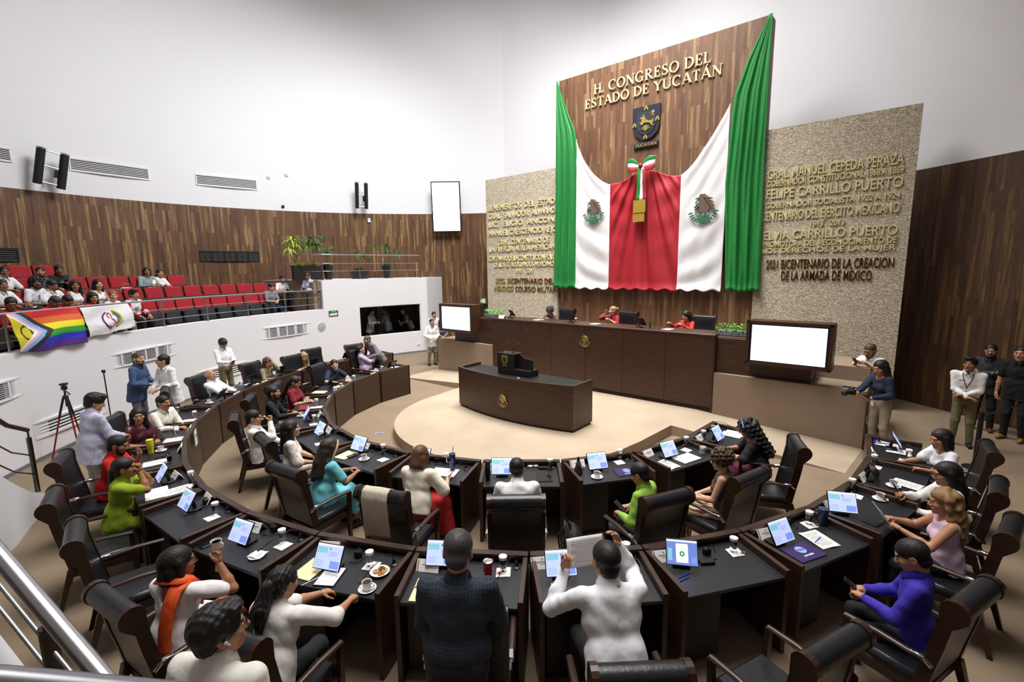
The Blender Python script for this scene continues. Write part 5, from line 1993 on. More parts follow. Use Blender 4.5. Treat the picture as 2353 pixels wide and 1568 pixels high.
def person(label, loc, face, pose='sit', sex='m', lean=8, side=0, hy=0, hp=0, hr=0, hL=None, hR=None, curlL='relax', curlR='relax', upL=(0, 0, 1), upR=(0, 0, 1), dirL=None, dirR=None, poleL=(-.6, -.4, -.7), poleR=(.6, -.4, -.7),
           top='ffffff', sleeve='long', collar=True, scoop=0, pants='20222a', legs='pants', skin='a', hairk='short', hcol='120e0c', bd=None, fat=0.0, wid=1.0, S=1.0, seat=0.46, knees=None, feet=None, h=0.0125, glasses=False, shoes='1a1410', tuck=False, untuck=0.08, group=None, name='person', extra=None, eyesclosed=False, shadecol=None, accessories=True):
    """origin on the floor below the hips, +y is forward"""
    global COUNT
    COUNT += 1
    tm = top if not isinstance(top, str) else mat_cloth('cloth_' + top, top)
    pm = pants if not isinstance(pants, str) else mat_cloth('cloth_' + pants, pants)
    sk = _mats.get('skin_' + skin)
    if sk is None:
        sk = M('skin_' + skin, SKIN[skin], 0.5, **{'Subsurface Weight': 0.0})
    lipm = M('lips_' + skin + sex, {'a': 'a5604f', 'b': '84493a', 'c': '6d3d30', 'd': 'b5695f'}[skin] if sex == 'm' else 'a03a3e', 0.4)
    hm = hairmat(hcol)
    F = sex == 'f'
    hz = (seat + 0.085) if pose == 'sit' else 0.90
    H = np.array([0, 0, hz])
    T = roty(side) @ rotx(-lean)          # spine frame: z up the spine, y chest forward
    tx = lambda p: H + T @ np.asarray(p, float)
    TL = 0.50 if F else 0.52
    w = wid * (0.92 if F else 1.04)
    neck = tx((0, -0.005, TL))
    hd = H + T @ np.array([0, 0.0, TL]) + (roty(side * 0.5) @ rotx(-(lean * 0.55 + hp * 0.25))) @ np.array([0, 0.016, 0.132])
    RH = rotz(hy) @ roty(hr) @ rotx(-hp)
    shl, shr = tx((-0.160 * w, -0.005, TL - 0.06)), tx((0.160 * w, -0.005, TL - 0.06))
    l1, l2 = (0.27, 0.24) if F else (0.285, 0.255)
    if hL is None:
        hL = (-0.16, 0.40, 0.77) if pose == 'sit' else (-0.26, 0.05, 0.80)
        if pose == 'sit' and dirL is None:
            dirL = (0.35, 1, 0)
    if hR is None:
        hR = (0.16, 0.40, 0.77) if pose == 'sit' else (0.26, 0.05, 0.80)
        if pose == 'sit' and dirR is None:
            dirR = (-0.35, 1, 0)
    if pose != 'sit':
        if dirL is None and hL[2] < 0.86:
            dirL, upL = (0.05, 0.12, -1), (-1, 0, 0)
        if dirR is None and hR[2] < 0.86:
            dirR, upR = (-0.05, 0.12, -1), (1, 0, 0)
    eL, wL = ik(shl, np.array(hL, float), l1, l2, poleL)
    eR, wR = ik(shr, np.array(hR, float), l1, l2, poleR)
    # ---------------- skin body
    B = Parts()
    hv = head(('f' if F else 'm') + ('h' if fat > 0.5 else ''))
    HS = 1.06
    B.add((hv[0] * HS, hv[1]), hv[2], RH, hd)
    s = SDF()
    s.cone(hd + RH @ np.array([0, -0.008, -0.065]), neck - T @ np.array([0, 0, 0.05]), 0.046 if F else 0.055, 0.052 if F else 0.062, 0.03)
    s.cone(tx((-0.11 * w, -0.005, TL - 0.075)), tx((0.11 * w, -0.005, TL - 0.075)), 0.055, 0.055, 0.05)
    s.ell(tx((0, -0.01, 0.32)), (0.140 * w, 0.082, 0.13), 0.05, T)
    s.ell(tx((0, 0.0, 0.12)), (0.135 * w, 0.095, 0.15), 0.05, T)
    for a, b, c_ in ((shl, eL, wL), (shr, eR, wR)):
        s.cone(a, b, 0.046, 0.037 + 0.006 * fat, 0.03)
        s.cone(b, b + (c_ - b) * 0.35, 0.037, 0.038, 0.015); s.cone(b + (c_ - b) * 0.35, c_, 0.038, 0.0245, 0.02)
    # legs
    if pose == 'sit':
        kz = seat + 0.03
        if knees is None:
            knees = ((-0.13, 0.40, kz), (0.13, 0.40, kz))
        if feet is None:
            feet = ((-0.14, 0.40, 0.09), (0.14, 0.40, 0.09))
        hips = (tx((-0.09, 0.0, -0.01)), tx((0.09, 0.0, -0.01)))
    else:
        if knees is None:
            knees = ((-0.10, 0.03, 0.48), (0.10, 0.03, 0.48))
        if feet is None:
            feet = ((-0.12, -0.02, 0.09), (0.12, -0.02, 0.09))
        hips = (tx((-0.085, 0.0, -0.02)), tx((0.085, 0.0, -0.02)))
    if legs in ('skirt', 'dress', 'longskirt'):
        for k_, f_ in zip(knees, feet):
            s.cone(k_, f_, 0.050, 0.032, 0.02)
    B.add(s.mesh(max(h, 0.0115)), 0)
    for (E, Wt, kd, d, up, mir) in ((eL, wL, curlL, dirL, upL, True), (eR, wR, curlR, dirR, upR, False)):
        hp_, hq_ = hand(kd)
        if mir:
            hp_ = hp_ * np.array([-1, 1, 1])
            hq_ = hq_[:, ::-1]
        dd = nrm(Wt - E) if d is None else nrm(np.asarray(d, float))
        sc_ = 0.92 if F else 1.0
        B.add((hp_ * sc_, hq_), 0, frame(dd, up), Wt)
    root = B.obj(name, [sk, hm if hairk != 'fringe' else hm, m_eye, m_iris, lipm])
    root.location = loc
    root.rotation_euler = (0, 0, rad(face - 90))
    root.scale = (S, S, S)
    tag(root, label, 'person', group)
    # ---------------- top
    def fold(a=0.003):
        ph = COUNT * 1.7
        return lambda X, Y, Z: a * (np.sin(X * 38 + Z * 21 + ph) * np.sin(Z * 34 - Y * 20 + 2 * ph) + 0.6 * np.sin(Y * 47 + Z * 29 + X * 13 + ph))
    if pose == 'sit':
        untuck = -0.055
    s = SDF()
    d = 0.105 + 0.02 * fat
    if legs != 'bodyonly':
        s.ell(tx((0, 0.0, 0.10)), (0.158 * w + 0.02 * fat, d, 0.15), 0.04, T)
        s.ell(tx((0, 0.004, 0.31)), (0.166 * w, d + 0.002, 0.155), 0.05, T)
        s.cone(tx((-0.125 * w, -0.008, TL - 0.07)), tx((0.125 * w, -0.008, TL - 0.07)), 0.060, 0.060, 0.06)
        s.ell(tx((0, -0.012, 0.40)), (0.155 * w, 0.088, 0.085), 0.04, T)
        s.cone(tx((0, -0.02, TL - 0.05)), tx((0, -0.022, TL + 0.004)), 0.085, 0.064 if not F else 0.054, 0.05)
        if F:
            for x in (-1, 1):
                s.ell(tx((x * 0.065, 0.078, 0.29)), (0.062, 0.058, 0.062), 0.05, T)
        if fat > 0:
            s.ell(tx((0, 0.05 + 0.03 * fat, 0.10)), (0.16 * w, 0.10 + 0.05 * fat, 0.14), 0.06, T)
        if not tuck:
            for x in (-1, 1):
                s.cone(tx((x * 0.060 * w, 0.0, 0.12)), tx((x * 0.066 * w, 0.0, -0.10 - untuck)), 0.117 + 0.02 * fat, 0.126 + 0.02 * fat, 0.04)
        if not tuck and legs != 'dress':
            s.ell(tx((0, 0, -0.08 - untuck - 0.9)), (0.9, 0.9, 0.9), 0.008, T, sub=True)
        for a, b, c_ in ((shl, eL, wL), (shr, eR, wR)):
            if sleeve == 'long':
                s.cone(a, b, 0.059, 0.054 + 0.006 * fat, 0.035); s.cone(b, b + (c_ - b) * 0.45, 0.054 + 0.005 * fat, 0.049, 0.02); s.cone(b + (c_ - b) * 0.45, b + (c_ - b) * 0.93, 0.049, 0.036, 0.02)
                e_ = b + (c_ - b) * 0.93
                s.cone(e_ - (c_ - b) * 0.06, e_, 0.035, 0.037, 0.006)
            elif sleeve == 'roll':
                s.cone(a, b, 0.059, 0.054, 0.035); s.cone(b, b + (c_ - b) * 0.45, 0.054, 0.050, 0.02)
            elif sleeve == 'short':
                s.cone(a, a + (b - a) * 0.72, 0.063, 0.064, 0.035)
            elif sleeve == 'elbow':
                s.cone(a, b, 0.064, 0.064, 0.035); s.cone(b, b + (c_ - b) * 0.1, 0.062, 0.06, 0.02)
            elif sleeve == 'cap':
                s.cone(a, a + (b - a) * 0.25, 0.062, 0.060, 0.03)
            elif sleeve == 'cape':
                s.cone(a, a + (b - a) * 0.9 + np.array([0, 0, -0.03]), 0.066, 0.085, 0.04)
            elif sleeve == 'none':
                s.ell(a + (a - tx((0, 0, TL - 0.055))) * 0.42, (0.05, 0.07, 0.085), 0.02, T, sub=True)
        if collar:
            s.cone(neck - T @ np.array([0, 0.004, 0.035]), neck + T @ np.array([0, -0.004, 0.022]), 0.072, 0.068 if not F else 0.060, 0.012)
            s.cone(neck + T @ np.array([0, 0.012, 0.066]), neck + T @ np.array([0, 0.016, 0.13]), 0.052 if not F else 0.044, 0.056, 0.008, sub=True)
            s.ell(neck + T @ np.array([0, 0.075, 0.01]), (0.024, 0.05, 0.055), 0.01, T, sub=True)
        if scoop > 0:
            s.ell(neck + T @ np.array([0, 0.05, 0.01]), (0.075, 0.10, 0.06 + scoop), 0.01, T, sub=True)
        if scoop < 0:
            s.ell(neck + T @ np.array([0, -0.06, -0.02]), (0.075, 0.07, 0.02 - scoop), 0.01, T, sub=True)
        if legs == 'dress':
            s.cone(hips[0], knees[0], 0.10, 0.085, 0.06); s.cone(hips[1], knees[1], 0.10, 0.085, 0.06)
            m0, m1 = (np.array(knees[0]) + np.array(knees[1])) / 2, (np.array(feet[0]) + np.array(feet[1])) / 2
            s.cone((hips[0] + hips[1]) / 2, m0, 0.095, 0.085, 0.07); s.cone(m0, m0 + (m1 - m0) * 0.55, 0.085, 0.085, 0.07)
            s.cone(knees[0], np.array(knees[0]) + (np.array(feet[0]) - knees[0]) * 0.55, 0.085, 0.08, 0.04); s.cone(knees[1], np.array(knees[1]) + (np.array(feet[1]) - knees[1]) * 0.55, 0.085, 0.08, 0.04)
        if collar and not scoop:
            g = MB()
            cr = 0.060 if F else 0.068
            A_ = np.linspace(-1.0, 1.0, 25)
            for q_ in A_:
                an = math.pi * 1.5 + q_ * math.pi * 0.92
                cx_, sx_ = math.cos(an), math.sin(an)
                fr = max(0.0, abs(q_) - 0.62) / 0.38
                for rr, zz in ((cr * 0.93, -0.012 - 0.012 * fr), (cr * 0.98, 0.024 - 0.020 * fr), (cr * 1.06, 0.024 - 0.022 * fr), (cr * (1.28 + 0.10 * fr), -0.016 - 0.050 * fr)):
                    g.v.append(tuple(neck + T @ np.array([cx_ * rr, sx_ * rr + 0.004 + 0.006 * fr, zz])))
            for a_ in range(len(A_) - 1):
                for b_ in range(3):
                    g.f.append((a_ * 4 + b_, a_ * 4 + 4 + b_, a_ * 4 + 5 + b_, a_ * 4 + 1 + b_)); g.m.append(0)
            co = g.obj('collar', tm, root, smooth=60, solid=0.004)
        p = Parts(); p.add(s.mesh(h, fold()), 0)
        so = p.obj('dress' if legs == 'dress' else 'shirt', [tm], root)
    # ---------------- legs
    if legs != 'dress':
        s = SDF()
        s.ell(tx((0, 0.0, 0.0)), (0.155 * w, 0.112 + 0.01 * fat, 0.12), 0.04, T)
        if tuck:
            s.cone(tx((-0.05 * w, 0, 0.06)), tx((0.05 * w, 0, 0.06)), 0.10, 0.10, 0.02, T, (1, 1, 0.9), c=tx((0, 0, 0.06)))
        if legs in ('skirt', 'longskirt'):
            q = 0.35 if legs == 'skirt' else 0.92
            for i in (0, 1):
                kk, ff = np.array(knees[i]), np.array(feet[i])
                s.cone(hips[i], kk, 0.10, 0.088, 0.06); s.cone(kk, kk + (ff - kk) * q, 0.088, 0.10 if q > 0.5 else 0.085, 0.06)
            m0 = (np.array(knees[0]) + np.array(knees[1])) / 2
            s.cone((hips[0] + hips[1]) / 2, m0, 0.10, 0.085, 0.06)
            if q > 0.5:
                s.cone(m0, m0 + (np.array(feet[0]) + np.array(feet[1])) / 2 * q - m0 * q, 0.09, 0.10, 0.06)
        else:
            for i in (0, 1):
                s.cone(hips[i], knees[i], 0.088 + 0.012 * fat, 0.066, 0.03); s.cone(knees[i], feet[i], 0.064, 0.052, 0.03)
        p = Parts(); p.add(s.mesh(max(h, 0.014), fold(0.0025)), 0)
        p.obj('skirt' if 'skirt' in legs else 'trousers', [pm], root)
    # ---------------- shoes
    shm = mat_cloth('shoe_' + shoes, shoes, 0.05, 0.5)
    for i in (0, 1):
        f_ = np.array(feet[i], float)
        s = SDF()
        yaw = (-8, 8)[i]
        fd = rotz(-yaw) @ np.array([0, 1, 0])
        b0 = np.array([f_[0], f_[1], max(0.038, f_[2] - 0.05)])
        s.cone(b0 - fd * 0.05, b0 + fd * 0.14, 0.038, 0.034, 0.02); s.cone(b0 - fd * 0.02, f_ + np.array([0, 0, 0.01]), 0.042, 0.042, 0.02)
        p = Parts(); p.add(s.mesh(0.010), 0)
        p.obj('shoe', [shm], root)
    # ---------------- hair, beard, glasses
    if hairk:
        p = Parts(); hr_ = hair(hairk); p.add((hr_[0] * HS, hr_[1]), 0, RH, hd); p.obj('hair', [hm], root)
    if bd:
        p = Parts(); be_ = beard(bd); p.add((be_[0] * HS, be_[1]), 0, RH, hd); p.obj('beard' if bd == 'full' else 'moustache', [hm], root)
    if glasses:
        g = MB()
        Xh = Matrix([[*(RH[i] * 1.06), hd[i]] for i in range(3)] + [[0, 0, 0, 1]])
        for x in (-1, 1):
            ring = [(x * 0.032 + 0.022 * math.cos(a), 0.105, 0.004 + 0.017 * math.sin(a)) for a in np.linspace(0, 2 * math.pi, 13)]
            g.tube(ring, 0.0022, 5, cap=False, X=Xh)
            g.tube([(x * 0.054, 0.104, 0.008), (x * 0.080, 0.05, 0.01), (x * 0.083, -0.005, 0.006)], 0.002, 5, X=Xh)
        g.tube([(-0.011, 0.106, 0.006), (0.011, 0.106, 0.006)], 0.002, 5, X=Xh)
        g.obj('glasses', m_blackp, root)
    info = dict(neck=neck, head=hd, RH=RH, T=T, H=H, tx=tx, eL=eL, eR=eR, wL=wL, wR=wR, root=root)
    if extra:
        extra(info)
    return info
# ------------------------------------------------------------------ people
C_LACE = mat_cloth('cloth_black_lace', '191317', 0.3, 0.8, 'blotch', (60, 0.35, ['32242c']))
C_FLORAL = mat_cloth('cloth_floral', 'ece3d8', 0.3, 0.8, 'blotch', (26, 0.42, ['b5576a', 'd8a24a', '8d9a6a', 'c98a9a']))
C_FLORAL2 = mat_cloth('cloth_floral_skirt', 'b3a79c', 0.3, 0.8, 'blotch', (34, 0.5, ['8a7a72', 'cfc4ba']))
C_CHECK = mat_cloth('cloth_checked', '1d2735', 0.3, 0.8, 'check', (0.021, 0.15, '3f4d5e'))
C_SEQ = mat_cloth('cloth_sequin', '4a1526', 0.4, 0.35, 'blotch', (90, 0.4, ['8a4a5e']))
C_LEOP = mat_cloth('cloth_leopard', '8d8264', 0.3, 0.8, 'blotch', (38, 0.40, ['3a3324', '5a4f36']))
C_STRIPE = mat_cloth('cloth_pale_stripe', 'b4b6d2', 0.5, 0.85, 'check', (0.018, 0.30, 'd9daea'))
C_STRSKIRT = mat_cloth('cloth_striped_skirt', 'd9c6a6', 0.3, 0.8, 'stripe', (0, 0.045, 0.28, '7a2a2c'))
C_DPRINT = mat_cloth('cloth_dark_print', '231a1e', 0.3, 0.8, 'blotch', (22, 0.50, ['e2dcd6', '8a3040', 'cfc6be']))
C_CORAL = mat_cloth('cloth_coral', 'd0342f', 0.3, 0.8)


def sub_obj(i, pts, r, name, mat, n=8, flat=None):
    mb = MB(); mb.tube([tuple(p) for p in pts], r, n, flat=flat)
    return mb.obj(name, mat, i['root'], smooth=50)


def onhead(i, p):
    return i['head'] + i['RH'] @ (np.array(p) * 1.06)


def headband(i):
    sub_obj(i, [onhead(i, (0.098 * math.cos(a), 0.035 - 0.02 * math.sin(a), 0.03 + 0.098 * math.sin(a))) for a in np.linspace(-0.1, math.pi + 0.1, 16)], 0.012, 'headband', mat_cloth('cloth_headband', '8fa3d8', 0.1), 8)


def blond_streak(i):
    sub_obj(i, [onhead(i, q) for q in ((0.03, 0.06, 0.118), (0.078, 0.045, 0.07), (0.103, 0.02, 0.0), (0.108, 0.0, -0.10), (0.105, -0.02, -0.20))], [0.012, 0.018, 0.02, 0.02, 0.01], 'blond_streak', hairmat('b39a72'), 8)


def pink_flower(i):
    mb = MB()
    c = onhead(i, (-0.075, 0.035, 0.085))
    for a in range(0, 360, 72):
        mb.sphere((c[0] + 0.022 * math.cos(rad(a)), c[1], c[2] + 0.022 * math.sin(rad(a))), 0.016, 8)
    mb.obj('hair_flower', M('flower_pink', 'd04ab0', 0.5), i['root'], smooth=True)


def ribbon_on(i, pts, wd, name, mat, off=0.0):
    """flat band following points on the body; each point carries its outward direction"""
    mb = MB()
    n = len(pts)
    P = [np.array(p[0], float) for p in pts]
    O = [nrm(p[1]) for p in pts]
    for k in range(n):
        t = nrm(P[min(k + 1, n - 1)] - P[max(k - 1, 0)])
        s_ = nrm(np.cross(t, O[k])) * wd / 2
        mb.v += [tuple(P[k] - s_), tuple(P[k] + s_)]
        if k:
            b = 2 * k
            mb.f.append((b - 2, b, b + 1, b - 1)); mb.m.append(0)
    return mb.obj(name, mat, i['root'], smooth=True, solid=0.012)


def orange_sash(i):
    tx = i['tx']
    m = mat_cloth('cloth_orange', 'e8571c', 0.5, 0.6)
    ribbon_on(i, [(tx((0.10, -0.02, 0.515)), (0, -.4, 1)), (tx((0.09, -0.105, 0.48)), (0, -1, .5)), (tx((0.075, -0.142, 0.37)), (0, -1, 0)), (tx((0.06, -0.155, 0.20)), (0, -1, 0)), (tx((0.06, -0.160, 0.05)), (0, -1, 0)), (tx((0.07, -0.165, -0.08)), (0, -1, 0))], 0.11, 'sash', m)
    ribbon_on(i, [(tx((-0.11, -0.07, 0.53)), (0, -.6, 1)), (tx((-0.02, -0.09, 0.545)), (0, -.8, 1)), (tx((0.08, -0.06, 0.54)), (0, -.6, 1)), (tx((0.14, 0.03, 0.51)), (.3, .2, 1)), (tx((0.10, 0.12, 0.42)), (0, 1, .2)), (tx((0.06, 0.15, 0.25)), (0, 1, 0))], 0.09, 'neck_scarf', m)
    ribbon_on(i, [((0.10, 0.25, 0.66), (0, 0, 1)), ((0.16, 0.34, 0.68), (0.1, 0, 1)), ((0.21, 0.42, 0.62), (.5, .5, .5)), ((0.22, 0.46, 0.50), (0.2, 1, 0))], 0.13, 'sash_end', m)


def badge_clip(i):
    mb = MB(); mb.box(tuple(i['tx']((0.06, 0.125, 0.0))), (0.06, 0.012, 0.085), b=0.004); mb.obj('transmitter', m_whitep, i['root'])
    mb = MB(); mb.box((0.17, 0.03, 0.55), (0.02, 0.12, 0.16), b=0.008); mb.obj('cargo_pocket', mat_cloth('cloth_a39884', 'a39884'), i['root'])


def lanyard(i):
    tx = i['tx']
    mt = M('lanyard_navy', '1b2038', 0.7)
    sub_obj(i, [tx((-0.075, 0.01, 0.53)), tx((-0.07, 0.085, 0.46)), tx((-0.03, 0.13, 0.33)), tx((0, 0.14, 0.24))], 0.006, 'lanyard', mt, 6)
    sub_obj(i, [tx((0.075, 0.01, 0.53)), tx((0.07, 0.085, 0.46)), tx((0.03, 0.13, 0.33)), tx((0, 0.14, 0.24))], 0.006, 'lanyard', mt, 6)
    sub_obj(i, [tx((0, 0.14, 0.25)), tx((0, 0.145, 0.15))], 0.003, 'lanyard', mt, 6)
    mb = MB(); mb.box(tuple(tx((0, 0.15, 0.11))), (0.07, 0.008, 0.06), b=0.003); b = mb.obj('badge', mt, i['root'])
    mb = MB(); mb.box(tuple(tx((0, 0.156, 0.112))), (0.03, 0.004, 0.024)); mb.obj('badge_print', m_whitep, b)
    mb = MB(); mb.box(tuple(tx((0.085, 0.128, 0.38))), (0.075, 0.006, 0.016)); mb.obj('shirt_print', M('print_grey', '4a4e5a', 0.7), i['root'])
    sub_obj(i, [tx((0.155 * math.cos(a), 0.118 * math.sin(a), 0.045)) for a in np.linspace(0, 2 * math.pi, 25)], 0.014, 'belt', M('belt_black', '0f0f10', 0.5), 8)


def earbud(i):
    mb = MB()
    c = onhead(i, (0.088, 0.006, -0.012))
    mb.sphere(tuple(c), 0.009, 10); d = i['RH'] @ np.array([0.004, 0.016, -0.02]); mb.tube([tuple(c), tuple(c + d)], 0.0045, 8)
    mb.obj('earbud', M('earbud_white', 'f4f4f4', 0.25), i['root'], smooth=True)


def hung_glasses(i):
    mb = MB(); c = i['tx']((0.02, 0.125, 0.36)); mb.box(tuple(c), (0.022, 0.012, 0.10), b=0.004); mb.obj('hung_glasses', M('glasses_blue', '2c3f8a', 0.3), i['root'])


def vest_buttons(i):
    for k in range(3):
        mb = MB(); mb.sphere(tuple(i['tx']((0.0, 0.142 - 0.008 * k, 0.30 - 0.09 * k))), 0.010, 8); mb.obj('button', m_blackp, i['root'])


def jersey_red(i):
    red = mat_cloth('cloth_a8121c', 'a8121c')
    for e, w_ in (('eL', 'wL'), ('eR', 'wR')):
        sh = i['tx']((-0.16 if e == 'eL' else 0.16, -0.005, 0.46))
        sub_obj(i, [sh, (sh + i[e]) / 2, i[e], (i[e] + i[w_]) / 2, i[w_]], [0.066, 0.063, 0.059, 0.052, 0.041], 'sleeve', red, 12)
    for k in range(2):
        mb = MB(); mb.box(tuple(i['tx']((0.03, 0.128, 0.34 - 0.05 * k))), (0.12, 0.01, 0.014)); mb.obj('chest_print', M('print_dark', '23242c', 0.7), i['root'])


I_ = {}
I_['I1'] = person('woman with long curly black hair and blue headband writing at the inner ring', (3.29, -3.73, 0.00), 158, S=0.97, sex='f', top=C_LACE, sleeve='elbow', collar=False, scoop=0.03, pants='5a1030', legs='skirt', hairk='curlylong', hcol='0d0c12', lean=20, hp=25, glasses=True, hL=(-0.12, 0.46, 0.76), hR=(0.10, 0.46, 0.76), poleL=(-.6, -.1, -.6), poleR=(.6, -.1, -.6), extra=headband)
I_['I2'] = person('woman with short curly brown hair, sleeveless top and striped skirt in the inner ring', (2.26, -4.85, 0.00), 150, S=0.97, sex='f', top='5b4636', sleeve='none', collar=False, scoop=0.03, pants=C_STRSKIRT, legs='longskirt', hairk='curlyshort', hcol='4a3524', skin='d', lean=4, hp=12, knees=((-0.10, 0.42, 0.50), (0.06, 0.40, 0.56)), feet=((-0.12, 0.45, 0.10), (-0.10, 0.52, 0.22)), hL=(-0.06, 0.30, 0.66), hR=(0.12, 0.28, 0.66))
I_['I3'] = person('man in a lime green shirt looking down at a dark tablet on his lap', (1.27, -5.28, 0.00), 140, S=0.97, top='8fba45', hp=28, lean=10, pants='20222a', hL=(-0.12, 0.30, 0.70), hR=(0.12, 0.30, 0.70), curlL='hold', curlR='hold')
I_['I4'] = person('man in a white shirt bent over his inner ring desk, seen from behind', (-0.15, -5.20, 0.00), 91, S=0.97, top='f2f2f2', hp=30, lean=26, hL=(-0.14, 0.50, 0.77), hR=(0.14, 0.50, 0.77), poleL=(-.5, -.3, -.9), poleR=(.5, -.3, -.9), wid=1.22)
I_['I5'] = person('woman with short auburn hair in cream blouse and long red skirt writing', (-1.37, -4.72, 0.00), 74, S=0.97, sex='f', top='ece4d2', sleeve='cape', collar=False, pants='b8262f', legs='longskirt', hairk='bobs', hcol='5a3a24', skin='d', lean=16, hp=25, hR=(0.26, 0.42, 0.77), hL=(-0.06, 0.44, 0.77), wid=1.12, fat=0.3, knees=((0.02, 0.40, 0.50), (0.22, 0.36, 0.50)), feet=((0.10, 0.42, 0.09), (0.28, 0.34, 0.09)), glasses=True)
I_['I6'] = person('woman in an aqua dress with dark hair and a blond streak', (-2.63, -4.39, 0.00), 50, S=0.97, sex='f', top='6fc3cc', sleeve='short', collar=False, legs='dress', hairk='long', hcol='2c211c', skin='b', lean=14, hp=20, hL=(-0.02, 0.44, 0.77), hR=(0.16, 0.42, 0.77), extra=blond_streak, wid=1.1, fat=0.3)
I_['I7'] = person('woman with long straight dark hair in a floral blouse, looking towards the stage', (-3.39, -3.56, 0.00), 28, S=0.97, sex='f', top=C_FLORAL, sleeve='cape', collar=False, pants=C_FLORAL2, legs='skirt', hairk='long', hcol='1c1410', skin='d', lean=3, hp=-4, hL=(-0.10, 0.32, 0.66), hR=(0.14, 0.30, 0.66), wid=1.1)
I_['I8'] = person('man in a white shirt and jeans resting his chin on his hand', (-4.10, -3.05, 0.00), 22, S=0.97, top='f0ede6', pants='1f2a52', lean=-6, hp=4, hR=(0.05, 0.19, 1.12), dirR=(-0.3, 0.2, 1), upR=(0.3, 0.9, -0.2), curlR='fist', hL=(-0.16, 0.34, 0.68), poleR=(.5, .3, -1))
I_['I9'] = person('bearded man in a black shirt sitting at the inner ring on the left', (-4.69, -1.56, 0.00), 12, S=0.97, top='15161c', pants='77777c', hairk='short', bd='full', lean=8, sleeve='roll', hL=(-0.04, 0.40, 0.78), hR=(0.10, 0.44, 0.78))
I_['I10'] = person('woman in a dark red blouse with a pink flower in her hair', (-4.69, -0.65, 0.00), 2, S=0.97, sex='f', top='7c1426', sleeve='short', collar=False, scoop=0.03, hairk='ponylong', hcol='221512', hp=22, lean=6, hL=(-0.02, 0.36, 0.77), hR=(0.12, 0.36, 0.77), extra=pink_flower)
I_['I11'] = person('man in a navy polo shirt leaning on the inner ring desk, facing the camera', (-4.64, 1.20, 0.00), -22, S=0.97, top='1c2b4a', sleeve='short', hy=-38, lean=18, hr=10, hL=(-0.10, 0.46, 0.77), hR=(0.18, 0.42, 0.77), skin='d', poleL=(-.8, 0, -.3), poleR=(.8, 0, -.3))
I_['I12'] = person('heavy man in a lilac shirt with folded arms leaning back', (-4.39, 3.20, 0.00), 15, S=0.97, top='b9a9c9', pants='3a3a44', fat=1.0, wid=1.12, lean=-10, hp=-18, hy=10, hL=(0.10, 0.26, 0.86), hR=(-0.08, 0.28, 0.88), dirL=(1, 0.2, 0), dirR=(-1, 0.2, 0), upL=(0, 1, 0.2), upR=(0, 1, 0.2), poleL=(-.7, 0, -.7), poleR=(.7, 0, -.7))
I_['O1'] = person('woman with a dark bob in a white blouse reaching over her papers', (5.44, -4.25, 0.00), 170, S=0.97, sex='f', top='e9e9f0', sleeve='short', scoop=0.02, hairk='bob', hcol='171014', pants='1c2550', lean=14, hp=10, hL=(-0.20, 0.46, 0.80), hR=(0.10, 0.50, 0.79), hy=8)
I_['O2'] = person('woman with straight dark hair and glasses in a white sweater', (4.50, -5.30, 0.00), 160, S=0.97, sex='f', top='e6e4e2', sleeve='long', collar=False, hairk='long', hcol='161011', pants='15151a', lean=8, hp=10, glasses=True, hR=(0.04, 0.44, 0.86), hL=(-0.05, 0.34, 0.72), curlR='hold')
I_['O3'] = person('woman with long wavy blonde hair in a pale pink top reading a sheet', (3.91, -5.90, 0.00), 152, S=0.97, sex='f', top='d9bcd0', sleeve='none', collar=False, scoop=0.02, hairk='longwavy', hcol='8a6a42', pants='101014', lean=6, hp=8, hL=(-0.12, 0.40, 0.86), hR=(0.10, 0.42, 0.86), curlL='hold', curlR='hold')
I_['O4'] = person('man in a bright violet shirt looking down at a dark phone', (2.88, -6.76, 0.00), 140, S=0.97, top='3b2ca8', hp=26, lean=4, hL=(-0.06, 0.34, 0.74), hR=(0.08, 0.34, 0.74), curlL='hold', curlR='hold', pants='101014')
I_['O6'] = person('man in a white shirt holding up a sheet at the desk, seen from behind', (0.51, -7.12, 0.00), 98, S=1.10, top='f1f1f5', lean=22, hp=10, wid=1.18, hy=8, seat=0.44, pants='16171b', hL=(-0.23, 0.42, 0.97), curlL='hold', dirL=(0.15, 0.4, 1), upL=(-0.2, 1, -0.3), hR=(0.15, 0.42, 1.13), dirR=(-0.35, -0.1, 1), upR=(0.9, 0.3, 0), poleL=(-.6, -.2, -.9), poleR=(.5, .2, -1))
I_['O7'] = person('standing grey haired man in a dark checked shirt, seen from behind', (-0.55, -7.42, 0.00), 88, S=1.04, pose='stand', top=C_CHECK, pants='16171b', hcol='3a3a3c', hairk='short', lean=10, hp=28, wid=1.14, fat=0.4, tuck=True, hL=(-0.12, 0.36, 1.10), hR=(0.14, 0.36, 1.10), poleL=(-.35, -.4, -1), poleR=(.45, -.4, -1))
I_['O8'] = person('woman with a black ponytail in a loose white blouse using a tablet', (-1.93, -7.07, 0.00), 78, S=0.97, sex='f', top='e9e6e2', sleeve='elbow', collar=False, hairk='pony', hcol='0d0b0c', pants='17171b', lean=20, hp=14, hy=-16, wid=1.15, hL=(0.06, 0.58, 0.80), hR=(0.34, 0.54, 0.80), curlR='hold', poleR=(.9, -.1, -.4), untuck=0.1)
I_['O9'] = person('woman in a white embroidered dress with an orange sash drinking from a cup', (-2.82, -6.75, 0.00), 80, S=0.97, sex='f', top='ece9ea', sleeve='short', collar=False, scoop=-0.13, legs='dress', hairk='bob', hcol='120d0d', skin='b', lean=10, hp=2, hy=-38, glasses=True, wid=1.12, fat=0.3, hR=(0.24, 0.25, 1.10), dirR=(-0.1, 0.4, 1), upR=(0.9, 0.3, -0.2), curlR='hold', poleR=(.9, 0, -1), hL=(-0.05, 0.36, 0.72), extra=orange_sash)
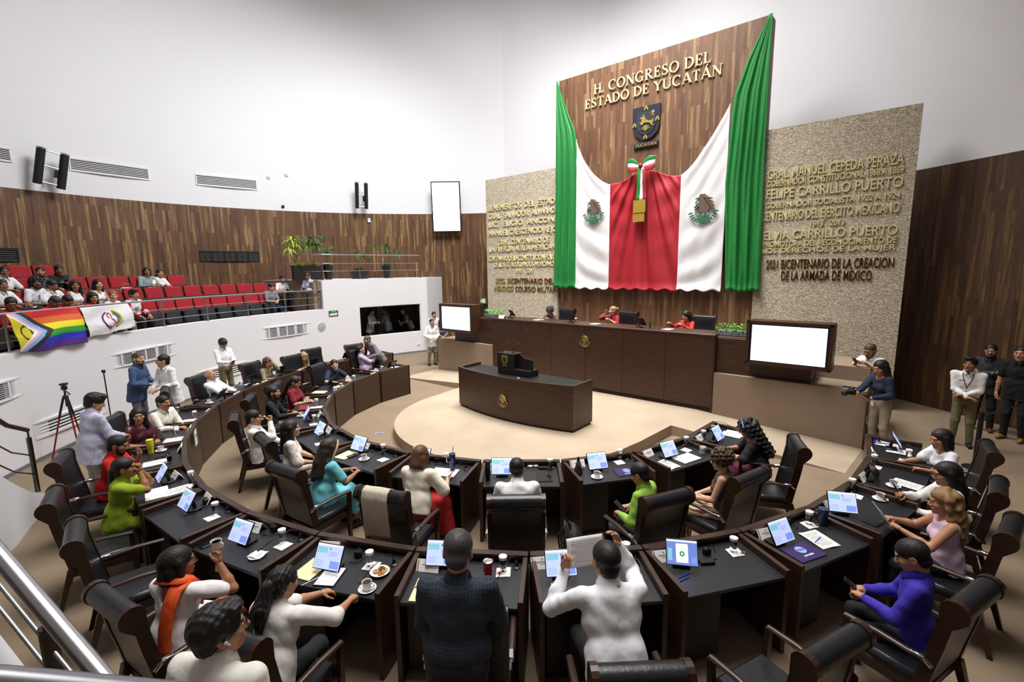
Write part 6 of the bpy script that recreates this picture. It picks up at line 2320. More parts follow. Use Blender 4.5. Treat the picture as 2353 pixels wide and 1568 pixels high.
I_['O11'] = person('woman in a lime dress with a long ponytail, hands clasped at her mouth', (-4.81, -4.88, 0.00), 30, S=0.97, sex='f', top='8fa51f', sleeve='short', legs='dress', hairk='ponylong', hcol='100d0d', skin='b', lean=12, hp=2, wid=1.15, fat=0.4, hL=(-0.03, 0.27, 1.10), hR=(0.03, 0.28, 1.10), dirL=(0.2, 0.1, 1), dirR=(-0.2, 0.1, 1), upL=(-.3, 1, 0), upR=(.3, 1, 0), curlL='fist', curlR='fist', poleL=(-.4, .6, -1), poleR=(.4, .6, -1))
I_['O12'] = person('bearded man in a red shirt raising one hand over his papers', (-5.52, -4.15, 0.00), 20, S=0.97, top='c0161c', sleeve='roll', bd='full', lean=14, hp=16, fat=0.4, wid=1.1, hL=(0.10, 0.42, 1.0), dirL=(0.2, 0.5, 1), upL=(-.4, 1, 0), hR=(0.20, 0.48, 0.78), skin='b')
I_['O13'] = person('woman in a maroon sequined blouse turning her face to the camera', (-6.17, -2.80, 0.00), -8, S=0.97, sex='f', top=C_SEQ, sleeve='elbow', collar=False, scoop=0.03, hairk='long', hcol='120e0d', hy=-40, lean=6, pants='d0ccd0', legs='skirt', fat=0.4, wid=1.1, hL=(-0.02, 0.34, 0.76), hR=(0.2, 0.3, 0.74))
I_['O14'] = person('man with a moustache in a cream shirt, arms on his desk', (-6.30, -2.11, 0.00), -6, S=0.97, top='e8e6da', bd='moustache', lean=8, hp=2, hL=(-0.04, 0.40, 0.78), hR=(0.14, 0.46, 0.78), wid=1.1, fat=0.3)
I_['O16'] = person('white haired man in a white guayabera leaning back in his chair', (-6.65, 0.10, 0.00), 2, S=0.97, top='f2f2f4', hairk='fringe', hcol='b9b9b9', lean=-16, hp=-6, fat=0.7, wid=1.15, sleeve='long', hL=(-0.10, 0.34, 0.74), hR=(0.12, 0.34, 0.74))
I_['O18'] = person('woman in a leopard print blouse raising her hand to her brow', (-6.38, 1.55, 0.00), -14, S=0.97, sex='f', top=C_LEOP, sleeve='long', scoop=0.02, hairk='longwavy', hcol='5a3b28', skin='d', hy=-16, hp=10, lean=10, hL=(0.04, 0.28, 1.18), dirL=(-0.2, 0, 1), upL=(-.2, 1, 0), hR=(0.14, 0.42, 0.78), poleL=(-.6, .6, -1))
I_['O20'] = person('woman with long blonde hair bowed low over the far outer desk', (-6.19, 2.91, 0.00), -30, S=0.97, sex='f', top='b8a080', sleeve='long', hairk='longwavy', hcol='a08a5c', skin='d', hy=-28, hp=16, lean=34, hL=(0.0, 0.5, 0.78), hR=(0.14, 0.5, 0.78))
I_['S1'] = person('standing man in a blue shirt talking to the man in white', (-8.05, -0.37, 0.00), 8, S=1.04, pose='stand', top='3d5478', hairk='crop', hcol='4a3b2c', bd='full', pants='6b6670', hL=(-0.06, 0.30, 1.05), hR=(0.10, 0.30, 1.03), hy=-15, fat=0.4, wid=1.05, skin='d', untuck=0.1)
I_['S2'] = person('standing man with glasses in a white guayabera leaning on a chair back', (-7.32, -0.38, 0.00), -110, S=1.02, pose='stand', top='f3f3f3', sleeve='long', glasses=True, pants='8d8578', hL=(-0.10, 0.30, 1.02), hR=(0.10, 0.30, 1.02), hy=-30, wid=1.08, fat=0.3, skin='d', untuck=0.14)
I_['S3'] = person('young man in white shirt and khaki trousers standing at the wall', (-7.63, 2.01, 0.00), -28, pose='stand', top='f0f0f2', pants='7a6f50', hairk='thick', hp=30, lean=-3, tuck=True, hL=(-0.04, 0.30, 1.08), hR=(0.06, 0.30, 1.08), curlL='hold', curlR='hold')
I_['S4'] = person('large man in a pale striped shirt standing with his back turned', (-6.22, -3.55, 0.00), 62, pose='stand', top=C_STRIPE, pants='9a9488', hp=24, hy=-12, lean=8, fat=1.0, wid=1.28, hairk='thick', hL=(-0.10, 0.34, 1.0), hR=(0.14, 0.34, 1.0), curlL='hold', curlR='hold', untuck=0.1)
I_['S5'] = person('bearded man in a grey shirt standing and leaning over at the far end', (-4.11, 3.62, 0.00), -128, S=0.97, pose='stand', top='77777f', hcol='4a4644', bd='full', pants='2a2c34', lean=36, hp=4, fat=0.5, wid=1.1, hL=(-0.16, 0.45, 0.95), hR=(0.16, 0.45, 0.92))
I_['S6'] = person('man in a white guayabera and khaki trousers standing beside the white booth', (-3.03, 6.50, 0.00), -58, pose='stand', top='f4f4f6', pants='857a5c', hairk='crop', untuck=0.14, hL=(-0.08, 0.22, 0.98), hR=(0.10, 0.22, 0.98))
I_['S7'] = person('woman in a long grey dress with clasped hands standing by the carpeted wall', (-2.76, 7.06, 0.00), -70, S=0.97, pose='stand', sex='f', top='66676c', sleeve='long', collar=False, scoop=0.06, pants='66676c', legs='longskirt', hairk='long', hL=(-0.04, 0.26, 1.0), hR=(0.04, 0.27, 1.0), tuck=True)
I_['S8'] = person('man in a white shirt standing behind the other two near the booth', (-3.40, 9.24, 0.00), -60, pose='stand', top='f2f2f4', pants='857a5c', hairk='short')
I_['S9'] = person('balding man in a white polo leaning on the carpeted wall with a phone', (7.10, -0.70, 0.00), 200, S=1.08, pose='stand', top='f0f0f2', sleeve='short', hairk='crop', hcol='4a3a2c', bd='full', skin='b', pants='8a8880', lean=14, hp=20, hL=(-0.14, 0.40, 1.30), hR=(0.04, 0.46, 1.32), curlR='hold', fat=0.4)
I_['S10'] = person('woman photographer in navy blouse and cargo trousers with camera and phone', (6.35, -1.90, 0.00), 192, S=1.02, pose='stand', sex='f', top='1d2640', sleeve='long', collar=False, scoop=0.02, hairk='long', hcol='0e0c0e', pants='a39884', hp=14, tuck=True, hR=(0.02, 0.50, 1.12), hL=(-0.06, 0.26, 1.02), curlL='hold', curlR='hold', h=0.011, extra=badge_clip)
I_['S11'] = person('young man in a white shirt with a lanyard and olive trousers, hands folded', (8.10, -1.63, 0.00), 224, pose='stand', top='ecebe9', pants='6f6a4c', hairk='thick', skin='b', tuck=True, hL=(0.02, 0.24, 1.0), hR=(-0.02, 0.26, 0.97), dirL=(1, 0.3, 0), dirR=(-1, 0.3, 0), hy=-14, hp=-6, wid=1.14, shoes='12110f', extra=lanyard)
I_['S12'] = person('man with glasses and grey shirt standing with crossed arms at the right wall', (9.27, -0.83, 0.00), 222, S=1.06, pose='stand', top='34353a', bd='full', glasses=True, pants='14161c', shoes='5a2f18', hL=(0.12, 0.24, 1.14), hR=(-0.12, 0.26, 1.17), dirL=(1, 0.2, 0.2), dirR=(-1, 0.2, 0.2), upL=(0, 1, 0), upR=(0, 1, 0), fat=0.4)
I_['S13'] = person('man in black polo and trousers with tan boots at the right edge', (9.29, -1.41, 0.00), 205, S=1.09, pose='stand', top='0f1012', sleeve='short', hairk='crop', pants='101114', shoes='8a6a2c', skin='a')
I_['F1'] = person('young man with thick black hair, glasses and earbud in the foreground', (-1.68, -8.00, 0.00), 80, S=1.03, pose='stand', top='e6e2da', hairk='thick', hcol='0b0a0b', glasses=True, skin='a', hp=-2, hy=-38, wid=1.2, h=0.0095, extra=earbud)
I_['D1'] = person('woman with short grey hair in a patterned dark blouse on the dais', (1.02, 3.93, 1.00), 232, S=0.97, sex='f', top=C_DPRINT, sleeve='long', hairk='curlyshort', hcol='3c3c40', hp=22, lean=12, hL=(-0.12, 0.38, 0.93), hR=(0.14, 0.40, 0.93), glasses=True)
I_['D2'] = person('woman with blonde tied hair in a red shirt on the middle of the dais', (2.77, 3.48, 1.00), 215, S=0.97, sex='f', top='8e1526', sleeve='elbow', hairk='bun', hcol='9a7c4e', skin='d', hy=-32, lean=8, hL=(-0.14, 0.36, 0.93), hR=(0.12, 0.28, 1.10), dirR=(-0.2, 0.1, 1))
I_['D3'] = person('woman with long black hair in a coral blouse on the dais', (4.31, 1.89, 1.00), 215, S=0.97, sex='f', top=C_CORAL, sleeve='long', collar=False, hairk='long', hcol='0e0b0c', skin='d', hy=-12, hp=18, lean=12, hL=(-0.10, 0.40, 0.94), hR=(0.34, 0.34, 0.95))
I_['W1'] = person('reflected man in a white shirt, built behind the booth window, seen from the side', (-5.87, 8.71, 0.21), -10, pose='stand', top='b9b9b4', pants='4a463a', hL=(-0.05, 0.34, 1.12), hR=(0.12, 0.34, 1.12), h=0.016)  # the three booth figures stand for reflections in the window glass
I_['W2'] = person('reflected man in a grey shirt, built behind the booth window, facing the man in white', (-5.25, 9.10, 0.21), 170, pose='stand', top='54575c', pants='1a1a1e', hL=(-0.05, 0.36, 1.14), hR=(0.12, 0.30, 1.1), fat=0.5, h=0.016)
I_['W3'] = person('reflected person in a grey top, built bending behind the booth window with a yellow sheet', (-4.49, 9.72, 0.20), -150, pose='stand', top='50504e', pants='15151a', lean=24, hL=(-0.08, 0.36, 1.0), hR=(0.10, 0.34, 0.98), h=0.016)
I_['B1'] = person('man with glasses in a white polo shirt at the left edge, third balcony row', (-11.65, 0.73, 2.28), 357, S=0.97, h=0.016, top='e9e9ec', sleeve='short', glasses=True, skin='b', hy=-30)
I_['B2'] = person('man in a white shirt cut by the left edge, second balcony row', (-10.66, -0.30, 2.00), 2, S=0.97, h=0.016, top='ebebec', sleeve='short', skin='b', hy=-20)
I_['B3'] = person('woman with glasses in a red shirt using a phone, front balcony row', (-9.71, -1.10, 1.69), 6, S=0.97, h=0.016, sex='f', top='a3101a', sleeve='short', hairk='ponylong', glasses=True, skin='b', pants='6f6248', hp=18, hy=-40, wid=1.15, fat=0.5, hL=(-0.02,0.32,0.72), hR=(0.1,0.32,0.72), curlR='hold')
I_['B4'] = person('man with bushy dark hair and beard in a white tee, second balcony row', (-10.72, 0.41, 2.04), 359, S=0.97, h=0.016, top='e6e6ee', sleeve='short', collar=False, hairk='afro', bd='full', skin='c', hy=-30, lean=14, hL=(-0.06,0.34,0.70), hR=(0.08,0.34,0.70), extra=hung_glasses)
I_['B5'] = person('bearded man in a grey shirt half hidden in the third balcony row', (-11.60, 1.50, 2.27), 354, S=0.97, h=0.016, top='4a4c54', bd='full', hy=-40)
I_['B6'] = person('man with glasses in a navy shirt looking at a phone, third balcony row', (-11.55, 1.92, 2.32), 352, S=0.97, h=0.016, top='131826', glasses=True, skin='b', hp=12, hy=-20, wid=1.1, fat=0.5, hL=(0.1,0.34,0.86), hR=(0.16,0.34,0.86), curlR='hold')
I_['B7'] = person('man in a white shirt looking down in the second balcony row', (-10.66, 0.75, 1.97), 357, S=0.97, h=0.016, top='ecebec', sleeve='short', skin='b', hp=22)
I_['B8'] = person('grey haired man in a red shirt bending forward behind the rainbow flag', (-9.91, -0.23, 1.71), 2, S=0.97, h=0.016, top='c4121a', sleeve='short', collar=False, hairk='crop', hcol='33343a', hp=45, lean=26, skin='b')
I_['B9'] = person('man in a red shirt looking down behind the rainbow flag', (-9.92, 0.11, 1.69), 0, S=0.97, h=0.016, top='b01018', sleeve='short', collar=False, hairk='crop', hp=38, lean=22, skin='b')
I_['B10'] = person('woman with long black hair in a white buttoned vest, second balcony row', (-10.61, 1.28, 1.96), 355, S=0.97, h=0.016, sex='f', top='eeeeee', sleeve='none', collar=False, scoop=0.02, hairk='long', hy=-35, skin='b', hL=(-0.1,0.3,0.68), hR=(0.1,0.3,0.68), extra=vest_buttons)
I_['B11'] = person('woman with long black hair in a white strapless top, second balcony row', (-10.55, 1.84, 1.97), 352, S=0.97, h=0.016, sex='f', top='efeeee', sleeve='none', collar=False, scoop=0.08, hairk='long', hy=-12, skin='d', hL=(-0.1,0.3,0.68), hR=(0.1,0.3,0.68))
I_['B12'] = person('woman with long black hair in a red top behind the white banner', (-9.75, 0.72, 1.70), 357, S=0.97, h=0.016, sex='f', top='b3121a', sleeve='short', collar=False, hairk='long', hy=-20, hp=10, skin='a')
I_['B13'] = person('woman with a blonde bun in a white top behind the white banner', (-9.71, 1.24, 1.71), 355, S=0.97, h=0.016, sex='f', top='eaeaea', sleeve='short', collar=False, hairk='bun', hcol='7a5a35', hy=-40, skin='d', pants='8a7d62')
I_['B14'] = person('young man in a white and red jersey beside the white banner', (-9.65, 1.79, 1.69), 352, S=0.97, h=0.016, top='e4e2e4', sleeve='long', hairk='thick', hy=-5, skin='a', pants='121317', hL=(-0.14,0.34,0.64), hR=(0.14,0.34,0.64), extra=jersey_red)
I_['B15'] = person('person in a grey green shirt, third balcony row beside a person in white', (-11.05, 4.15, 2.26), 343, S=0.97, h=0.016, top='8a9a94', hairk='bob', hcol='1a1412', hy=-20, skin='b', wid=1.15, fat=0.4)
I_['B16'] = person('person in a white tee leaning in the third balcony row', (-10.96, 4.43, 2.23), 341, S=0.97, h=0.016, sex='f', top='e6e4e2', sleeve='short', collar=False, hairk='pony', side=-10, hy=-10, skin='a', pants='3a3c48')
I_['B17'] = person('man in a grey tee and jeans looking down, front balcony row at the right', (-8.28, 5.88, 1.71), 330, S=0.97, h=0.016, top='7d8188', sleeve='short', collar=False, hp=24, lean=10, pants='252c44', hL=(-0.04,0.34,0.7), hR=(0.06,0.34,0.7), curlR='hold', skin='d')
I_['B18'] = person('balding man in a white shirt, second balcony row at the right end', (-8.50, 7.17, 1.94), 326, S=0.97, h=0.016, top='eeeeee', sleeve='short', hairk='recede', bd='full', hp=20, skin='d')
I_['B19'] = person('man in a pale blue shirt and jeans standing at the balcony end', (-7.31, 6.86, 1.65), -100, h=0.016, pose='stand', top='c8cfe6', pants='26365e', hp=24, tuck=True, hL=(-0.04, 0.28, 1.08), hR=(0.08, 0.28, 1.08), curlL='hold', curlR='hold', hcol='2e2a28', skin='b')


def wpt(i, p):
    """body point -> world"""
    r = i['root']
    return Matrix.Translation(r.location) @ r.rotation_euler.to_matrix().to_4x4() @ Matrix.Scale(r.scale[0], 4) @ Vector(p)


def in_hand(i, side, fn, label, off=(0, 0.07, -0.03), tilt=0, spin=0):
    """put a thing into a hand: off is in body axes from the wrist"""
    o = fn()
    p = wpt(i, np.array(i['w' + side]) + np.array(off))
    o.location = p
    o.rotation_euler = (rad(tilt), 0, i['root'].rotation_euler.z + rad(spin))
    o['label'] = label
    return o


def mk_phone(lit=False):
    t = thing('phone', '', 'phone')
    mb = MB(); mb.box((0, 0, 0.005), (0.076, 0.155, 0.009), b=0.003); mb.obj('case', m_blackp, t)
    mb = MB(); mb.box((0, 0, 0.0102), (0.069, 0.146, 0.001)); mb.obj('screen', emit('phone_screen_lit', '7fa6d8', 0.7) if lit else M('phone_glass', '16181c', 0.1), t)
    return t


def mk_sheet(wd=0.215, ht=0.28):
    t = thing('paper_sheet', '', 'paper')
    mb = MB(); mb.grid(lambda s, q: (wd * (s - 0.5), ht * (q - 0.5), 0.004 + 0.006 * math.sin(3 * s + 2 * q) ** 2), 8, 8)
    mb.obj('sheet', m_paper, t, smooth=True, solid=0.0015)
    mb = MB()
    for k in range(11):
        y = ht * (0.36 - 0.07 * k)
        mb.box((-0.01 * (k % 3), y, 0.0125), (wd * (0.76 - 0.07 * (k % 4)), 0.004, 0.0006))
    mb.obj('printed_lines', M('ink_grey', '9a9aa2', 0.8), t)
    return t


def mk_cup():
    t = thing('coffee_cup', '', 'cup')
    ce = M('white_china', 'f1f0ee', 0.25)
    mb = MB(); mb.lathe([(0.0, 0.012), (0.030, 0.012), (0.034, 0.02), (0.040, 0.075), (0.0415, 0.08), (0.038, 0.078), (0.033, 0.03), (0.0, 0.024)], 20); mb.obj('cup', ce, t, smooth=50)
    mb = MB(); mb.tube([(0.037, 0, 0.066), (0.058, 0, 0.064), (0.064, 0, 0.045), (0.054, 0, 0.03), (0.035, 0, 0.03)], 0.005, 8); mb.obj('handle', ce, t, smooth=True)
    mb = MB(); mb.lathe([(0.0, 0.064), (0.0365, 0.064)], 18); mb.obj('coffee', M('coffee', '4a2d1a', 0.15), t)
    return t


m_dev = M('device_black', '0e0f11', 0.4)
in_hand(I_['O9'], 'R', mk_cup, 'white cup held to the mouth of the woman with the orange sash', (-0.05, 0.05, 0.08), 0, 0)
in_hand(I_['O6'], 'L', lambda: mk_sheet(0.30, 0.22), 'printed sheet held up by the man in white at the bottom centre', (0.16, 0.06, 0.09), 72, 6)
in_hand(I_['O3'], 'R', mk_sheet, 'white sheet held by the woman with long wavy blonde hair', (-0.10, 0.10, 0.03), 55, 10)
in_hand(I_['O2'], 'R', lambda: mk_phone(True), 'lit phone held by the dark haired woman in a white sweater', (0.0, 0.08, 0.05), 60, 0)
in_hand(I_['O4'], 'R', mk_phone, 'dark phone held by the man in the violet shirt', (-0.06, 0.08, 0.02), 35, 0)
in_hand(I_['I3'], 'R', lambda: mk_phone(), 'dark device held low by the man in the lime green shirt', (-0.12, 0.07, 0.02), 35, 0)
in_hand(I_['S1'], 'R', mk_phone, 'phone held by the standing man in blue at the left', (-0.02, 0.10, 0.01), 20, 0)
in_hand(I_['S3'], 'R', mk_phone, 'phone held by the standing young man in khaki trousers', (-0.04, 0.09, 0.02), 35, 0)
in_hand(I_['S9'], 'R', mk_phone, 'phone held by the balding man in a white polo', (-0.04, 0.09, 0.05), 50, 0)
in_hand(I_['S10'], 'L', mk_phone, 'phone held by the woman photographer', (0.04, 0.10, 0.02), 30, 0)
in_hand(I_['B3'], 'R', mk_phone, 'phone held by the woman in red in the front balcony row', (-0.05, 0.09, 0.03), 40, 0)
in_hand(I_['B6'], 'R', mk_phone, 'phone held by the man in navy in the third balcony row', (-0.02, 0.09, 0.03), 40, 0)
in_hand(I_['B19'], 'R', mk_phone, 'phone held by the man standing at the balcony end', (-0.05, 0.09, 0.03), 40, 0)
in_hand(I_['W3'], 'R', lambda: mk_sheet(0.24, 0.3), 'yellowish sheet of a reflected figure, built behind the booth window', (-0.08, 0.08, 0.02), 60, 0)  # both booth sheets belong to the reflected figures
in_hand(I_['W2'], 'R', lambda: mk_sheet(0.24, 0.3), 'white sheet between the two reflected men built behind the booth window', (-0.08, 0.10, 0.04), 10, 0)


def mk_camera():
    t = thing('photo_camera', '', 'camera')
    mb = MB(); mb.box((0, 0, 0.06), (0.13, 0.07, 0.10), b=0.012); mb.box((0, 0, 0.12), (0.055, 0.06, 0.035), b=0.01); mb.obj('body', m_dev, t, smooth=40)
    mb = MB(); mb.lathe([(0.035, 0), (0.035, 0.10), (0.042, 0.105), (0.042, 0.17), (0.036, 0.175), (0.0, 0.165)], 20, X=Matrix.Translation((0, 0.03, 0.055)) @ Matrix.Rotation(rad(-90), 4, 'X')); mb.obj('lens', m_blackp, t, smooth=50)
    mb = MB(); mb.tube([(-0.065, 0, 0.08), (-0.10, -0.06, 0.05), (-0.06, -0.12, 0.01), (0.02, -0.14, 0.008)], 0.008, 6, flat=0.3); mb.obj('strap', m_dev, t)
    return t


o = in_hand(I_['S10'], 'R', mk_camera, 'black camera with zoom lens resting on the carpeted wall, held by the photographer', (0.03, 0.10, -0.04), 0, 8)
o.location.z = 1.085
t = thing('notepad', 'white pad lying on the carpeted wall below the black camera', 'notepad', (*uv(2.72, -5.62), 1.082), rad(-40))
mb = MB(); mb.box((0, 0, 0.012), (0.26, 0.16, 0.024), b=0.004); mb.obj('cover', M('pad_navy', '22284a', 0.6), t)
mb = MB(); mb.box((0, -0.004, 0.0125), (0.25, 0.16, 0.018)); mb.obj('pages', m_paper, t)

# barrier post
t = thing('barrier_post', 'black retractable belt barrier post before the man with a lanyard', 'barrier', (7.42, -2.62, 0))
mb = MB(); mb.tube([(0, 0, 0.02), (0, 0, 0.96)], 0.034, 16); mb.obj('post', m_blackp, t, smooth=50)
mb = MB(); mb.lathe([(0.16, 0), (0.16, 0.012), (0.05, 0.03), (0.0, 0.03)], 24); mb.obj('base', m_blackp, t, smooth=40)
mb = MB(); mb.tube([(0.03, 0.02, 0.88), (0.9, 0.50, 0.84), (2.1, 1.0, 0.88)], 0.024, 4, flat=0.1); mb.obj('belt', m_blackp, t)

# draped cloth over the chair of the red skirt woman
bx, by, f = next((c[1], c[2], rad(c[3])) for c in CH if c[0] == 'I5')
t_ = MB()


def drape(s, q):
    # s across, q along: front of the back, over the roll, down behind
    y, z = np.interp(q, [0, .18, .30, .36, .42, .50, .58, 1.0], [-0.165, -0.235, -0.262, -0.285, -0.345, -0.405, -0.432, -0.40]), np.interp(q, [0, .18, .30, .36, .42, .50, .58, 1.0], [0.62, 0.87, 1.05, 1.13, 1.163, 1.14, 1.07, 0.64])
    return (-0.19 + 0.30 * s, y - 0.004 * math.sin(9 * s), z + 0.02 * s * (q > .7))


t_.grid(drape, 14, 40)
o = t_.obj('draped_cloth', mat_cloth('cloth_cream', 'c9c0ae', 0.4, 0.9), None, smooth=True, solid=0.008, loc=(bx + 0.345 * math.cos(f), by + 0.345 * math.sin(f), 0), rotz=f - rad(90))
tag(o, 'cream cloth draped over the back of an armchair', 'cloth')

# backpack between the inner chairs
t = thing('backpack', 'black backpack standing on the carpet between two inner ring chairs', 'bag', (0.47, -5.02, 0), rad(95))
bm_ = mat_cloth('backpack_black', '0c0c0e', 0.4, 0.7)
mb = MB(); mb.box((0, 0, 0.22), (0.33, 0.18, 0.44), b=0.06); mb.obj('main_bag', bm_, t, smooth=40)
mb = MB(); mb.box((0, -0.11, 0.15), (0.26, 0.07, 0.24), b=0.03); mb.obj('front_pocket', bm_, t, smooth=40)
for sx in (-1, 1):
    mb = MB(); mb.tube([(sx * 0.08, 0.09, 0.40), (sx * 0.10, 0.15, 0.30), (sx * 0.13, 0.12, 0.08)], 0.025, 6, flat=0.3); mb.obj('shoulder_strap', bm_, t)
mb = MB(); mb.tube([(-0.05, 0.03, 0.43), (-0.03, 0.03, 0.50), (0.03, 0.03, 0.50), (0.05, 0.03, 0.43)], 0.009, 6); mb.obj('top_handle', bm_, t)

# tripods at the left wall
t = thing('camera_tripod', 'red and black photo tripod standing by the white wall', 'tripod', (-8.42, -1.55, 0))
red = M('tripod_red', '8a1416', 0.4, 0.3)
for k, a in enumerate((100, 215, 330)):
    dx, dy = math.cos(rad(a)), math.sin(rad(a))
    mb = MB(); mb.tube([(dx * 0.03, dy * 0.03, 1.13), (dx * 0.13, dy * 0.13, 0.75)], 0.018, 8); l = mb.obj('leg', m_blackp, t, smooth=50)
    mb = MB(); mb.tube([(dx * 0.12, dy * 0.12, 0.78), (dx * 0.30, dy * 0.30, 0.02)], 0.013, 8); mb.sphere((dx * 0.305, dy * 0.305, 0.015), 0.018, 8); mb.obj('lower_leg', red, l, smooth=50)
mb = MB(); mb.tube([(0, 0, 0.95), (0, 0, 1.26)], 0.016, 8); mb.sphere((0, 0, 1.13), 0.045, 10); mb.obj('centre_column', m_blackp, t, smooth=50)
mb = MB(); mb.box((0, 0, 1.30), (0.07, 0.09, 0.08), b=0.015); mb.box((0, 0, 1.37), (0.09, 0.11, 0.04), b=0.01); mb.tube([(0, -0.04, 1.29), (0.16, -0.12, 1.25), (0.26, -0.18, 1.22)], 0.011, 8); mb.obj('pan_head', m_blackp, t, smooth=50)
t = thing('monopod', 'thin black monopod leaning behind the red tripod', 'monopod', (-8.25, -0.85, 0))
mb = MB(); mb.tube([(0, 0, 0), (-0.04, 0.02, 1.42)], 0.011, 8); mb.obj('pole', m_blackp, t, smooth=50)
mb = MB(); mb.box((-0.04, 0.02, 1.45), (0.07, 0.04, 0.06), b=0.01); mb.obj('head', m_blackp, t)

# card on the carpet, door stop
t = thing('floor_card', 'small blue and white card lying on the carpet left of the stage', 'card', (-2.98, -0.56, 0.0), rad(20))
mb = MB(); mb.box((0, 0, 0.003), (0.17, 0.11, 0.004)); mb.obj('card', M('card_blue', '8a93b0', 0.6), t)
mb = MB(); mb.box((0, -0.02, 0.0056), (0.12, 0.03, 0.001)); mb.obj('card_print', M('card_navy', '3a4668', 0.6), t)
t = thing('wall_outlet', 'small white socket plate low on the booth wall', 'socket'); t.matrix_world = BW(122.9, 0.33)
mb = MB(); mb.box((0, 0, 0.01), (0.13, 0.08, 0.02), b=0.005); mb.obj('plate', m_whitep, t)
mb = MB(); mb.box((0, 0, 0.021), (0.05, 0.03, 0.003)); mb.obj('socket', M('socket_grey', '9a9a9e', 0.5), t)

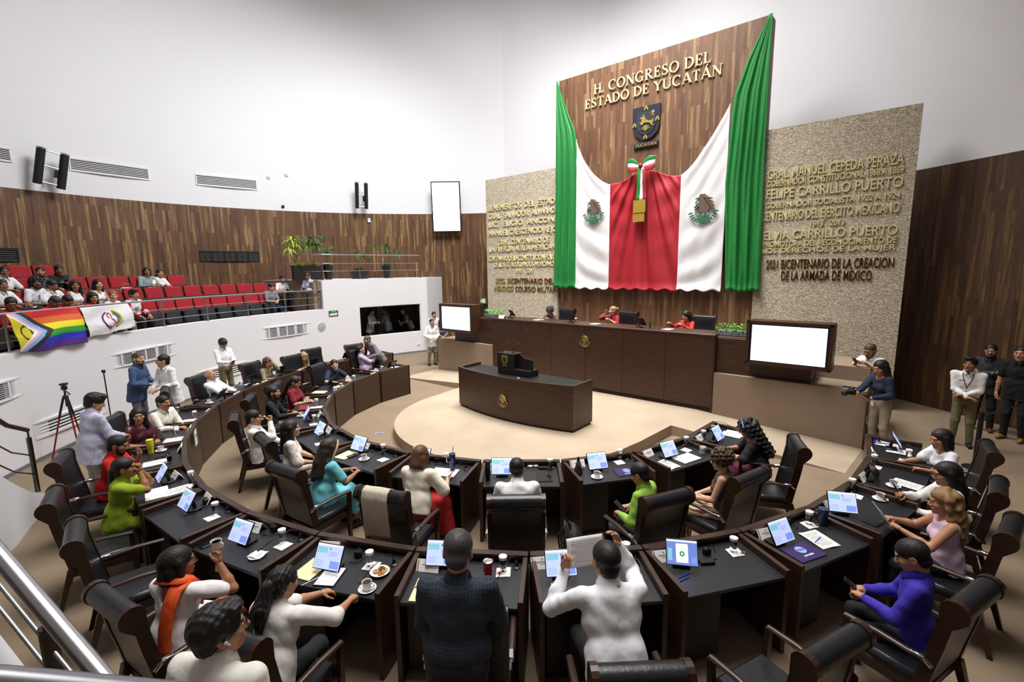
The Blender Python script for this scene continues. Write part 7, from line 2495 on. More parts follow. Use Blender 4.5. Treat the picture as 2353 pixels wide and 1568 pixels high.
ITEMS = {
    'O8': [('monitor', 0.092, 0.406), ('name_card', 0.232, 0.156), ('outlet', 0.028, 0.103), ('glass', -0.241, 0.215), ('napkin', -0.284, 0.251), ('mic', -0.358, 0.107), ('plate_napkin', -0.213, 0.474), ('phone', 0.406, 0.532)],
    'O7': [('legal_pad', 0.285, 0.452), ('name_card', 0.311, 0.144), ('monitor', 0.106, 0.47), ('tablet', 0.054, 0.6), ('stylus', 0.173, 0.6), ('outlet', -0.016, 0.183), ('glass', -0.197, 0.274), ('napkin', -0.206, 0.277), ('candy', -0.245, 0.317), ('eyeglasses', -0.015, 0.298), ('cookie_plate', -0.337, 0.347), ('coffee', -0.349, 0.564), ('mic', -0.396, 0.206)],
    'O6': [('name_card', 0.354, 0.208), ('monitor', 0.242, 0.197), ('red_tumbler', -0.195, 0.316), ('glass', -0.308, 0.197), ('napkin', -0.307, 0.218), ('candy', -0.278, 0.246), ('mic', -0.42, 0.139), ('legal_pad', 0.306, 0.6), ('marker_pink', 0.368, 0.455)],
    'O5': [('name_card', 0.422, 0.109), ('monitor', 0.284, 0.305), ('phone_lit', 0.351, 0.45), ('glass', -0.36, 0.07), ('mic', -0.417, 0.189), ('napkin', -0.364, 0.205)],
    'O4': [('name_card', 0.388, 0.144), ('monitor_call', 0.356, 0.307), ('outlet', -0.043, 0.192), ('charger', 0.044, 0.31), ('glass', -0.299, 0.227), ('napkin', -0.304, 0.24), ('candy', -0.358, 0.279), ('pen', 0.338, 0.411), ('pen', 0.382, 0.459)],
    'O3': [('name_card', 0.295, 0.128), ('monitor', 0.314, 0.303), ('outlet', -0.106, 0.083), ('glass', -0.298, 0.175), ('napkin', -0.287, 0.186), ('candy', -0.342, 0.234), ('blue_tumbler', -0.44, 0.235), ('purple_folder', 0.212, 0.521), ('sheet', -0.119, 0.401), ('pen', -0.089, 0.406)],
    'O2': [('name_card', 0.222, 0.087), ('monitor_side', 0.3, 0.245), ('glass', -0.44, 0.07), ('napkin', -0.292, 0.162), ('mic', -0.42, 0.1), ('coffee', -0.44, 0.351), ('keyboard', 0.156, 0.509), ('marker_blue', 0.175, 0.278)],
    'O1': [('name_card', 0.222, 0.07), ('monitor_dark', 0.15, 0.181), ('glass', -0.44, 0.1), ('napkin', -0.352, 0.13), ('coffee', 0.181, 0.381), ('sheet', 0.01, 0.491)],
    'O0': [('name_card', 0.236, 0.07), ('sheet', -0.412, 0.266), ('sheet', -0.088, 0.377), ('monitor_back', -0.148, 0.352), ('glass', 0.168, 0.463), ('napkin', 0.266, 0.421), ('mic', -0.42, 0.164), ('blue_folder', -0.44, 0.197)],
    'I0': [('name_card', 0.326, 0.126), ('glass', 0.216, 0.165), ('monitor', 0.202, 0.375), ('coffee', -0.279, 0.117), ('sheet', -0.253, 0.411), ('sheet', -0.398, 0.429), ('mic', -0.42, 0.1)],
    'I1': [('name_card', 0.337, 0.098), ('monitor', 0.162, 0.339), ('glass', -0.415, 0.141), ('napkin', -0.283, 0.254), ('mug', -0.396, 0.447), ('notebook', -0.046, 0.465), ('sheet', 0.343, 0.478), ('eyeglasses', 0.304, 0.483), ('mic', -0.42, 0.1)],
    'I2': [('name_card', 0.336, 0.107), ('purse', 0.39, 0.297), ('monitor', 0.145, 0.341), ('coffee', 0.227, 0.514), ('glass', -0.312, 0.07), ('napkin', -0.256, 0.166), ('purple_folder', -0.251, 0.378), ('mic', -0.42, 0.1)],
    'I3': [('thermos', 0.44, 0.472), ('name_card', 0.386, 0.143), ('monitor', 0.246, 0.383), ('crumple', -0.195, 0.07), ('crumple', -0.121, 0.081), ('charger', -0.286, 0.138), ('glass', -0.379, 0.149), ('tablet_off', -0.294, 0.41), ('mic', -0.416, 0.1)],
    'I4': [('monitor', 0.265, 0.245), ('notebook', -0.138, 0.373), ('blue_bottle', -0.22, 0.289), ('glass', -0.031, 0.07), ('mic', -0.371, 0.207), ('outlet', 0.099, 0.07)],
    'I5': [('name_card', 0.328, 0.094), ('monitor', 0.253, 0.271), ('legal_pad', 0.391, 0.434), ('phone', 0.237, 0.412), ('coffee', -0.013, 0.418), ('glass', -0.09, 0.13), ('napkin', -0.243, 0.286), ('outlet', 0.09, 0.07), ('mic', -0.298, 0.1)],
    'I6': [('monitor', 0.199, 0.341), ('name_card', 0.329, 0.129), ('glass', 0.037, 0.384), ('napkin', -0.092, 0.474), ('outlet', 0.171, 0.07), ('mic', -0.177, 0.1)],
    'I7': [('coffee', 0.419, 0.437), ('monitor', 0.1, 0.363), ('name_card', 0.251, 0.118), ('glass', -0.109, 0.258), ('napkin', -0.192, 0.282), ('mic', 0.004, 0.1)],
    'I8': [('red_folder', -0.157, 0.449), ('glass', -0.104, 0.237), ('coffee', 0.347, 0.491), ('name_card', 0.27, 0.07), ('sheet', -0.263, 0.221)],
    'I9': [('sheet', 0.381, 0.215), ('legal_pad', -0.164, 0.485), ('monitor', 0.434, 0.473), ('green_box', -0.069, 0.178), ('pen_cup', 0.278, 0.185), ('mic', -0.069, 0.3)],
    'I10': [('coffee', -0.166, 0.411), ('glass', -0.229, 0.205), ('name_card', 0.373, 0.086), ('sheet', -0.312, 0.08)],
    'I11': [('pink_sheet', -0.44, 0.555), ('glass', -0.186, 0.293), ('coffee', -0.265, 0.43), ('monitor_back', 0.149, 0.273), ('sheet', 0.44, 0.324), ('mic', -0.391, 0.114)],
    'O9': [('monitor', 0.164, 0.347), ('name_card', 0.244, 0.091), ('glass', -0.171, 0.2), ('napkin', -0.205, 0.259), ('mic', -0.218, 0.1), ('red_pen', 0.44, 0.374), ('outlet', 0.204, 0.151)],
    'O10': [('monitor', 0.144, 0.344), ('name_card', 0.207, 0.181), ('glass', -0.075, 0.078), ('napkin', -0.192, 0.093), ('notebook', -0.151, 0.447), ('sheet', -0.235, 0.262), ('outlet', -0.279, 0.07)],
    'O11': [('sheet', -0.099, 0.384), ('phone', 0.146, 0.315), ('glass_cola', -0.16, 0.215), ('name_card', 0.28, 0.07), ('coffee', 0.44, 0.324), ('yellow_cup', 0.44, 0.445)],
    'O12': [('handbag', -0.028, 0.459), ('glass', -0.081, 0.207), ('name_card', 0.215, 0.07), ('sheet', -0.196, 0.202), ('mic', 0.233, 0.3)],
    'O13': [('glass', -0.075, 0.208), ('name_card', 0.147, 0.07), ('sheet', -0.244, 0.182), ('mic', 0.42, 0.3)],
    'O14': [('coffee', -0.14, 0.371), ('monitor_back', 0.061, 0.226), ('name_card', 0.317, 0.07), ('name_card', 0.379, 0.07)],
    'O15': [('glass', 0.118, 0.51), ('coffee', -0.186, 0.487), ('sheet', 0.44, 0.398), ('monitor_back', 0.334, 0.409), ('name_card', 0.38, 0.089)],
    'O17': [('sheet', -0.44, 0.329), ('bowl', -0.095, 0.6), ('monitor_back', 0.295, 0.441), ('mic', -0.183, 0.251)],
    'O16': [('monitor_back', 0.295, 0.45), ('mic', 0.037, 0.3)],
    'O18': [('sheet', -0.44, 0.278), ('monitor_back', 0.44, 0.6), ('mic', 0.104, 0.3)],
    'O19': [('sheet', 0.44, 0.447)],
}
# ------------------------------------------------------------------ things on the desks (reader sits on the -y side of each)
m_ui = [emit('ui_page', 'b9c8f4', 0.72), emit('ui_header', 'd9e2fb', 0.75), emit('ui_teal', '86c6d4', 0.6), emit('ui_blue', '7f98ea', 0.62), emit('ui_ink', '6a78b0', 0.4), emit('ui_white', 'ffffff', 0.95), emit('ui_green', '1f9a55', 0.6), emit('ui_deep', '6f86d0', 0.6)]
m_china = M('white_china', 'f1f0ee', 0.25)


def mk_monitor(kind='page'):
    t = thing('desk_monitor', '', 'monitor')
    W, H = 0.27, 0.215
    X = Matrix.Translation((0, 0.0, 0.145)) @ Matrix.Rotation(rad(-32), 4, 'X')
    mb = MB(); mb.box((0, 0.008, 0), (W, 0.014, H), b=0.004, X=X); mb.obj('housing', m_dev, t)
    mb = MB()

    def r(x0, z0, x1, z1, mi, d=0.0):
        mb.add([(x0, -0.001 - d, z0), (x1, -0.001 - d, z0), (x1, -0.001 - d, z1), (x0, -0.001 - d, z1)], [(0, 1, 2, 3)], mi, X)
    w2, h2 = W / 2 - 0.007, H / 2 - 0.007
    if kind == 'off':
        r(-w2, -h2, w2, h2, 0)
        mb.obj('screen', M('screen_off', '0a0b0e', 0.12), t)
    else:
        r(-w2, -h2, w2, h2, 0 if kind == 'page' else 7)
        r(-w2, h2 - 0.016, w2, h2, 1, .0003)
        if kind == 'page':
            r(-w2 + 0.008, h2 - 0.075, -0.02, h2 - 0.028, 2, .0003)
            r(0.03, -h2 + 0.012, w2 - 0.01, -h2 + 0.07, 3, .0003)
            r(0.0, h2 - 0.045, 0.012, h2 - 0.028, 4, .0003)
            for k in range(4):
                r(0.0, h2 - 0.062 - 0.010 * k, 0.085 - 0.012 * (k % 2), h2 - 0.059 - 0.010 * k, 3, .0003)
                r(-w2 + 0.012, -h2 + 0.02 + 0.014 * k, -0.04, -h2 + 0.023 + 0.014 * k, 3, .0003)
        else:
            r(-0.05, -h2 + 0.02, 0.05, h2 - 0.03, 5, .0003)
            mb.add([(0.022 * math.cos(a), -0.0016, -0.01 + 0.022 * math.sin(a)) for a in np.linspace(0, 2 * math.pi, 20, endpoint=False)], [tuple(range(20))], 6, X)
            mb.add([(0.009 * math.cos(a), -0.0019, -0.01 + 0.009 * math.sin(a)) for a in np.linspace(0, 2 * math.pi, 14, endpoint=False)], [tuple(range(14))], 5, X)
            r(-w2 + 0.01, -h2 + 0.03, -w2 + 0.045, h2 - 0.07, 2, .0003); r(w2 - 0.05, -h2 + 0.02, w2 - 0.01, -h2 + 0.07, 3, .0003)
        mb.obj('screen', m_ui, t)
    mb = MB(); mb.box((0, 0.055, 0.012), (0.15, 0.13, 0.02), b=0.006); mb.tube([(0, 0.07, 0.02), (0, 0.05, 0.12)], 0.02, 8); mb.obj('stand', m_dev, t, smooth=40)
    return t


def mk_card():
    t = thing('name_card', '', 'sign')
    mb = MB()
    for sg in (-1, 1):
        mb.box((0, sg * 0.028, 0.042), (0.205, 0.002, 0.102), R=Matrix.Rotation(rad(sg * 33), 3, 'X'))
    mb.obj('card', m_paper, t)
    X = Matrix.Translation((0, -0.0285, 0.0425)) @ Matrix.Rotation(rad(-33), 4, 'X')
    mb = MB(); mb.box((-0.088, -0.0012, 0), (0.014, 0.001, 0.10), X=X); mb.obj('gold_stripe', M('card_gold', 'a8935a', 0.6), t)
    mb = MB(); mb.box((0.01, -0.0012, 0.008), (0.12, 0.001, 0.007), X=X); mb.box((0.01, -0.0012, -0.008), (0.06, 0.001, 0.004), X=X); mb.box((0.0, -0.0012, 0.030), (0.012, 0.001, 0.012), X=X); mb.obj('printed_name', M('ink_brown', '8d857a', 0.8), t)
    return t


def mk_outlet():
    t = thing('desk_socket_box', '', 'socket')
    mb = MB(); mb.box((0, 0, 0.03), (0.07, 0.05, 0.06), b=0.008); mb.obj('box', m_dev, t)
    mb = MB(); mb.tube([(0, 0, 0.05), (0.02, -0.02, 0.10), (0.05, -0.01, 0.09), (0.06, -0.05, 0.02), (0.03, -0.09, 0.006), (-0.02, -0.10, 0.006)], 0.004, 6); mb.obj('cable', m_dev, t)
    return t


def mk_glass(cola=False):
    t = thing('drinking_glass', '', 'glass')
    mb = MB(); mb.lathe([(0.0, 0), (0.029, 0), (0.034, 0.135), (0.0, 0.135)], 20); mb.obj('tumbler', m_glass, t, smooth=50)
    if cola:
        mb = MB(); mb.lathe([(0, 0.008), (0.027, 0.008), (0.030, 0.09), (0, 0.09)], 18); mb.obj('drink', M('cola', '1c0b06', 0.1), t, smooth=50)
    else:
        mb = MB(); mb.lathe([(0.036, 0.112), (0.0365, 0.137), (0.0, 0.138)], 18); mb.obj('paper_lid', m_paper, t, smooth=40)
    return t


def mk_napkin():
    t = thing('paper_napkin', '', 'napkin')
    mb = MB(); mb.grid(lambda s, q: (0.125 * (s - .5) + 0.01 * q, 0.125 * (q - .5), 0.002 + 0.003 * s * q), 4, 4); mb.obj('napkin', m_paper, t, solid=0.002)
    mb = MB(); mb.box((0.01, 0.0, 0.0035), (0.003, 0.12, 0.002)); mb.obj('fold', M('paper_shade', 'e2e1de', 0.8), t)
    return t


def mk_candy():
    t = thing('wrapped_candy', '', 'candy')
    mb = MB(); mb.sphere((0, 0, 0.010), (0.013, 0.010, 0.009), 10); mb.obj('sweet', M('candy_red', '9a3a26', 0.3), t, smooth=True)
    mb = MB()
    for sg in (-1, 1):
        mb.prism([(sg * 0.011, -0.003), (sg * 0.024, -0.009), (sg * 0.024, 0.009), (sg * 0.011, 0.003)], 0.008, 0.010)
    mb.obj('wrapper', M('candy_wrap', 'c98a5a', 0.3), t)
    return t


def mk_mic():
    t = thing('gooseneck_microphone', '', 'microphone')
    mb = MB(); mb.lathe([(0.034, 0), (0.034, 0.008), (0.014, 0.016), (0.011, 0.06), (0.0, 0.062)], 16); mb.obj('base', m_dev, t, smooth=40)
    mb = MB(); mb.tube([(0, 0, 0.055), (-0.01, -0.01, 0.11), (-0.04, -0.08, 0.135), (-0.08, -0.22, 0.11), (-0.11, -0.32, 0.075)], 0.004, 6); mb.obj('gooseneck', m_dev, t, smooth=True)
    mb = MB(); mb.tube([(-0.11, -0.32, 0.075), (-0.125, -0.37, 0.06)], [0.007, 0.010], 10); mb.obj('capsule', m_dev, t, smooth=50)
    return t


def saucer(mb):
    mb.lathe([(0, 0.002), (0.045, 0.002), (0.074, 0.013), (0.075, 0.016), (0.045, 0.006), (0, 0.006)], 24)


def mk_saucer():
    t = thing('saucer', '', 'saucer')
    mb = MB(); saucer(mb); mb.obj('dish', m_china, t, smooth=50)
    mb = MB(); mb.tube([(0.03, -0.05, 0.014), (0.065, 0.01, 0.018)], 0.003, 6); mb.obj('spoon', m_chrome, t)
    return t


def mk_mug():
    t = thing('mug', '', 'mug')
    mb = MB(); mb.lathe([(0, 0), (0.04, 0), (0.041, 0.095), (0.037, 0.093), (0.036, 0.02), (0, 0.02)], 20); mb.obj('body', m_china, t, smooth=50)
    mb = MB(); mb.tube([(0.039, 0, 0.08), (0.065, 0, 0.075), (0.068, 0, 0.04), (0.038, 0, 0.025)], 0.006, 8); mb.obj('handle', m_china, t, smooth=True)
    mb = MB()
    for k in range(3):
        for j in range(3):
            a = rad(-120 + 22 * j)
            mb.box((0.0412 * math.cos(a), 0.0412 * math.sin(a), 0.066 - 0.018 * k), (0.012, 0.002, 0.010), rz=a + rad(90))
    mb.obj('print', M('mug_print', '3a3a3c', 0.6), t)
    return t


def mk_plate_napkin():
    t = thing('saucer_with_napkin', '', 'saucer')
    mb = MB(); saucer(mb); mb.obj('dish', m_china, t, smooth=50)
    mb = MB(); mb.grid(lambda s, q: (0.14 * (s - .5), 0.11 * (q - .5) + 0.02 * s, 0.016 + 0.008 * math.sin(5 * s) * math.cos(4 * q)), 8, 8); mb.obj('crumpled_napkin', m_paper, t, smooth=True, solid=0.002)
    return t


def mk_cookies():
    t = thing('cookie_plate', '', 'plate')
    mb = MB(); mb.lathe([(0, 0.002), (0.05, 0.002), (0.085, 0.015), (0.086, 0.018), (0.05, 0.007), (0, 0.007)], 26); mb.obj('plate', m_china, t, smooth=50)
    for x, y, z, c in ((-0.03, -0.01, 0.010, 'c99a5a'), (0.03, -0.025, 0.010, 'a8743a'), (0.035, 0.025, 0.010, 'c9a060'), (0.0, 0.03, 0.016, '7a5230')):
        mb = MB(); mb.lathe([(0.008, 0.0), (0.028, 0.002), (0.03, 0.007), (0.024, 0.013), (0.008, 0.011), (0.008, 0.0)], 16, c=(x, y, z)); mb.obj('cookie', M('cookie_' + c, c, 0.8), t, smooth=50)
    return t


def mk_slab(name, cat, wd, ht, th, mat, extra=None, part='sheets'):
    t = thing(name, '', cat)
    mb = MB(); mb.box((0, 0, th / 2), (wd, ht, th), b=min(0.002, th / 3)); mb.obj(part, mat, t)
    if extra:
        extra(t)
    return t


def rect_top(t, name, x, y, wd, ht, z, mat, th=0.0012):
    mb = MB(); mb.box((x, y, z), (wd, ht, th)); return mb.obj(name, mat, t)


def folder_art(t):
    # party emblem: pale disc with dark bars reading PAN, and the word below
    mb = MB()
    mb.prism([(0.05 * math.cos(a), 0.05 * math.sin(a)) for a in np.linspace(0, 2 * math.pi, 28, endpoint=False)], 0.0095, 0.0102, 0, Matrix.Translation((0.0, 0.03, 0)))
    mb.obj('emblem_disc', M('pan_blue', '8fb0e6', 0.6), t)
    text('emblem_letters', 'PAN', 0.045, M('pan_navy', '2a3a86', 0.6), Matrix.Translation((0, 0.014, 0.0102)), 0.0006, 0.001, 'CENTER', 0.085, t)
    text('emblem_word', 'yucatán', 0.036, m_paper, Matrix.Translation((0, -0.062, 0.0096)), 0.0006, 0.0006, 'CENTER', 0.12, t)


def mk_bottle(col, r, h, lid, straw=False, handle=False, neck=None, mark=None):
    t = thing('tumbler_bottle', '', 'bottle')
    m = M('bottle_' + col, col, 0.3)
    mb = MB(); mb.lathe([(0, 0), (r * 0.8, 0), (r * 0.85, h * 0.35), (r, h * 0.45), (r, h * 0.92), (r * 0.96, h * 0.95), (0, h * 0.95)], 22); mb.obj('body', m, t, smooth=50)
    mb = MB(); mb.lathe([(r * 1.03, h * 0.93), (r * 1.03, h * 0.98), (r * 0.8, h), (0, h)], 22); mb.obj('lid', lid, t, smooth=40)
    if straw:
        mb = MB(); mb.tube([(0.01, 0, h), (0.01, 0, h + 0.09)], 0.004, 8); mb.obj('straw', m_blackp, t)
    if handle:
        mb = MB(); mb.tube([(-r, 0, h * .85), (-r - .035, 0, h * .82), (-r - .035, 0, h * .5), (-r, 0, h * .47)], 0.008, 8); mb.obj('handle', m_steel, t, smooth=True)
    if mark:
        mb = MB(); mb.prism([(0.013 * math.cos(a), 0.013 * math.sin(a)) for a in np.linspace(0, 6.28, 16, endpoint=False)], 0, 0.002, 0, Matrix(((1, 0, 0, 0), (0, 0, -1, -r), (0, 1, 0, h * .7), (0, 0, 0, 1)))); mb.obj('emblem', M('mark_blue', '5f86d8', 0.5), t)
        text('emblem_word', 'yucatán', 0.016, m_paper, Matrix(((1, 0, 0, 0), (0, 0, -1, -r), (0, 1, 0, h * .55), (0, 0, 0, 1))), 0.001, 0, 'CENTER', 0.05, t)
    return t


def mk_glasses():
    t = thing('eyeglasses', '', 'eyeglasses')
    mb = MB()
    for x in (-1, 1):
        mb.tube([(x * 0.032 + 0.023 * math.cos(a), 0, 0.022 + 0.018 * math.sin(a)) for a in np.linspace(0, 6.283, 15)], 0.002, 5, cap=False)
    mb.tube([(-0.01, 0, 0.026), (0.01, 0, 0.026)], 0.002, 5); mb.obj('rims', m_blackp, t)
    mb = MB()
    for x in (-1, 1):
        mb.tube([(x * 0.055, 0, 0.026), (x * 0.06, 0.10, 0.012), (x * 0.058, 0.13, 0.003)], 0.002, 5)
    mb.obj('temples', m_blackp, t)
    return t


def mk_pen(col, th=0.004, L=0.14):
    t = thing('pen', '', 'pen')
    mb = MB(); mb.tube([(-L / 2, 0, th), (L * 0.2, 0, th)], th, 8); mb.obj('barrel', M('pen_' + col, col, 0.3), t, smooth=50)
    mb = MB(); mb.tube([(L * 0.2, 0, th), (L / 2, 0, th)], [th * 1.1, th * 0.9], 8); mb.obj('cap', M('pen_cap_' + col, col, 0.4), t, smooth=50)
    return t


def mk_notebook():
    t = mk_slab('open_notebook', 'notebook', 0.34, 0.23, 0.012, m_paper, None, 'pages')
    rect_top(t, 'cover', 0, 0, 0.35, 0.24, 0.001, M('notebook_cover', '2a2622', 0.6), 0.003)
    mb = MB()
    for k in range(9):
        mb.box((0.085, 0.085 - 0.02 * k, 0.0125), (0.12 - 0.02 * (k % 3), 0.003, 0.0008))
    mb.obj('handwriting', M('ink_grey', '9a9aa2', 0.8), t)
    return t


def mk_tablet(lit=True):
    t = mk_slab('tablet', 'tablet', 0.19, 0.255, 0.009, m_dev, None, 'housing')
    rect_top(t, 'screen', 0, 0, 0.172, 0.237, 0.0095, emit('tablet_page', 'dde2f4', 0.75) if lit else M('screen_off'))
    if lit:
        mb = MB()
        for k in range(16):
            mb.box((0, 0.10 - 0.0125 * k, 0.0104), (0.14 - 0.03 * (k % 4 == 3), 0.003, 0.0006))
        mb.obj('text_lines', M('ink_grey'), t)
    return t


def mk_purse(col, cat='bag'):
    t = thing('handbag', '', cat)
    m = mat_leather('purse_' + col, col, 0.35)
    mb = MB(); mb.grid(lambda s, q: (0.11 * math.cos(2 * math.pi * s) * (1 - 0.55 * q), 0.055 * math.sin(2 * math.pi * s) * (1 - 0.75 * q), 0.17 * q + 0.02 * q * math.cos(2 * math.pi * s)), 20, 8); mb.obj('bag_body', m, t, smooth=True, solid=0.004)
    mb = MB(); mb.tube([(-0.06, 0, 0.13), (-0.09, -0.03, 0.08), (-0.03, -0.075, 0.04), (0.06, -0.06, 0.05), (0.09, 0, 0.10)], 0.006, 6); mb.obj('strap', m, t, smooth=True)
    return t


MK = dict(monitor=('lit desk monitor', Maker(mk_monitor)), monitor_side=('desk monitor turned sideways', Maker(mk_monitor)), monitor_back=('desk monitor', Maker(mk_monitor)), monitor_dark=('dark desk monitor', Maker(lambda: mk_monitor('off'))),
          monitor_call=('monitor with a green round icon', Maker(lambda: mk_monitor('call'))), name_card=('folded white name card', Maker(mk_card)), outlet=('black socket box', Maker(mk_outlet)), glass=('glass of water', Maker(mk_glass)), glass_cola=('glass of cola', Maker(lambda: mk_glass(True))),
          napkin=('white napkin', Maker(mk_napkin)), candy=('wrapped candy', Maker(mk_candy)), mic=('gooseneck microphone', Maker(mk_mic)), plate_napkin=('white saucer with crumpled napkin', Maker(mk_plate_napkin)), phone=('phone', Maker(mk_phone)), phone_lit=('phone with lit icons', Maker(lambda: mk_phone(True))),
          legal_pad=('yellow paper pad', Maker(lambda: mk_slab('paper_pad', 'paper', 0.20, 0.28, 0.008, M('legal_yellow', 'e6deae', 0.8)))), tablet=('tablet showing text', Maker(mk_tablet)), tablet_off=('dark tablet', Maker(lambda: mk_tablet(False))), stylus=('white stylus', Maker(lambda: mk_pen('e8e8ea', 0.0035, 0.16))),
          eyeglasses=('pair of eyeglasses', Maker(mk_glasses)), cookie_plate=('plate of round cookies', Maker(mk_cookies)), coffee=('white cup of coffee', Maker(mk_cup)), mug=('white mug with dark print', Maker(mk_mug)),
          red_tumbler=('red tumbler with steel lid', Maker(lambda: mk_bottle('b01a22', 0.042, 0.17, m_chrome))), blue_tumbler=('dark blue tumbler', Maker(lambda: mk_bottle('22304a', 0.046, 0.17, M('lid_blue', '2c3c58', 0.4)))), blue_bottle=('tall blue tumbler with straw and handle', Maker(lambda: mk_bottle('1c2a5e', 0.04, 0.23, M('lid_navy', '141c3e', 0.4), True, True, mark=True))),
          thermos=('black thermos flask', Maker(lambda: mk_bottle('121316', 0.037, 0.26, m_blackp))), marker_pink=('pink marker', Maker(lambda: mk_pen('d050a0', 0.006, 0.11))), marker_blue=('blue violet marker', Maker(lambda: mk_pen('2c2496', 0.009, 0.13))), pen=('blue pen', Maker(lambda: mk_pen('2f33b8'))), red_pen=('red pen', Maker(lambda: mk_pen('b01a22', 0.005, 0.10))),
          charger=('black charger', Maker(lambda: mk_slab('charger', 'charger', 0.13, 0.06, 0.025, m_dev, None, 'brick'))), purple_folder=('purple folder with round emblem', Maker(lambda: mk_slab('folder', 'folder', 0.32, 0.23, 0.009, M('folder_purple', '35205e', 0.4), folder_art, 'cover'))), sheet=('white printed sheet', Maker(mk_sheet)), pink_sheet=('pink sheet', Maker(lambda: mk_slab('paper_sheet', 'paper', 0.2, 0.27, 0.004, M('paper_pink', 'd98a9e', 0.8)))),
          keyboard=('black keyboard case', Maker(lambda: mk_slab('keyboard', 'keyboard', 0.25, 0.14, 0.012, m_dev, lambda t: [rect_top(t, 'key', -0.10 + 0.022 * i, 0.04 - 0.026 * j, 0.018, 0.02, 0.0135, M('key_grey', '24262b', 0.5), 0.003) for i in range(10) for j in range(4)], 'case'))), blue_folder=('blue folder under white papers', Maker(lambda: mk_slab('folder', 'folder', 0.24, 0.20, 0.006, M('folder_blue', '2a2a9a', 0.4), None, 'cover'))), red_folder=('red folder', Maker(lambda: mk_slab('folder', 'folder', 0.28, 0.20, 0.008, M('folder_red', '8a1a2a', 0.5), None, 'cover'))),
          notebook=('open notebook', Maker(mk_notebook)), purse=('dark maroon leather purse', Maker(lambda: mk_purse('2a1216'))), handbag=('brown leather handbag', Maker(lambda: mk_purse('4a352a'))), crumple=('crumpled white napkin', Maker(lambda: mk_crumple())), green_box=('small white and green carton', Maker(lambda: mk_carton())), pen_cup=('small pale cup of pens', Maker(lambda: mk_bottle('d9d4b0', 0.035, 0.09, M('lid_pale', 'c2c8a8', 0.5)))),
          yellow_cup=('bright yellow tumbler', Maker(lambda: mk_bottle('d9c81a', 0.045, 0.21, M('lid_yellow', 'e0d43a', 0.4)))), bowl=('white bowl of food', Maker(lambda: mk_bowl())))


def mk_crumple():
    t = thing('paper_napkin', '', 'napkin')
    mb = MB(); rgc = random.Random(3)
    mb.grid(lambda s, q: (0.06 * (s - .5) + rgc.uniform(-.006, .006), 0.05 * (q - .5) + rgc.uniform(-.006, .006), 0.012 + rgc.uniform(-.008, .012)), 6, 6); mb.obj('crumpled_napkin', m_paper, t, solid=0.002)
    return t


def mk_carton():
    t = thing('carton', '', 'box')
    mb = MB(); mb.box((0, 0, 0.05), (0.10, 0.06, 0.10), b=0.004); mb.obj('carton_body', m_paper, t)
    mb = MB(); mb.box((0.0, -0.031, 0.055), (0.07, 0.002, 0.05)); mb.obj('green_label', M('label_green', '1f5a46', 0.6), t)
    return t


def mk_bowl():
    t = thing('bowl', '', 'bowl')
    mb = MB(); mb.lathe([(0, 0.004), (0.04, 0.004), (0.075, 0.045), (0.072, 0.045), (0.04, 0.012), (0, 0.01)], 24); mb.obj('dish', m_china, t, smooth=50)
    mb = MB(); mb.sphere((0, 0, 0.03), (0.06, 0.06, 0.02), 14); mb.obj('food', M('food_tan', 'b98a4a', 0.7), t, smooth=True)
    return t


saucers = Maker(mk_saucer)
OWN = {'I': ['of the blue headband woman', 'of the curly haired woman', 'of the lime shirt man', 'of the white shirt man seen from behind', 'of the red skirt woman', 'of the aqua dress woman', 'of the floral blouse woman', 'of the chin resting man', 'of the bearded man in black', 'of the dark red blouse woman', 'of the navy polo man', 'of the lilac shirt man'],
       'O': ['of the white blouse woman at right', 'of the dark haired woman at right', 'of the wavy blonde woman', 'before the violet shirt man', 'left empty beside the violet shirt man', 'of the man lifting a sheet', 'of the checked shirt man', 'of the ponytail woman', 'of the orange sash woman', 'left empty beside the orange sash woman', 'of the lime dress woman', 'of the red shirt man', 'of the maroon blouse woman', 'of the moustached man', 'of the white haired man', 'by the far empty chair', 'of the leopard print woman', 'of the far blonde woman', 'beyond the far blonde woman', 'at the far left end']}
FLAT = {'napkin': 0.0, 'sheet': 0.0, 'legal_pad': 0.0, 'notebook': 0.0}
rgi = random.Random(8)
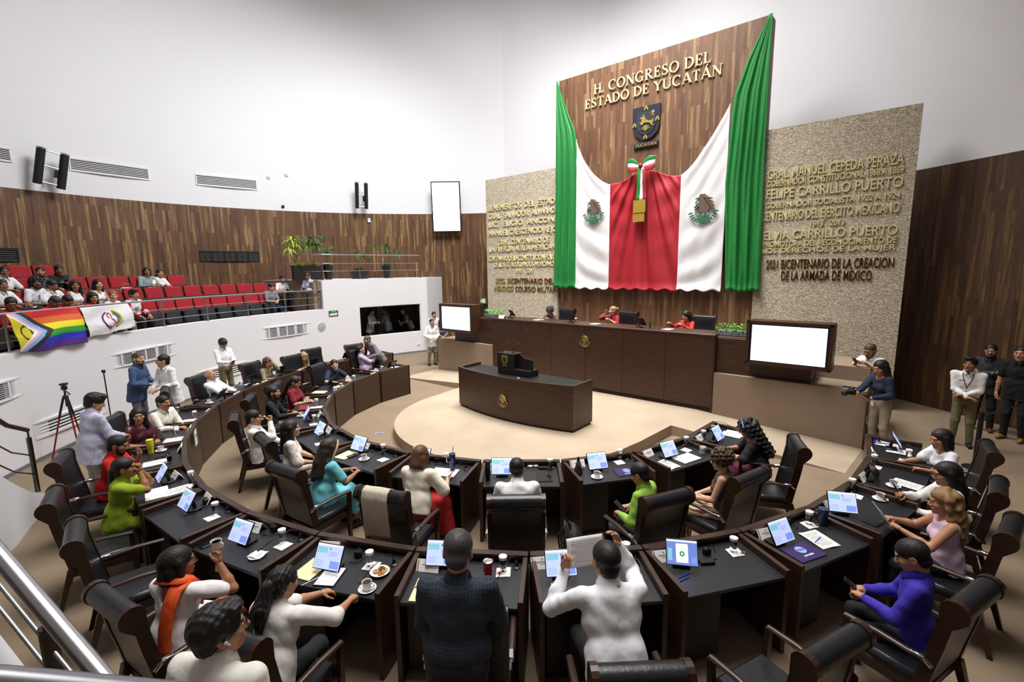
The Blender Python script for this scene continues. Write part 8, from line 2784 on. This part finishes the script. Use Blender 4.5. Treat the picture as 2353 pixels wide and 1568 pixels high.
for key, its in ITEMS.items():
    ring, i = key[0], int(key[1:])
    a, R = DESKS[(ring, i)]
    ca, sa = math.cos(rad(a)), math.sin(rad(a))
    cnt = {}
    for k, x, y in its:
        cnt[k] = cnt.get(k, 0) + 1
    seen = {}
    flats = [(k, x, y) for k, x, y in its if k in ('napkin', 'sheet', 'notebook', 'purple_folder', 'blue_folder', 'red_folder', 'legal_pad')]
    lay = 0
    for k, x, y in its:
        desc, mk = MK[k]
        seen[k] = seen.get(k, 0) + 1
        pre = ''
        if cnt[k] > 1:
            xs_ = sorted([q[1] for q in its if q[0] == k])
            pre = ('rightmost ' if x == xs_[0] else ('leftmost ' if x == xs_[-1] else 'middle '))
            if xs_.count(x) > 1:
                pre = ['nearer ', 'farther '][seen[k] % 2]
        z = ZT + 0.0008
        rz = rad(a - 90 + 180)
        rot = {'monitor': 0, 'monitor_back': 0, 'monitor_side': -50, 'monitor_call': -25, 'mic': rgi.uniform(-10, 10), 'pen': 15, 'stylus': 60, 'marker_pink': 40, 'purse': 70, 'blue_bottle': 20}.get(k, rgi.uniform(-9, 9))
        if k in ('monitor', 'monitor_back', 'monitor_dark', 'monitor_call', 'monitor_side'):
            x = max(-0.30, min(0.30, x)); y = min(0.44, max(0.15, y))
        if k == 'purple_folder':
            x = max(-0.22, min(0.29, x)); y = 0.47
        if k in ('sheet', 'legal_pad', 'tablet', 'notebook', 'red_folder', 'keyboard', 'tablet_off', 'pink_sheet'):
            x = max(-0.34, min(0.34, x)); y = min(0.50, max(0.22, y))
        x = max(-0.42, min(0.42, x))
        if k not in ('napkin', 'sheet', 'notebook', 'purple_folder', 'blue_folder', 'red_folder', 'legal_pad', 'mic', 'monitor', 'name_card', 'outlet'):
            for fk, fx, fy in flats:
                if abs(fx - x) < 0.16 and abs(fy - y) < 0.16:
                    z = ZT + (0.013 if fk == 'notebook' else 0.010 if 'sheet' == fk else 0.007)
        if k == 'sheet':
            z += 0.003 * lay; lay += 1
        if k == 'coffee':
            sx, sy = R * ca + x * sa + y * ca, R * sa - x * ca + y * sa
            saucers((sx, sy, z), rz, 'white saucer with spoon on the desk ' + OWN[ring][i], 'saucers on the desks')
            z -= 0.004
        wx, wy = R * ca + x * sa + y * ca, R * sa - x * ca + y * sa
        mk((wx, wy, z), rz + rad(rot), pre + desc + ' on the desk ' + OWN[ring][i], desc.split(' of')[0] + 's on the desks')

# things on the dais
for v, lab in ((2.75, 'left'), (0.62, 'middle'), (-1.35, 'right')):
    p = uv(3.0, v)
    o = MK['monitor_dark'][1]((*p, 1.909), rad(50 - 90 + 180 - 25), 'dark tilted monitor on the dais top, %s one of three' % lab, 'desk monitors')
for k, v, lab in (('sheet', 1.72, 'white papers before the woman in patterned black on the dais'), ('sheet', -0.12, 'white papers before the woman in red on the dais'), ('sheet', -2.05, 'white papers before the woman in coral on the dais')):
    MK[k][1]((*uv(2.93, v), 1.909), rad(50 - 90 + 180), lab, 'papers on the dais')
MK['glass'][1]((*uv(2.85, 0.42), 1.909), 0, 'glass of water on the dais beside the middle monitor', 'drinking glasses')
MK['name_card'][1]((*uv(2.78, 2.95), 1.909), rad(50 - 90 + 180), 'white name card at the left end of the dais top', 'name cards')
t = mk_bottle('1f6a4a', 0.03, 0.16, m_blackp); t.location = (*uv(2.9, -1.62), 1.909); t['label'] = 'small green bottle on the dais before the woman in coral'
# small things behind the left carpeted wall and on far desks
t = thing('wall_note', 'white sheet taped over the desk front of the maroon blouse woman', 'paper', (0, 0, 0))
a = -154.6
mb = MB(); mb.grid(lambda s, q: (5.98 * math.cos(rad(a - 0.9 + 1.9 * s)), 5.98 * math.sin(rad(a - 0.9 + 1.9 * s)), 0.815 - 0.26 * q), 4, 4); mb.obj('sheet', m_paper, t, solid=0.002)
mb = MB(); mb.box((5.975 * math.cos(rad(a)), 5.975 * math.sin(rad(a)), 0.72), (0.012, 0.05, 0.05), rz=rad(a)); mb.obj('printed_mark', M('ink_grey'), t)
